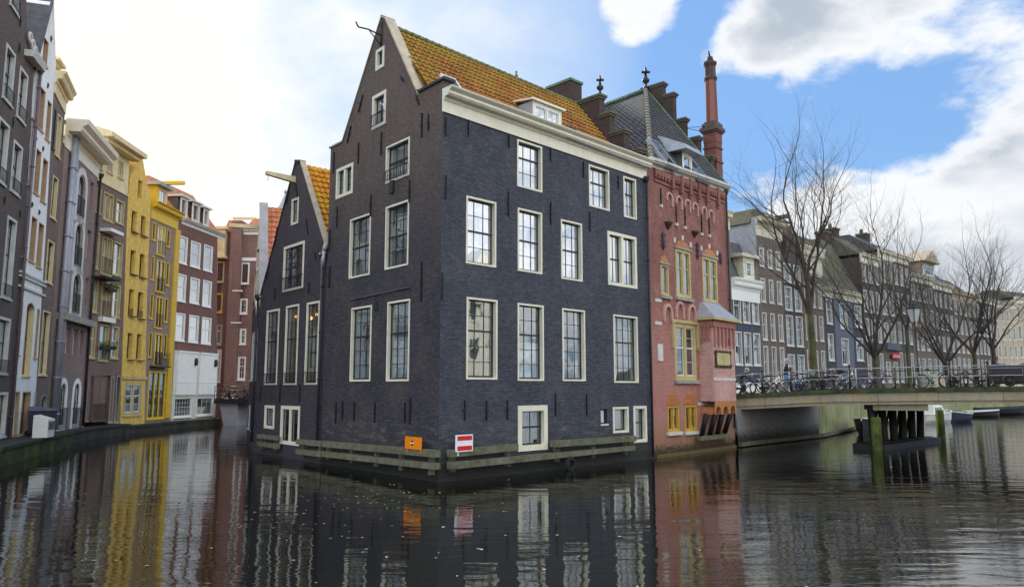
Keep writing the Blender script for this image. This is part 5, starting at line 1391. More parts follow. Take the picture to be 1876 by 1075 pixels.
dm7 = mb.build('dormer', M['yellow'], t7); window(t7, f7, (u0_ + .05, u1_ - .05, z0_, z1_ - .15), lod=1, cas='offwhite', sash='sashwhite', cols=2, rows=1, mid=None, cw=.06, sill=False, glass='glass_sky')
mb = MB(f7); mb.box(u0_ - .5, u1_ + .4, -.35, 3.1, z1_ + .01, z1_ + .25); mb.build('dormer_roof', M['lead'], dm7)
mb = MB(f7); um_ = (u0_ + u1_) / 2; mb.box(um_ - .12, um_ + .12, -1.6, .3, z1_ + .26, z1_ + .5); mb.build('hoist_beam', M['yellow'], dm7)
mb = MB(f7); zt = zc_ + hc; mb.hexa([(0, 0, zt - .1), (L7, 0, zt - .1), (L7, 4, z1_ - .1), (0, 4, z1_ - .1)], [(0, 0, zt), (L7, 0, zt), (L7, 4, z1_), (0, 4, z1_)]); mb.build('roof', M['slate'], t7)
mb = MB(f7); z = f7.uz(285, 671)[1]; mb.box(f7.u(283, 600) - .4, f7.u(306, 600), -.5, 0, z - .06, z + .02)
for k in range(14): mb.box(f7.u(283, 600) - .38 + k * .15, f7.u(283, 600) - .36 + k * .15, -.5, -.48, z + .021, z + 1.0)
mb.build('balcony', M['iron'], t7)
# --- H7 red brick with white ground floor
w8 = dict(cas='white', sash='sashwhite', cols=1, rows=1, mid=.55, cur='full', cw=.10, glass='glass_sky')
t8, f8, L8, o8 = row_house('white_based_brick_house', 'red brown brick house with white sash windows, three roof dormers and white panelled base', P6, P7,
    [(315, 775), (396, 775), (397, 640), (398.5, 432), (325, 402), (322, 450), (318.5, 600)],
    [(326, 343, 430, 480, w8), (349, 367, 440, 487, w8), (373, 389, 447, 494, w8), (323.5, 340.5, 500, 550, w8), (348, 365, 507, 554, w8), (371, 387, 512, 560, w8), (321, 338.5, 572, 623, w8), (345.5, 363.5, 576, 626, w8), (369, 386.5, 580, 629, dict(w8, cols=2, rows=4)),
     (318.5, 351, 728, 765, dict(w8, cols=6, rows=4, mid=None, cw=.08, cur='none')), (359.5, 390, 727, 762, dict(w8, cols=3, rows=1, mid=None, cur='dim'))],
    M['redbrown'])
zc_ = (f8.uz(330, 405)[1] + f8.uz(396, 430)[1]) / 2; cornice(t8, f8, 0, L8, zc_ - .2, zc_ - .2, .45, out=.35, mat='offwhite')
za = f8.uz(340, 643)[1]; zb2 = f8.uz(340, 723)[1]
mb = MB(f8); mb.box(0.02, L8 - .02, -.05, 0, f8.uz(340, 727)[1], za); mb.build('white_base', M['offwhite'], t8)
for (xa, xb) in ((322, 358), (363, 394)):
    ua, ub_ = f8.u(xa, 680), f8.u(xb, 680); mb = MB(f8); mb.box(ua, ub_, -.16, -.051, zb2, za - .15); mb.box(ua - .05, ub_ + .05, -.22, -.051, za - .149, za); mb.box(ua + .02, ub_ - .02, -.18, -.161, zb2 + (za - zb2) * .28, zb2 + (za - zb2) * .3); pn = mb.build('white_panel', M['white'], t8)
    mb = MB(f8); uu = ub_ - .35; mb.lathe([(.06, 0), (.16, .1), (.16, .5), (.06, .62)], (uu, -.22, za - 1.1), 8); mb.build('wall_lantern', M['iron'], pn)
mb = MB(f8); za_ = f8.uz(340, 727)[1]; ws_ = [rect_px(f8, 318.5, 351, 728, 765), rect_px(f8, 359.5, 390, 727, 762)]
for a_, b_ in ((0.02, ws_[0][0]), (ws_[0][1], ws_[1][0]), (ws_[1][1], L8 - .02)): mb.box(a_, b_, -.035, 0, .3, za_)
mb.build('ground_floor_facing', M['offwhite'], t8)
mb = MB(f8); mb.box(0.02, L8 - .02, -.04, 0, -.3, f8.uz(340, 767)[1]); mb.build('plinth', M['stone'], t8)
rr0 = zc_ + .2; ridge = rr0 + 3.6
mb = MB(f8); mb.sweep([(.2, 0), (3.0, ridge - rr0), (3.8, ridge - rr0), (8, 0)], 0.05, L8 - .05, rr0, rr0); mb.build('roof', M['tile_red'], t8)
for (xl_, xr_, yt_, yb_) in ((331.5, 342.5, 360, 397), (353, 365, 370, 403), (373.5, 382, 381, 411)):
    fd = f8.shift(y=.5); r_ = rect_px(fd, xl_, xr_, yt_, yb_); mb = MB(fd); mb.wall([(r_[0] - .1, r_[2] - .4), (r_[1] + .1, r_[2] - .4), (r_[1] + .1, r_[3]), (r_[0] - .1, r_[3])], [[(r_[0] + .15, r_[2] + .1), (r_[1] - .15, r_[2] + .1), (r_[1] - .15, r_[3] - .2), (r_[0] + .15, r_[3] - .2)]], 0, .2)
    dd = mb.build('dormer', M['offwhite'], t8)
    mb = MB(fd)
    mb.box(r_[0] - .1, r_[1] + .1, .21, 2.6, r_[2] - .4, r_[3] - .001); mb.build('dormer_cheek', M['brownbrick'], dd)
    mb = MB(fd); mb.box(r_[0] - .25, r_[1] + .25, -.2, 2.7, r_[3] + .002, r_[3] + .14); mb.build('dormer_roof', M['offwhite'], dd)
# --- frontal houses closing the little side canal
fr9 = Fr((-29, 68), (1, .02))
def ox(fr, pts): return [fr.uz(*p) for p in pts]
t9 = thing('oriel_brick_house', 'dark red brick house with beige oriel and broad chimney breast behind the little bridge', 'house', (-29, 68, .5))
w9 = [rect_px(fr9, *w) for w in ((396, 411, 479, 517), (394, 408, 537, 573), (394, 407, 594, 632), (397, 405, 640, 700))]
oz = fr9.uz(397, 424)[1]; ua = fr9.u(392, 600); ub_ = fr9.u(438, 600)
MB(fr9).wall([(ua, -.3), (ub_, -.3), (ub_, oz), (ua, oz)], [rp(w) for w in w9], 7, .25).build('wall', M['redbrown'], t9)
for w, cs, cu_ in zip(w9, ('ochre', 'ochre_y', 'stone', 'offwhite'), ('dim', 'warm', 'dim', 'none')): window(t9, fr9, w, lod=1, cas=cs, sash='sashwhite', cols=1, rows=2, mid=.7, cur=cu_, cw=.13)
mb = MB(fr9); a_ = fr9.u(418, 600); zt = fr9.uz(428, 409)[1]; mb.box(a_, ub_, -.5, 0, .5, zt); mb.box(a_ + .1, ub_ - .1, -.4, 1, zt, zt + .15); mb.build('chimney_breast', M['redfar'], t9)
mb = MB(fr9); r_ = rect_px(fr9, 397, 416, 423, 470); mb.box(r_[0], r_[1], -.7, 0, r_[2], r_[3]); mb.box(r_[0] - .15, r_[1] + .2, -.9, 0, r_[3], r_[3] + .25); mb.box(r_[0] - .1, r_[1] + .15, -.85, 0, r_[2] - .25, r_[2])
for k in range(5): mb.box(r_[0] + .05 + k * .2, r_[0] + .12 + k * .2, -.76, -.7, r_[2] + .5, r_[3] - .2)
mb.build('oriel', M['yellowpale'], t9)
mb = MB(fr9); mb.prism([(ua, oz), (ub_, oz), (ub_ - .5, oz + 1.3), (ua + .5, oz + 1.3)], 1, 6); mb.build('roof', M['tile_red'], t9)
t10 = thing('far_brick_house', 'red brick house with white windows seen in the gap beside the dark houses', 'house', (-24.5, 68.5, .5))
w10 = [rect_px(fr9, *w) for w in ((441, 457, 481, 520), (440, 453.5, 547, 575), (439, 451, 602, 631), (435.5, 450, 653, 696), (434.5, 450, 735, 753))]
zt = fr9.uz(450, 430)[1]; ua = ub_ + .01; ub2 = fr9.u(480, 600)
MB(fr9).wall([(ua, -.3), (ub2, -.3), (ub2, zt), (ua, zt)], [rp(w) for w in w10], 7, .25).build('wall', M['redfar'], t10)
for w in w10: window(t10, fr9, w, lod=1, cas='white', sash='sashwhite', cols=2, rows=4, mid=.6, cur='none', cw=.13)
cornice(t10, fr9, ua, ub2, zt, zt, .5, out=.4, mat='white'); z_ = fr9.uz(440, 478)[1]
mb = MB(fr9); mb.box(ua, ub2, -.07, 0, z_, z_ + .3)
for y in (534, 592): z_ = fr9.uz(440, y)[1]; mb.box(ua - .6, ua + .35, -.55, -.501, z_ - .06, z_ + .06)
mb.build('stone_band', M['white'], t10)
mb = MB(fr9); mb.sweep([(.1, 0), (2.5, 1.6), (5, 0)], ua, ub2, zt + .5, zt + .5); mb.build('roof', M['tile_red'], t10)
mb = MB(fr9); u_, z_ = fr9.uz(445, 400, -1); mb.box(u_ - .9, u_ + 1.2, -1.1, -.9, z_ - .1, z_ + .1); mb.build('hoist_beam', M['yellowpale'], t10)

# --- left quay
def quay(name, label, pts, out_, z, mat, zcap=.14, parent=None, cap='quaydark'):
    """wall along pts (left to right as seen), set forward by out_"""
    t = thing(name, label, 'quay wall', (pts[0].x, pts[0].y, 0))
    q = []
    for i, p in enumerate(pts):
        a = pts[max(0, i - 1)]; b = pts[min(len(pts) - 1, i + 1)]; d = (b - a).normalized(); q.append(p - Vector((-d.y, d.x)) * out_)
    m1 = MB(); m2 = MB(); dist = 0
    for i in range(len(q) - 1):
        a, b, a2, b2 = q[i], q[i + 1], pts[i], pts[i + 1]; l = (b - a).length
        m1.face(((a.x, a.y, -1), (b.x, b.y, -1), (b.x, b.y, z), (a.x, a.y, z)), [(dist, -1), (dist + l, -1), (dist + l, z), (dist, z)]); dist += l
        d = (b - a).normalized(); o = Vector((d.y, -d.x)) * .07
        m2.hexa([(a.x + o.x, a.y + o.y, z), (b.x + o.x, b.y + o.y, z), (b2.x, b2.y, z), (a2.x, a2.y, z)], [(a.x + o.x, a.y + o.y, z + zcap), (b.x + o.x, b.y + o.y, z + zcap), (b2.x, b2.y, z + zcap), (a2.x, a2.y, z + zcap)])
    for e, (a, b) in ((0, (pts[0], q[0])), (1, (q[-1], pts[-1]))): m1.face(((a.x, a.y, -1), (b.x, b.y, -1), (b.x, b.y, z), (a.x, a.y, z)))
    m1.build('wall_face', mat, t); m2.build('coping_stones', M[cap], t)
    return t
quay('quay_wall', 'low green mossy quay wall in front of the brown and white houses', [Pe, Pd, Pc, Pb], 1.25, .62, M['greenmoss'])
quay('quay_wall', 'dark stone quay ledge under the mauve and brown canal houses', [Pb, P3, P4], .7, .55, M['quaydark'])
quay('quay_wall', 'dark stone quay ledge under the yellow houses and white based house', [P4 + (P4 - P3).normalized() * .02, P5, P6, P7], .55, .4, M['quaydark'])
# wheelie bin, cabinet, leaning bicycle
fq = Fr(Pd, Pc - Pd); zq = .77
ub0, zz0 = fq.uz(40, 800, -.7)
wb = thing('wheelie_bin', 'dark grey wheelie bin standing on the quay against the white house', 'bin', fq.w(1.0 + ub0 * 0 + .9, -.6, zq))
u0 = 1.9
bicycle_spot = fq.w(3.9, -.5, zq)
mb = MB(fq); mb.hexa([(u0, -1.0, zq + .1), (u0 + 1.0, -1.0, zq + .1), (u0 + 1.0, -.25, zq + .1), (u0, -.25, zq + .1)], [(u0 - .1, -1.15, zq + 1.15), (u0 + 1.1, -1.15, zq + 1.15), (u0 + 1.1, -.2, zq + 1.15), (u0 - .1, -.2, zq + 1.15)]); mb.build('body', M['farblack'], wb)
mb = MB(fq); mb.hexa([(u0 - .14, -1.2, zq + 1.155), (u0 + 1.14, -1.2, zq + 1.155), (u0 + 1.14, -.16, zq + 1.155), (u0 - .14, -.16, zq + 1.155)], [(u0 - .1, -1.12, zq + 1.22), (u0 + 1.1, -1.12, zq + 1.22), (u0 + 1.05, -.18, zq + 1.36), (u0 - .05, -.18, zq + 1.36)]); mb.build('lid', M['farslate'], wb)
for x in (u0 + .1, u0 + .9): mb = MB(fq); mb.tube((x - .04, -.2, zq + .12), (x + .04, -.2, zq + .12), .12, .12, 12); mb.build('wheel', M['tyre'], wb)
u0 = .1
cb = thing('utility_cabinet', 'white utility cabinet with black louvre on the mossy quay edge', 'cabinet', fq.w(u0, -1.1, zq))
mb = MB(fq); mb.hexa([(u0, -1.5, zq), (u0 + 1.1, -1.5, zq), (u0 + 1.1, -.9, zq), (u0, -.9, zq)], [(u0, -1.5, zq + .8), (u0 + 1.1, -1.5, zq + .8), (u0 + 1.1, -.9, zq + 1.0), (u0, -.9, zq + 1.0)]); mb.build('body', M['white'], cb)
mb = MB(fq)
for k in range(5): mb.box(u0 + .1, u0 + 1.0, -1.53, -1.5, zq + .35 + k * .075, zq + .40 + k * .075)
mb.build('louvre', M['iron'], cb)
#EOF3
# ================================================================== LITTLE BRIDGE AT THE END OF THE SIDE CANAL
def V3(v, z): return Vector((v[0], v[1], z))
def bicycle(name, label, col, loc, rot, tilt=0.0, basket=False, group='bicycles parked along the bridge railing', s=1.0):
    t = thing(name, label, 'bicycle', (0, 0, 0), group)
    fm = M[col]
    wr_ = .34
    for x in (-.52, .53):
        mb = MB(); mb.torus((x, 0, wr_), (0, 1, 0), wr_ - .025, .028, 26, 6); wh = mb.build('wheel', M['tyre'], t)
        mb = MB(); mb.torus((x, 0, wr_), (0, 1, 0), wr_ - .045, .010, 22, 4)
        for k in range(14):
            a = 2 * math.pi * k / 14; mb.tube((x, .012 * (-1) ** k, wr_), (x + (wr_ - .05) * math.cos(a), 0, wr_ + (wr_ - .05) * math.sin(a)), .0035, .0035, 3, False)
        mb.tube((x, -.05, wr_), (x, .05, wr_), .025, .025, 8); mb.build('rim', M['chrome'], wh)
        mb = MB(); mb.torus((x, 0, wr_), (0, 1, 0), wr_ + .03, .028, 16, 5, R(20) if x < 0 else R(60), R(190) if x < 0 else R(200)); mb.build('mudguard', fm, t)
    mb = MB(); bb = (-.06, 0, .29); st_ = (-.2, 0, .80); hd = (.34, 0, .78)
    mb.tube(bb, st_, .026); mb.tube(bb, (.36, 0, .66), .027); mb.tube((-.13, 0, .55), (.33, 0, .80), .024); mb.tube((-.52, .03, wr_), bb, .012); mb.tube((-.52, .03, wr_), (-.19, 0, .74), .011); mb.tube((-.52, -.03, wr_), bb, .012); mb.tube((-.52, -.03, wr_), (-.19, 0, .74), .011)
    mb.tube((.37, 0, .62), (.32, 0, .90), .022); mb.tube((.37, .04, .62), (.53, .04, wr_), .012); mb.tube((.37, -.04, .62), (.53, -.04, wr_), .012)
    mb.box(-.5, .0, .05, .075, .26, .38)
    mb.box(-.78, -.28, -.07, .07, .73, .75); mb.tube((-.72, .06, .73), (-.54, .05, wr_), .008); mb.tube((-.72, -.06, .73), (-.54, -.05, wr_), .008)
    mb.build('frame', fm, t)
    mb = MB(); mb.hexa([(-.34, -.1, .86), (-.08, -.03, .88), (-.08, .03, .88), (-.34, .1, .86)], [(-.35, -.11, .92), (-.06, -.025, .91), (-.06, .025, .91), (-.35, .11, .92)]); mb.tube(st_, (-.22, 0, .88), .014); mb.build('saddle', M['tyre'], t)
    mb = MB(); mb.path([(.16, -.3, 1.04), (.30, -.24, 1.08), (.35, 0, 1.02), (.30, .24, 1.08), (.16, .3, 1.04)], .014); mb.tube((.32, 0, .9), (.34, 0, 1.03), .016); mb.build('handlebar', M['chrome'], t)
    mb = MB(); mb.tube(bb, (-.02, 0, .13), .01); mb.tube((bb[0], .08, bb[2]), (.07, .09, .17), .01); mb.box(.02, .13, .08, .17, .15, .17); mb.tube(bb, (bb[0], .085, bb[2]), .09, .09, 12); mb.tube((bb[0], -.08, bb[2]), (-.18, -.09, .41), .01); mb.box(-.24, -.13, -.17, -.08, .40, .42); mb.build('crankset', M['iron'], t)
    if basket:
        mb = MB(); mb.hexa([(.42, -.14, .82), (.66, -.14, .82), (.66, .14, .82), (.42, .14, .82)], [(.40, -.2, 1.06), (.74, -.2, 1.06), (.74, .2, 1.06), (.40, .2, 1.06)]); mb.build('front_basket', M[basket], t)
    t.location = loc; t.rotation_euler = (tilt, 0, rot); t.scale = (s, s, s)
    return t
frB = Fr((-27.5, 61.5), (1, -.06))
sb = thing('little_bridge', 'small dark footbridge over the narrow side canal between brick houses', 'bridge', frB.w(0, 0, 0))
zb1_ = frB.uz(420, 730)[1]; zb0_ = frB.uz(420, 739)[1]; ul, ur = frB.u(392, 730), frB.u(490, 730)
MB(frB).box(ul, ur, 0, 3.5, zb0_, zb1_).build('deck', M['darkwood'], sb)
mb = MB(frB); ua, ub_ = frB.u(402, 760), frB.u(432, 760); mb.hexa([(ua + .4, .5, -1), (ub_ - .1, .5, -1), (ub_ - .1, 3, -1), (ua + .4, 3, -1)], [(ua - .2, .3, zb0_), (ub_, .3, zb0_), (ub_, 3, zb0_), (ua - .2, 3, zb0_)]); mb.build('pier', M['grey_wall'], sb)
rl_ = MB(frB)
for z in (.3, .65, 1.0): rl_.tube((ul, .08, zb1_ + z), (ur, .08, zb1_ + z), .022, .022, 6)
k = 0
while ul + k * 1.2 < ur: rl_.tube((ul + k * 1.2, .08, zb1_), (ul + k * 1.2, .08, zb1_ + 1.02), .03, .03, 6); k += 1
rl_.build('railing', M['iron'], sb)
small_pos = ['farthest left', 'second from the left', 'third from the left', 'fourth from the left', 'farthest right']
for k in range(5):
    p = frB.w(ul + .9 + k * .85, .45, zb1_)
    bicycle('bicycle', 'dark bicycle on the little side canal bridge, %s of the five' % small_pos[k], ['iron', 'farslate', 'iron', 'pipe', 'iron'][k], p, math.atan2(frB.d.y, frB.d.x) + (0 if k % 2 else math.pi) + .12 * (k - 2), .08, group='bicycles on the little bridge')

bicycle('bicycle', 'white bicycle leaning beside the grey wheelie bin on the quay', 'offwhite', bicycle_spot, math.atan2(fq.d.y, fq.d.x), .12, group='bicycles leaning on the left quay')
# church spire far behind
sp = z_at(-.0 + (509 - 938) / FE * 130, 130, 347); X_ = (509 - 938) / FE * 130
mb = MB(); zb_s = z_at(X_, 130, 400); mb.lathe([(2.6, 0), (2.6, zb_s - 4), (2.9, zb_s - 4), (1.3, zb_s + (sp - zb_s) * .35), (.12, sp - .8), (.35, sp - .5), (.05, sp)], (X_, 130, 0), 8, True)
spo = mb.build('church_spire', M['grey_wall'], None, (X_, 130, 0)); tag(spo, 'slim grey church spire rising far behind the small gabled houses', 'spire')

# ================================================================== THE RIGHT BRIDGE
PA = Vector((11.75, 38.95)); dB = Vector((.93, -.375)).normalized(); frK = Fr(PA, dB); BW = 8.5
bridge = thing('canal_bridge', 'wide concrete canal bridge with mossy edge, iron railings and a black timber trestle', 'bridge', (PA.x, PA.y, 0))
uE = 26.0
prof_px = [(1346, 722, 745), (1513, 713, 741), (1700, 709.5, 737), (1876, 707.5, 734)]
prof = []
for px, a, b in prof_px: u, z = frK.uz(px, a); prof.append((u, z, frK.uz(px, b)[1]))
prof[0] = (-.3, prof[0][1] - .02, prof[0][2]); prof.append((uE, prof[-1][1] - .02, prof[-1][2]))
def zdeck(u):
    for (a, za, _), (b, zb, _) in zip(prof[:-1], prof[1:]):
        if u <= b: return za + (zb - za) * (u - a) / (b - a)
    return prof[-1][1]
def strip(mb, ya, yb, fz0, fz1, N=26):
    for i in range(N):
        a = prof[0][0] + (uE - prof[0][0]) * i / N; b = prof[0][0] + (uE - prof[0][0]) * (i + 1) / N
        za, zb = zdeck(a), zdeck(b)
        mb.hexa([(a, ya, za + fz0), (b, ya, zb + fz0), (b, yb, zb + fz0), (a, yb, za + fz0)], [(a, ya, za + fz1), (b, ya, zb + fz1), (b, yb, zb + fz1), (a, yb, za + fz1)])
mb = MB(frK); strip(mb, .2, BW, -.75, -.04); mb.build('deck', M['concrete'], bridge)
mb = MB(frK); strip(mb, 0, .199, -.62, -.2); mb.build('fascia', M['concrete'], bridge)
mb = MB(frK); strip(mb, .08, .198, -.78, -.621); mb.build('lower_ledge', M['concrete'], bridge)
mb = MB(frK); strip(mb, -.12, .35, -.199, .0); mb.build('kerb', M['mossdeck'], bridge)
mb = MB(frK); strip(mb, BW - .3, BW + .1, -.6, .02); mb.build('far_kerb', M['mossdeck'], bridge)
for y0, nm in ((.12, 'near'), (BW - .15, 'far')):
    mb = MB(frK)
    N = 26
    for z, r in ((.98, .024), (.52, .018)):
        for i in range(N):
            a = prof[0][0] + (uE - prof[0][0]) * i / N; b = prof[0][0] + (uE - prof[0][0]) * (i + 1) / N
            mb.tube((a, y0, zdeck(a) + z), (b, y0, zdeck(b) + z), r, r, 6, False)
    if nm == 'near':
        for i in range(N):
            a = prof[0][0] + (uE - prof[0][0]) * i / N; b = prof[0][0] + (uE - prof[0][0]) * (i + 1) / N
            mb.tube((a, y0, zdeck(a) + .86), (b, y0, zdeck(b) + .86), .012, .012, 5, False) if a > frK.u(1690, 700) else None
    rg = mb.build('railing', M['ironlight'] if nm == 'near' else M['iron'], bridge)
    pxs = [1347, 1396, 1449, 1507, 1557, 1569, 1640, 1674, 1741, 1760, 1799, 1811] if nm == 'near' else [1400, 1480, 1560, 1640, 1720, 1800]
    for px in pxs + ([1876, 1930] if nm == 'near' else []):
        u = frK.u(px, 700, y0); fat = px in (1741, 1811, 1557, 1396, 1449)
        mb = MB(frK); r = .055 if fat else .03
        mb.tube((u, y0, zdeck(u) - .05), (u, y0, zdeck(u) + (1.06 if fat else 1.0)), r, r * .9, 8)
        if fat: mb.lathe([(.03, 0), (.075, .05), (.07, .12), (.02, .17)], (u, y0, zdeck(u) + 1.05), 8)
        mb.build('railing_post', M['iron'] if px != 1569 else M['ironlight'], rg)
# trestle pier of black timber
aP = Vector((17.75, 37.3)); dP = Vector((.72, .69)).normalized(); frT2 = Fr(aP, dP)
mb = MB(frT2); zt2 = 2.26; PLn = frT2.u(1688, 780)
mb.box(-.2, PLn + .3, -.25, .25, zt2 - .32, zt2 + .02); mb.build('pier_beam', M['darkwood'], bridge)
for i in range(6):
    x = PLn * i / 5; sgn = [.35, .15, .05, -.1, -.25, -.45][i]
    MB(frT2).tube((x + sgn * 1.0, 0, -.8), (x, 0, zt2 - .31), .2, .2, 8).build('pier_leg', M['darkwood'], bridge)
for i in range(5):
    x = PLn * (i + .5) / 5; MB(frT2).tube((x + .5 * (-1) ** i, .45, -.8), (x, .15, zt2 - .31), .13, .13, 8).build('pier_leg', M['darkwood'], bridge)
for i in range(4):
    x = .4 + i * PLn / 4.6; MB(frT2).tube((x, .18, .1), (x + .9, .18, zt2 - .4), .05, .05, 5).build('pier_brace', M['darkwood'], bridge)
mb = MB(frT2); mb.box(-.6, PLn + .7, -.75, -.35, -.2, .28); mb.box(-.6, PLn + .7, .35, .75, -.2, .28); mb.box(-.6, -.3, -.349, .349, -.2, .27); mb.build('pier_float', M['darkwood'], bridge)
mb = MB(frT2); mb.box(-.5, PLn + .6, -.34, .34, .285, .32); mb.build('pier_walkway', M['darkwood'], bridge)
mb = MB(frK); ua, ub_ = frK.u(1600, 740, .0), frK.u(1702, 740, 0)
mb.box(ua, ub_, .3, 1.2, zdeck(ua) - 1.05, zdeck(ua) - .75); mb.build('cross_beam', M['concrete'], bridge)
# abutment wall and street behind
qp = [Vector((11.55, 38.75)), Vector((13.6, 41.0)), Vector((18.75, 46.2)), Vector((31, 64)), Vector((58, 92)), Vector((95, 124)), Vector((150, 150))]
t = thing('quay_wall', 'pale concrete abutment under the bridge running into a green stained canal wall', 'quay wall', (qp[0].x, qp[0].y, 0))
def wallseg(nm, pts, mat, z):
    mb = MB(); dist = 0
    for a, b in zip(pts[:-1], pts[1:]):
        l = (b - a).length; d = (b - a).normalized(); o = Vector((-d.y, d.x)) * .5
        mb.face(((a.x, a.y, -1), (b.x, b.y, -1), (b.x, b.y, z), (a.x, a.y, z)), [(dist, -1), (dist + l, -1), (dist + l, z), (dist, z)])
        mb.face(((a.x, a.y, z), (b.x, b.y, z), (b.x + o.x, b.y + o.y, z), (a.x + o.x, a.y + o.y, z))); dist += l
    mb.build(nm, mat, t)
wallseg('abutment', qp[:3], M['concrete_dark'], 2.0); wallseg('mossy_wall', qp[2:5], M['mosswall'], 2.15); wallseg('far_wall', qp[4:], M['mosswall'], 2.15)
mb = MB(); 
for a, b in zip(qp[:4], qp[1:5]):
    d = (b - a).normalized(); o = Vector((d.y, -d.x)); mb.hexa([(a.x + o.x * .25, a.y + o.y * .25, .05), (b.x + o.x * .25, b.y + o.y * .25, .05), (b.x, b.y, .05), (a.x, a.y, .05)], [(a.x + o.x * .25, a.y + o.y * .25, .24), (b.x + o.x * .25, b.y + o.y * .25, .24), (b.x, b.y, .24), (a.x, a.y, .24)])
mb.build('fender_rail', M['fender'], t)
SZ = 2.2
st_pts = [(11.6, 39.2)] + [(q.x, q.y) for q in qp[1:]] + [(170, 260), (-10, 260), (2, 55)]
mb = MB(); vs = [Vector((a, b, 0)) for a, b in st_pts]
for tr3 in tessellate_polygon([vs]): mb.face([(vs[i].x, vs[i].y, SZ) for i in tr3])
tag(mb.build('street', M['asphalt']), kind='structure')
# ---- far row of houses
RP = Vector(((1400 - 938) / FE * 66, 66)); dF = vpdir(2450)
def rowpt(px): return along(RP, dF, px)
def gen_house(name, label, xa, xb, ytop, rows, ncol, mat, cas='offwhite', sash='offwhite', cornice_h=.7, cor='cream', wfrac=.62, dfr=None, gable=None, roof=None, roofh=3.0, cols=1, wr=2, curs=('dim', 'dark', 'side', 'dark', 'full'), ground=None, chim=None, sashd=None, group=None, seed=1, depth=9):
    if dfr is None: a, b = rowpt(xa), rowpt(xb)
    else: a, b = dfr
    fr, L = fr2(a, b); rnd = random.Random(seed * 77 + int(xa))
    t = thing(name, label, 'house', (a.x, a.y, SZ), group)
    zt = z_at(a.x, a.y, ytop)
    holes = []; ws = []
    for (y1, y0) in rows:
        z1, z0 = z_at(a.x, a.y, y1), max(SZ + .15, z_at(a.x, a.y, y0))
        if z1 - z0 < .5: continue
        for k in range(ncol):
            c_ = L * (k + .5) / ncol + (.0 if ncol > 1 else 0); w_ = L / ncol * wfrac
            rc = (c_ - w_ / 2, c_ + w_ / 2, z0, z1); holes.append(rp(rc)); ws.append(rc)
    if gable == 'neck':
        c_ = L / 2; ol = [(0, SZ - .5), (L, SZ - .5), (L, zt), (c_ + L * .24, zt + .3), (c_ + L * .2, zt + 2.2), (c_ + L * .14, zt + 2.5), (c_, zt + 3.3), (c_ - L * .14, zt + 2.5), (c_ - L * .2, zt + 2.2), (c_ - L * .24, zt + .3), (0, zt)]
    else: ol = [(0, SZ - .5), (L, SZ - .5), (L, zt), (0, zt)]
    MB(fr).wall(ol, holes, depth, .25).build('wall', M[mat], t)
    for rc in ws: window(t, fr, rc, lod=1, cas=cas, sash=sash, cols=cols, rows=wr, mid=.58, cur=rnd.choice(curs), cw=.10, glass='glass', sash_w=.05, bar=.035, dp=.08)
    if cornice_h and not gable: cornice(t, fr, -.05, L + .05, zt - cornice_h * .6, zt - cornice_h * .6, cornice_h, out=.5, mat=cor)
    if roof:
        mb = MB(fr); mb.sweep([(.15, 0), (3.2, roofh), (4.2, roofh), (depth, 0)], .02, L - .02, zt + .35 * bool(cornice_h), zt + .35 * bool(cornice_h)); mb.build('roof', M[roof], t)
    if chim:
        mb = MB(fr); u_ = L * chim; mb.box(u_ - .55, u_ + .55, 3.0, 4.2, zt, zt + roofh + 1.2); c2 = mb.build('chimney', M['oldstack'], t)
        mb = MB(fr); mb.box(u_ - .65, u_ + .65, 2.9, 4.3, zt + roofh + 1.2, zt + roofh + 1.4); mb.lathe([(.2, 0), (.22, .4), (.14, .6)], (u_ - .2, 3.7, zt + roofh + 1.4), 8); mb.build('chimney_cap', M['mossroof'], c2)
    return t, fr, L, zt
gen_house('brown_street_house', 'slim brown house with white windows just right of the red brick house', 1326, 1347, 396, [(455, 491), (508, 575), (600, 655)], 1, 'farbrown', wfrac=.6, cor='farcream', cornice_h=1.6)
tb, fb_, Lb, zb_ = gen_house('blue_street_house', 'dark blue house with white windows and white cornice under a dormered mansard', 1347, 1398, 524, [(534, 589), (606, 668)], 3, 'farblue', cornice_h=1.9, cor='white', wfrac=.78, wr=2)
mb = MB(fb_); mb.hexa([(0, .3, zb_ + .7), (Lb, .3, zb_ + .7), (Lb, 8, zb_ + .7), (0, 8, zb_ + .7)], [(.3, 1.6, zb_ + 4.4), (Lb - .3, 1.6, zb_ + 4.4), (Lb - .3, 8, zb_ + 4.4), (.3, 8, zb_ + 4.4)]); mb.build('mansard_roof', M['slate'], tb)
r_ = rect_px(fb_, 1362, 1382, 470, 512); mb = MB(fb_); mb.wall([(r_[0], zb_ + .6), (r_[1], zb_ + .6), (r_[1], r_[3]), (r_[0], r_[3])], [[(r_[0] + .45, r_[2] + .3), (r_[1] - .45, r_[2] + .3), (r_[1] - .45, r_[3] - .4), (r_[0] + .45, r_[3] - .4)]], 2.2, .2)
mb.box(r_[0] - .5, r_[1] + .6, -.25, 2.3, r_[3], r_[3] + .3); dm_ = mb.build('dormer', M['farcream'], tb); window(tb, fb_, (r_[0] + .45, r_[1] - .45, r_[2] + .3, r_[3] - .4), lod=1, cas='white', sash='sashwhite', cols=1, rows=2, cw=.08, sill=False)
mb = MB(fb_); mb.box(.05, Lb - .05, -.06, 0, SZ, SZ + 1.3); mb.build('white_plinth', M['white'], tb)
tc_, fc_, Lc, zc2 = gen_house('tall_brown_house', 'tall brown brick house with broad white cornice, hoist beam and grey side wall', 1398, 1443, 431, [(452, 487), (508, 552), (571, 622), (633, 700)], 3, 'farbrown', cornice_h=0, wfrac=.55, seed=3)
cornice(tc_, fc_, -.1, Lc + .2, zc2, zc2, z_at(fc_.p.x, fc_.p.y, 397) - zc2, out=1.0, mat='farcream', frieze=.6)
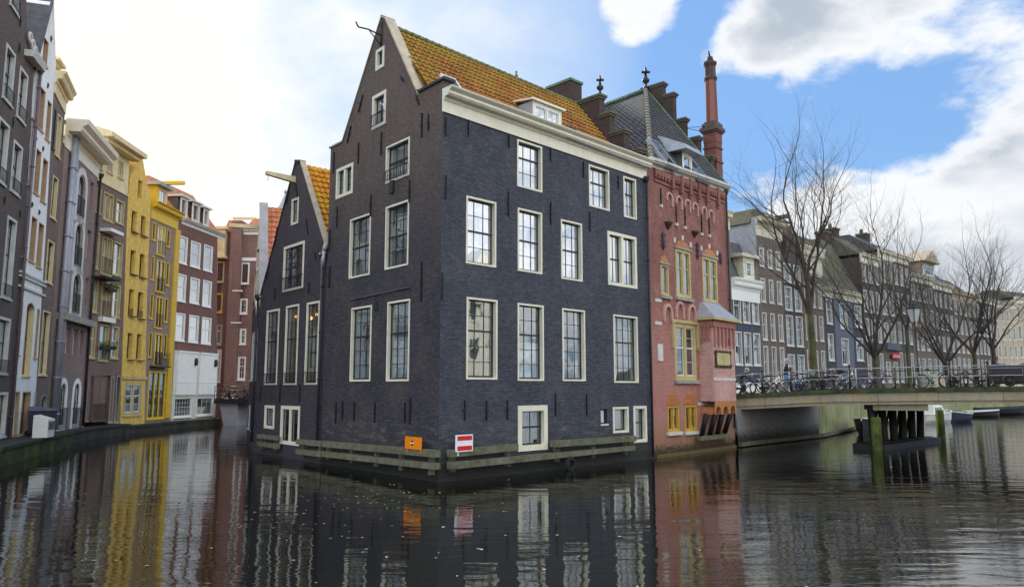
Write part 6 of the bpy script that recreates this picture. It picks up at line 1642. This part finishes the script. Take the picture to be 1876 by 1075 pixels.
mb = MB(fc_); zz = z_at(fc_.p.x, fc_.p.y, 397); mb.hexa([(-.01, 0.02, zc2), (.0, .02, zc2), (.0, 9, zc2), (-.01, 9, zc2)], [(-.01, .02, zz), (.0, .02, zz), (.0, 9, zz), (-.01, 9, zz)]); 
mb.box(-.03, -.002, .05, 9, z_at(fc_.p.x, fc_.p.y, 520), zz - .5); mb.box(-.02, Lc, .3, 9, zc2 + .01, zz - .5); mb.build('side_wall', M['grey_wall'], tc_)
mb = MB(fc_); mb.prism([(-.3, zz - .5), (Lc + .3, zz - .5), (Lc - .5, zz + .8), (.5, zz + .9)], .5, 9); mb.build('roof', M['mossroof'], tc_)
mb = MB(fc_); mb.box(Lc * .5 - .14, Lc * .5 + .14, -2.0, .6, zz - .1, zz + .25); mb.build('hoist_beam', M['mossroof'], tc_)
gen_house('neck_gable_house', 'dark house with a curved neck gable and paired tall white windows', 1443, 1479, 470, [(480, 515), (523, 567), (576, 633), (648, 700)], 2, 'farbrown2', cornice_h=0, gable='neck', wfrac=.72, seed=4, cols=2, wr=4)
gen_house('cream_cornice_house', 'brown house with deep cream cornice behind the big bare tree', 1479, 1517, 468, [(474, 500), (515, 560), (575, 622), (640, 700)], 3, 'farbrown', cornice_h=2.6, cor='farcream', wfrac=.55, roof='mossroof', roofh=1.6, seed=5)
gen_house('charcoal_house', 'low charcoal house with white edged windows left of the slate blue house', 1517, 1536, 532, [(546, 592), (610, 660)], 1, 'farblack', cornice_h=1.0, cor='farcream', wfrac=.55, roof='mossroof', roofh=6.0, seed=6)
gen_house('slate_blue_house', 'slate blue house with white central windows between two charcoal ones', 1536, 1569, 536, [(552, 600), (618, 668)], 1, 'farslate', cornice_h=1.0, cor='farcream', wfrac=.4, roof='mossroof', roofh=6.0, seed=7, cols=2)
gen_house('dark_grey_house', 'dark grey house with two storeys of white windows under a big brown roof', 1569, 1590, 543, [(558, 598), (618, 660)], 1, 'farblack', cornice_h=1.0, cor='farcream', wfrac=.6, roof='mossroof', roofh=6.4, chim=.7, seed=8)
gen_house('pale_green_shop_house', 'brown house over a pale green shopfront behind the second tree', 1590, 1624, 470, [(480, 515), (530, 570), (582, 625), (645, 700)], 3, 'farbrown2', cornice_h=1.0, wfrac=.6, roof='mossroof', roofh=2.5, chim=.3, seed=9)
ts, fs_, Ls, zs_ = gen_house('red_sign_shop_house', 'narrow house with a lit yellow shopfront under a small red shop sign', 1624, 1650, 462, [(475, 515), (530, 575), (590, 628), (662, 700)], 2, 'farbrown', cornice_h=1.2, wfrac=.62, roof='slate', roofh=2.2, seed=10, curs=('warm', 'full'))
r_ = rect_px(fs_, 1630, 1645, 648, 656); mb = MB(fs_); mb.box(r_[0], r_[1], -.35, -.2, r_[2], r_[3]); sn = mb.build('shop_sign', M['red_paint'], ts); mb = MB(fs_)
for k in range(6): x = r_[0] + .15 + k * (r_[1] - r_[0] - .3) / 6; mb.box(x, x + .07 + .03 * (k % 2), -.36, -.351, (r_[2] + r_[3]) / 2 - .1, (r_[2] + r_[3]) / 2 + .1)
mb.build('lettering', M['sign_white'], sn)
mb = MB(fs_); z_ = z_at(fs_.p.x, fs_.p.y, 632); mb.box(.2, Ls - .1, -.4, 0, z_ - .5, z_ + .3); mb.build('awning', M['farslate'], ts)
gen_house('two_chimney_house', 'grey brown house with two stout roof chimneys', 1650, 1680, 470, [(484, 520), (535, 572), (588, 628), (645, 700)], 3, 'farbrown2', cornice_h=.9, wfrac=.55, roof='slate', roofh=2.0, chim=.2, seed=11)
tg, fg, Lg, zg = gen_house('bay_topped_house', 'brown house with a yellowish roof bay under an overhanging gable', 1680, 1722, 505, [(520, 548), (562, 595), (610, 640), (655, 700)], 4, 'farbrown', cornice_h=.9, wfrac=.55, roof='slate', roofh=3.0, seed=12)
r_ = rect_px(fg, 1690, 1712, 478, 506); mb = MB(fg); mb.wall([(r_[0], r_[2]), (r_[1], r_[2]), (r_[1], r_[3]), (r_[0], r_[3])], [[(r_[0] + .3, r_[2] + .3), (r_[1] - .3, r_[2] + .3), (r_[1] - .3, r_[3] - .4), (r_[0] + .3, r_[3] - .4)]], 4, .3)
mb.prism([(r_[0] - .6, r_[3]), (r_[1] + .6, r_[3]), ((r_[0] + r_[1]) / 2, r_[3] + 1.6)], -.6, 4); mb.build('roof_bay', M['farbeige'], tg)
window(tg, fg, (r_[0] + .3, r_[1] - .3, r_[2] + .3, r_[3] - .4), lod=1, cas='white', sash='sashwhite', cols=3, rows=2, cw=.1)
gen_house('hoist_roof_house', 'brown house with dark roof and a small projecting hoist beam', 1722, 1757, 520, [(534, 560), (572, 602), (615, 642), (655, 700)], 4, 'farbrown2', cornice_h=1.0, wfrac=.5, roof='slate', roofh=3.2, seed=13)
gen_house('flat_topped_house', 'wide brown house with a boxy grey attic and red brown cornice', 1757, 1800, 538, [(550, 574), (584, 610), (620, 645), (655, 700)], 5, 'farbrown', cornice_h=1.4, cor='farbeige', wfrac=.5, roof='mossroof', roofh=2.6, seed=14)
gen_house('grey_end_house', 'tall grey brown house ending the brick row near the covered boat', 1800, 1833, 545, [(556, 580), (590, 614), (622, 648), (658, 700)], 5, 'farbrown2', cornice_h=.8, wfrac=.5, roof='slate', roofh=1.2, seed=15)
pE = rowpt(1833); dE = vpdir(3600); e1 = along(pE, dE, 1872); e2 = along(pE, dE, 1930)
gen_house('beige_far_house', 'pale beige house with rows of light windows far along the canal', 1833, 1872, 556, [(566, 588), (598, 622), (632, 655), (665, 705)], 4, 'farbeige', cornice_h=.9, wfrac=.5, dfr=(pE, e1), roof='slate', roofh=1.5, seed=16)
gen_house('sandy_far_house', 'sandy brown house cut off by the right edge of the picture', 1872, 1930, 548, [(560, 584), (596, 622), (632, 655), (665, 705)], 5, 'farbeige', cornice_h=.9, wfrac=.5, dfr=(e1, e2), roof='mossroof', roofh=1.5, seed=17)

# ---- houses on the opposite side of the right-hand canal (outside the frame, mirrored in the panes of the dark house)
oR = -frR.i; q0 = CP + oR * 30 + dR * 34; SZ_keep = SZ
for k, (w_, mt, hgt_, lab) in enumerate(((7, 'white_wall', 13, 'white house across the canal mirrored in the lower windows of the dark house'), (6, 'redfar', 15, 'red brick house across the canal next to the mirrored white house'), (8, 'farbrown', 14, 'brown house across the canal mirrored in the middle windows'), (6, 'farbeige', 16, 'beige house across the canal nearest the viewer'))):
    a = q0 - dR * (0.02 * k); b = a - dR * w_; fr_, L_ = fr2(a, b); t = thing('opposite_house', lab, 'house', (a.x, a.y, 1.0)); q0 = b
    hs = [(L_ * (i + .5) / 3 - .65, L_ * (i + .5) / 3 + .65, 2.2 + 3.2 * j, 4.3 + 3.2 * j) for i in range(3) for j in range(int(hgt_ / 3.4))]
    MB(fr_).wall([(0, -.5), (L_, -.5), (L_, hgt_), (L_ / 2 + 1, hgt_ + 2.4), (L_ / 2 - 1, hgt_ + 2.4), (0, hgt_)], [rp(h) for h in hs], 8, .25).build('wall', M[mt], t)
    for h in hs: window(t, fr_, h, lod=1, cas='white', sash='sashwhite', cols=2, rows=2, cur='dark', cw=.14)
# ---- bare winter trees
def tree(label, px, Y, ytop, yfork, r0, seed, spread=.5, limbs=5, moss=True, lean=0.0, dens=1.0, ybase=None, lv=6, bias=None):
    rnd = random.Random(seed); X = (px - 938) / FE * Y; zt = z_at(X, Y, ytop); zf = z_at(X, Y, yfork); zb = SZ - .1
    t = thing('bare_tree', label, 'tree', (X, Y, zb), 'bare winter trees along the quay')
    mb = MB(); n_ = 6; pts = []
    for i in range(n_ + 1):
        f = i / n_; pts.append(Vector((X + lean * f + rnd.uniform(-.05, .05), Y + rnd.uniform(-.05, .05), zb + (zf - zb) * f)))
    for i in range(n_):
        f0, f1 = i / n_, (i + 1) / n_; ra, rb = r0 * (1.25 - .4 * f0 if i else 1.5), r0 * (1.25 - .4 * f1)
        mb.tube(pts[i], pts[i + 1], ra, rb, 10, False)
    mb.build('trunk', M['barkmoss'] if moss else M['bark'], t)
    cr = MB(); Ht = zt - zf
    def grow(p, d, r, L, lev):
        segs = 4 if lev < 3 else 3; q = p.copy(); dd = d.copy(); nxt = []
        for s_ in range(segs):
            dd = (dd + Vector((rnd.uniform(-1, 1), rnd.uniform(-1, 1), rnd.uniform(-.4, .9) * (1 if lev < 4 else .3))) * .17).normalized()
            e = q + dd * (L / segs); ra = r * (1 - .45 * s_ / segs); rb = r * (1 - .45 * (s_ + 1) / segs)
            cr.tube(q, e, ra, rb, 7 if lev < 2 else (4 if lev < 4 else 3), False); q = e
            if s_ >= 1 or lev > 1: nxt.append((q.copy(), dd.copy(), rb))
        if lev >= lv: return
        # continuation
        grow(q, (dd + Vector((rnd.uniform(-.3, .3), rnd.uniform(-.3, .3), .04))).normalized(), r * .58, L * .74, lev + 1)
        for (pp, d0, rr_) in nxt:
            if rnd.random() > (.85 if lev < 3 else .62) * dens: continue
            ax = Vector((rnd.uniform(-1, 1), rnd.uniform(-1, 1), rnd.uniform(-.4, .5))).normalized()
            nd = (d0 + ax * rnd.uniform(.55, 1.1)).normalized(); 
            if nd.z < .05: nd.z = .12; nd.normalize()
            grow(pp, nd, min(rr_ * .62, r * .5), L * rnd.uniform(.5, .74), lev + 1)
    base = pts[-1]
    for k in range(limbs):
        a = 2 * math.pi * k / limbs + rnd.uniform(-.5, .5); s_ = spread * rnd.uniform(.6, 1.25)
        if k == 0: s_ *= .15
        d = Vector((math.cos(a) * s_, math.sin(a) * s_, 1)).normalized()
        grow(base - Vector((0, 0, rnd.uniform(0, .5))), d, r0 * rnd.uniform(.45, .62) * (1.2 if k == 0 else 1), Ht * (.36 if k else .42), 0)
    cr.build('crown', M['bark'], t)
    return t
tree('largest bare tree with mossy green trunk, left end of the street behind the bridge', 1492, 49, 262, 575, .25, 11, .30, 5, dens=.85, lv=7)
tree('forked bare tree with mossy trunk above the purple bicycle', 1608, 67, 395, 650, .24, 23, .85, 6, dens=.85, lv=7)
tree('slender bare tree with yellow green trunk just left of the street lamp', 1668, 70, 430, 600, .17, 31, .4, 4, dens=.8, lv=6)
tree('low forking dark tree right of the street lamp', 1738, 82, 455, 665, .27, 42, .85, 6, moss=False, dens=.85, lv=7)
tree('bare tree with upright branches between the lamp and the covered boat', 1790, 93, 440, 645, .26, 55, .8, 6, dens=.85, lv=7)
tree('thin bare tree in front of the last brick houses', 1826, 104, 470, 640, .3, 63, .7, 5, moss=False, dens=.8)
tree('small faint bare tree at the right edge over the beige houses', 1868, 118, 490, 640, .28, 71, .7, 5, moss=False, dens=.8)

# ---- street lamp
Yl = 44.5; Xl = (1684 - 938) / FE * Yl; zl = z_at(Xl, Yl, 562)
lp = thing('street_lamp', 'black cast iron street lamp with glass lantern standing on the bridge', 'street lamp', (Xl, Yl, 2.9)); c_ = Vector((Xl, Yl, 2.9)); hL = zl - 2.9
mb = MB(); mb.lathe([(.2, -.3), (.2, .15), (.15, .2), (.15, .7), (.1, .8), (.085, 1.3), (.11, 1.35), (.11, 1.42), (.07, 1.5), (.05, hL - 1.35), (.08, hL - 1.3), (.05, hL - 1.22), (.05, hL - .95), (.12, hL - .9)], c_, 12)
mb.tube(c_ + Vector((-.32, 0, hL - 1.38)), c_ + Vector((.32, 0, hL - 1.38)), .02); mb.build('lamp_post', M['iron'], lp)
mb = MB(); 
for k in range(6):
    a = math.pi * 2 * k / 6; 
    mb.tube(c_ + Vector((.24 * math.cos(a), .24 * math.sin(a), hL - .92)), c_ + Vector((.46 * math.cos(a), .46 * math.sin(a), hL - .14)), .022, .022, 4)
mb.lathe([(.53, hL - .14), (.54, hL - .09), (.30, hL + .05), (.13, hL + .06), (.14, hL + .16), (.05, hL + .2), (.02, hL + .3)], c_, 6, True); mb.build('lantern_frame', M['iron'], lp)
mb = MB(); mb.lathe([(.23, hL - .91), (.45, hL - .15)], c_, 6, True); mb.build('lantern_glass', M['lampglass'], lp)

# ---- bicycles on the bridge
bk = [(1366, 'pipe', 0, 'grey bicycle nearest the red brick house, beside the crouching person', False), (1392, 'iron', 1, 'black bicycle second from the red house along the railing', False), (1416, 'white', 0, 'white bicycle left of the walking person with blue jeans', False),
      (1478, 'iron', 0, 'black bicycle just right of the walking person', False), (1496, 'pipe', 1, 'dark grey bicycle in front of the big tree trunk', False), (1517, 'iron', 0, 'black bicycle with front crate between big tree and white bicycle', 'oldstack'), (1537, 'farslate', 1, 'slate blue bicycle in the densest group of bicycles', False), (1550, 'white', 0, 'white bicycle at the right end of the dense group', False),
      (1606, 'purple', 0, 'purple bicycle parked parallel to the railing under the forked tree', False), (1711, 'mint', 0, 'mint green bicycle right of the street lamp', False), (1757, 'pipe', 0, 'grey bicycle between the two stout railing posts', False), (1783, 'iron', 1, 'black bicycle left of the tarpaulin covered boat', False)]
paint('purple', sr(66, 50, 104)); paint('mint', sr(140, 176, 166)); paint('skyblue', sr(70, 116, 156))
abK = math.atan2(dB.y, dB.x)
for i, (px, col_, fl, lab, bask) in enumerate(bk):
    y = .62 + (.35 if i % 2 and 3 <= i <= 7 else 0) ; u = frK.u(px, 700, y); p = frK.w(u, y, zdeck(u) - .04)
    jit = [.1, -.2, .25, -.05, .3, .1, -.3, .15, .0, .05, .1, -.1][i]
    bicycle('bicycle', lab, col_, p, abK + (math.pi if fl else 0) + jit, R(-4), bask)

# ---- people
def person(label, X, Y, z0, face, pose, coat, trousers, hair_len=.0, h=1.72):
    t = thing('person', label, 'person', (X, Y, z0))
    ca, sa = math.cos(face), math.sin(face)
    J = pose
    me = bpy.data.meshes.new('body'); names = list(J.keys()); vs = [J[k][0] for k in names]; idx = {k: i for i, k in enumerate(names)}
    ed = [('pelvis', 'spine'), ('spine', 'chest'), ('chest', 'neck'), ('neck', 'head'), ('head', 'crown')]
    for s_ in 'lr': ed += [('pelvis', 'hip' + s_), ('hip' + s_, 'knee' + s_), ('knee' + s_, 'ankle' + s_), ('ankle' + s_, 'toe' + s_), ('chest', 'sho' + s_), ('sho' + s_, 'elb' + s_), ('elb' + s_, 'wri' + s_), ('wri' + s_, 'hand' + s_)]
    me.from_pydata(vs, [(idx[a], idx[b]) for a, b in ed], [])
    o = bpy.data.objects.new('body', me); C.objects.link(o); o.parent = t; ORG[o.name] = Vector((X, Y, z0))
    sk = o.modifiers.new('skin', 'SKIN'); sub = o.modifiers.new('sub', 'SUBSURF'); sub.levels = 2; sub.render_levels = 2
    for k in names:
        r = J[k][1]; sv = me.skin_vertices[0].data[idx[k]]; sv.radius = r if isinstance(r, tuple) else (r, r)
    me.skin_vertices[0].data[idx['pelvis']].use_root = True
    m2, tt, bb_ = new_mat('clothed_body')
    g = tt.add('ShaderNodeTexCoord'); sp_ = tt.add('ShaderNodeSeparateXYZ', i_0=g.outputs['Object'])
    zz_ = sp_.outputs[2]; zw = J['pelvis'][0][2] - .02; zn = J['neck'][0][2] + .0
    c1 = tt.mix(tt.math('GREATER_THAN', zz_, zw), c4(trousers), c4(coat)); c2 = tt.mix(tt.math('GREATER_THAN', zz_, zn), c1, c4(sr(205, 160, 140)))
    c3 = tt.mix(tt.math('LESS_THAN', zz_, .09), c2, (.02, .02, .02, 1)); tt.put(bb_, 'Base Color', c3); bb_.inputs['Roughness'].default_value = .85
    me.materials.append(m2)
    hd = Vector(J['head'][0]); cwn = Vector(J['crown'][0])
    mb = MB()
    mb.lathe([(.03, .125), (.085, .10), (.108, .05), (.112, -.02), (.10, -.08 - hair_len), (.085, -.1 - hair_len)], (hd.x - .022, hd.y, hd.z + .035), 12)
    for v in range(len(mb.v)): mb.v[v] = mb.v[v] + Vector((X, Y, z0))
    mb.build('hair', M['hair'], t)
    mb = MB()   # nose and ears
    mb.tube(Vector((X, Y, z0)) + hd + Vector((.09, 0, .01)), Vector((X, Y, z0)) + hd + Vector((.125, 0, -.02)), .014, .018, 6)
    mb.build('nose', M['skin'], t)
    # hands: palm is part of the body, fingers curled round the bar
    for s_ in 'lr':
        w_ = Vector((X, Y, z0)) + Vector(J['hand' + s_][0]); mb = MB()
        for k in range(4): mb.path([w_ + Vector((.01, (k - 1.5) * .02, 0)), w_ + Vector((.05, (k - 1.5) * .02, -.01)), w_ + Vector((.055, (k - 1.5) * .02, -.045)), w_ + Vector((.03, (k - 1.5) * .02, -.06))], .009, 5)
        mb.path([w_ + Vector((-.01, -.04 if s_ == 'l' else .04, 0)), w_ + Vector((.03, -.05 if s_ == 'l' else .05, -.03))], .010, 5)
        mb.build('fingers', M['skin'], t)
    t.rotation_euler = (0, 0, face)
    return t
walk = dict(pelvis=((0, 0, .93), (.15, .12)), spine=((.02, 0, 1.12), (.15, .12)), chest=((.06, 0, 1.34), (.19, .13)), neck=((.10, 0, 1.50), .06), head=((.13, 0, 1.62), (.085, .095)), crown=((.13, 0, 1.70), (.07, .08)),
    hipl=((0, .09, .88), .10), kneel=((.22, .1, .50), .07), anklel=((.16, .1, .10), .045), toel=((.32, .1, .05), .035), hipr=((0, -.09, .88), .10), kneer=((.0, -.1, .48), .07), ankler=((-.28, -.1, .14), .045), toer=((-.16, -.1, .05), .035),
    shol=((.07, .19, 1.38), .07), elbl=((.16, .24, 1.12), .055), wril=((.40, .22, 1.02), .04), handl=((.46, .21, 1.02), .035), shor=((.07, -.19, 1.38), .07), elbr=((.14, -.24, 1.13), .055), wrir=((.38, -.22, 1.03), .04), handr=((.44, -.21, 1.03), .035))
yp = 1.15; u = frK.u(1439, 690, yp); p = frK.w(u, yp, zdeck(u) - .04)
pr = person('walking person with grey hair, dark coat and blue jeans pushing a bicycle across the bridge', p.x, p.y, p.z, abK, walk, sr(34, 36, 46), sr(92, 130, 175))
p = frK.w(u + .72, yp - .28, zdeck(u) - .04); bicycle('bicycle', 'sky blue bicycle pushed by the walking person in dark coat', 'skyblue', p, abK + .05, 0, 'mint')
bend = dict(pelvis=((0, 0, .80), (.15, .13)), spine=((.08, 0, .95), (.15, .13)), chest=((.22, 0, 1.10), (.19, .14)), neck=((.33, 0, 1.20), .06), head=((.39, 0, 1.30), (.085, .095)), crown=((.41, 0, 1.38), (.07, .08)),
    hipl=((0, .1, .76), .10), kneel=((.25, .12, .45), .07), anklel=((.08, .12, .10), .045), toel=((.24, .12, .05), .035), hipr=((0, -.1, .76), .10), kneer=((.2, -.12, .42), .07), ankler=((-.08, -.12, .10), .045), toer=((.08, -.12, .05), .035),
    shol=((.22, .19, 1.12), .07), elbl=((.36, .24, .9), .055), wril=((.55, .16, .82), .04), handl=((.6, .14, .81), .035), shor=((.22, -.19, 1.12), .07), elbr=((.36, -.24, .9), .055), wrir=((.55, -.16, .82), .04), handr=((.6, -.14, .81), .035))
yp = 1.25; u = frK.u(1356, 690, yp); p = frK.w(u, yp, zdeck(u) - .04)
person('stooping person in charcoal jacket bending over a bicycle next to the red house', p.x, p.y, p.z, abK, bend, sr(58, 60, 72), sr(40, 42, 50))

# ---- tarpaulin covered boat on a trailer at the right end of the bridge
y0 = 1.6; ua = frK.u(1816, 690, y0); tp = thing('covered_boat', 'low boat under black tarpaulin on a trailer at the right end of the bridge', 'covered boat', frK.w(ua, y0, zdeck(ua)))
frc = frK.shift(x=ua, y=y0); zd = zdeck(ua + 2)
NX, NY = 26, 12; LT_ = 6.5; mb = MB(frc); grid = []
for i in range(NX + 1):
    f = i / NX; x = LT_ * f; wv = .95 * min(1, .45 + 1.2 * f) ; top = 1.02 + .28 * math.sin(math.pi * min(1, f * .75)) + .05 * math.sin(f * 25)
    row = []
    for j in range(NY + 1):
        g_ = j / NY * math.pi; yy = .95 - wv * math.cos(g_); zz = zd + .14 + (top - .14) * math.sin(g_) ** .55 - (.1 * math.sin(9 * f + j) * .3)
        row.append((x, yy, zz))
    grid.append(row)
mb.smooth = True
for i in range(NX):
    for j in range(NY): mb.face((grid[i][j], grid[i + 1][j], grid[i + 1][j + 1], grid[i][j + 1]))
mb.face(grid[0]); mb.build('tarpaulin', M['tarp'], tp)
mb = MB(frc)
mb.hexa([(.3, .3, zd + .2), (LT_, .3, zd + .2), (LT_, 1.6, zd + .2), (.3, 1.6, zd + .2)], [(.2, .3, zd + .4), (LT_, .3, zd + .4), (LT_, 1.6, zd + .4), (.2, 1.6, zd + .4)]); mb.build('hull', M['darkwood'], tp)
for x in (.75,):
    mb = MB(frc); mb.torus((x, .0, zd + .3), (0, 1, 0), .24, .06, 18, 6); wh = mb.build('wheel', M['tyre'], tp)
    mb = MB(frc); mb.tube((x, -.03, zd + .3), (x, .03, zd + .3), .10, .10, 10); mb.build('hub', M['iron'], wh)

# ---- mooring posts
for px, Y, zt_, r_, lab in ((1600.5, 36.6, None, .25, 'thick green mossy mooring post left of the black trestle'), (1718, 45.5, None, .24, 'green mossy mooring post right of the trestle in front of the white boat')):
    X = (px - 938) / FE * Y; z1 = z_at(X, Y, 764 if px < 1650 else 750)
    mb = MB(); mb.lathe([(r_, -1), (r_, .5), (r_ * .96, z1 - .05), (r_ * .85, z1)], (X, Y, 0), 14)
    tag(mb.build('mooring_post', M['mosswood'], None, (X, Y, 0)), lab, 'mooring post', 'mossy mooring posts')
# ---- boats
def boat(name, label, px, Y, L, wdt, hgt, ang, hull, trim='white', cabin=False, cover=None, dz=0):
    X = (px - 938) / FE * Y; t = thing(name, label, 'boat', (X, Y, 0)); fr = Fr((X, Y), (math.cos(ang), math.sin(ang)))
    NX = 12; secs = []
    for i in range(NX + 1):
        f = i / NX; w_ = wdt / 2 * (math.sin(math.pi * min(1, .18 + f * .8) ) ** .6 if f < 1 else .04); w_ = max(.04, w_)
        if f < .15: w_ = wdt / 2 * (.75 + f)
        sheer = hgt * (1 + .35 * f ** 2); x = -L / 2 + L * f
        secs.append([(x, -w_, sheer), (x, -w_ * .85, hgt * .35), (x, -w_ * .45, -.15), (x, w_ * .45, -.15), (x, w_ * .85, hgt * .35), (x, w_, sheer)])
    mb = MB(fr); mb.smooth = True
    for a, b in zip(secs[:-1], secs[1:]):
        for j in range(5): mb.face((a[j], b[j], b[j + 1], a[j + 1]))
    mb.smooth = False; mb.face(secs[0]); mb.build('hull', M[hull], t)
    mb = MB(fr)
    for a, b in zip(secs[:-1], secs[1:]):
        for j in (0, 5): mb.tube(Vector(a[j]), Vector(b[j]), .05, .05, 5, False)
    mb.tube(Vector(secs[0][0]), Vector(secs[0][5]), .05, .05, 5); mb.build('gunwale', M[trim], t)
    mb = MB(fr)
    for a, b in zip(secs[:-1], secs[1:]): 
        za, zb = a[0][2] - (.04 if cover else .25), b[0][2] - (.04 if cover else .25)
        if cover:
            mb.face(((a[0][0], a[0][1], za), (b[0][0], b[0][1], zb), (b[0][0], 0, zb + .25), (a[0][0], 0, za + .25))); mb.face(((a[0][0], 0, za + .25), (b[0][0], 0, zb + .25), (b[5][0], b[5][1], zb), (a[5][0], a[5][1], za)))
        else: mb.face(((a[0][0], a[0][1] * .95, za), (b[0][0], b[0][1] * .95, zb), (b[5][0], b[5][1] * .95, zb), (a[5][0], a[5][1] * .95, za)))
    mb.build('cover' if cover else 'deck', M[cover or 'fender'], t)
    if cabin:
        mb = MB(fr); x0, x1 = -L * .25, L * .12; w_ = wdt * .33
        mb.hexa([(x0, -w_, hgt), (x1, -w_, hgt), (x1, w_, hgt), (x0, w_, hgt)], [(x0 + .15, -w_ * .85, hgt + .75), (x1 - .35, -w_ * .85, hgt + .75), (x1 - .35, w_ * .85, hgt + .75), (x0 + .15, w_ * .85, hgt + .75)]); cb_ = mb.build('cabin', M['white'], t)
        mb = MB(fr); mb.box(x0 + .3, x1 - .5, -w_ * .97, w_ * .97, hgt + .3, hgt + .58); mb.build('cabin_window', M['sky_pane'], cb_)
        mb = MB(fr)
        for k in range(7):
            x = x1 + .2 + k * .35; mb.tube((x, -w_, hgt), (x, -w_, hgt + .55), .012, .012, 4); 
        mb.tube((x1 + .2, -w_, hgt + .55), (x1 + 2.3, -w_, hgt + .55), .012, .012, 4); mb.build('pulpit_rail', M['chrome'], t)
    return t
qa = math.atan2(.72, .70)
boat('motor_boat', 'white cabin motor boat moored behind the black trestle', 1708, 66, 5.2, 2.0, .8, qa - .2, 'offwhite', cabin=True)
boat('open_boat', 'dark blue boat moored right of the white motor boat', 1750, 69, 3.8, 1.8, .7, qa - .1 + math.pi, 'navy', cover='navy')
boat('rowing_boat', 'small dark rowing boat with white rim beyond the blue boat', 1783, 80, 6.0, 1.8, .55, qa - .6, 'darkwood')
boat('tarred_boat', 'low black covered boat farthest right under the bridge', 1828, 88, 7.5, 2.4, .6, qa - .55, 'darkwood', trim='darkwood', cover='darkwood')
boat('sloop', 'dark hulled boat with white rim left of the mossy post', 1590, 51, 5.5, 1.9, .8, qa + math.pi + .15, 'darkwood')
# ---- parked delivery van on the far quay
Yv = 84; Xv = (1753 - 938) / FE * Yv; van = thing('parked_van', 'beige parked delivery van seen between the trees on the far quay', 'van', (Xv, Yv, SZ)); fv = Fr((Xv - 1.9, Yv + 1.2), (.8, .6))
mb = MB(fv); mb.prism([(0, SZ + .45), (4.6, SZ + .45), (4.65, SZ + 1.2), (4.0, SZ + 1.5), (3.5, SZ + 2.3), (.05, SZ + 2.35)], 0, 1.9); mb.build('body', M['farbeige'], van)
for x in (.9, 3.7):
    for y in (.0, 1.75): mb = MB(fv); mb.tube((x, y - .05, SZ + .34), (x, y + .2, SZ + .34), .33, .33, 14); mb.build('wheel', M['tyre'], van)
mb = MB(fv); mb.prism([(3.0, SZ + 1.45), (3.85, SZ + 1.45), (3.45, SZ + 2.15), (3.0, SZ + 2.15)], -.01, 1.91); mb.build('cab_window', M['sky_pane'], van)
# ---- leaves and flecks drifting on the water
mb = MB(); rl2 = random.Random(5)
for k in range(260):
    y = rl2.uniform(9, 27); x = rl2.uniform(-.62, .66) * y
    if k % 3 == 0: x = rl2.gauss(-4, 1.5); y = rl2.gauss(20, 2)
    r_ = rl2.uniform(.012, .035); a = rl2.uniform(0, 6.28); z = .006
    mb.face([(x + r_ * 1.5 * math.cos(a), y + r_ * 1.5 * math.sin(a), z), (x - r_ * math.sin(a), y + r_ * math.cos(a), z + .004), (x - r_ * 1.5 * math.cos(a), y - r_ * 1.5 * math.sin(a), z), (x + r_ * math.sin(a), y - r_ * math.cos(a), z + .003)])
tag(mb.build('floating_leaves', M['leafbits']), kind='stuff')
#EOF4
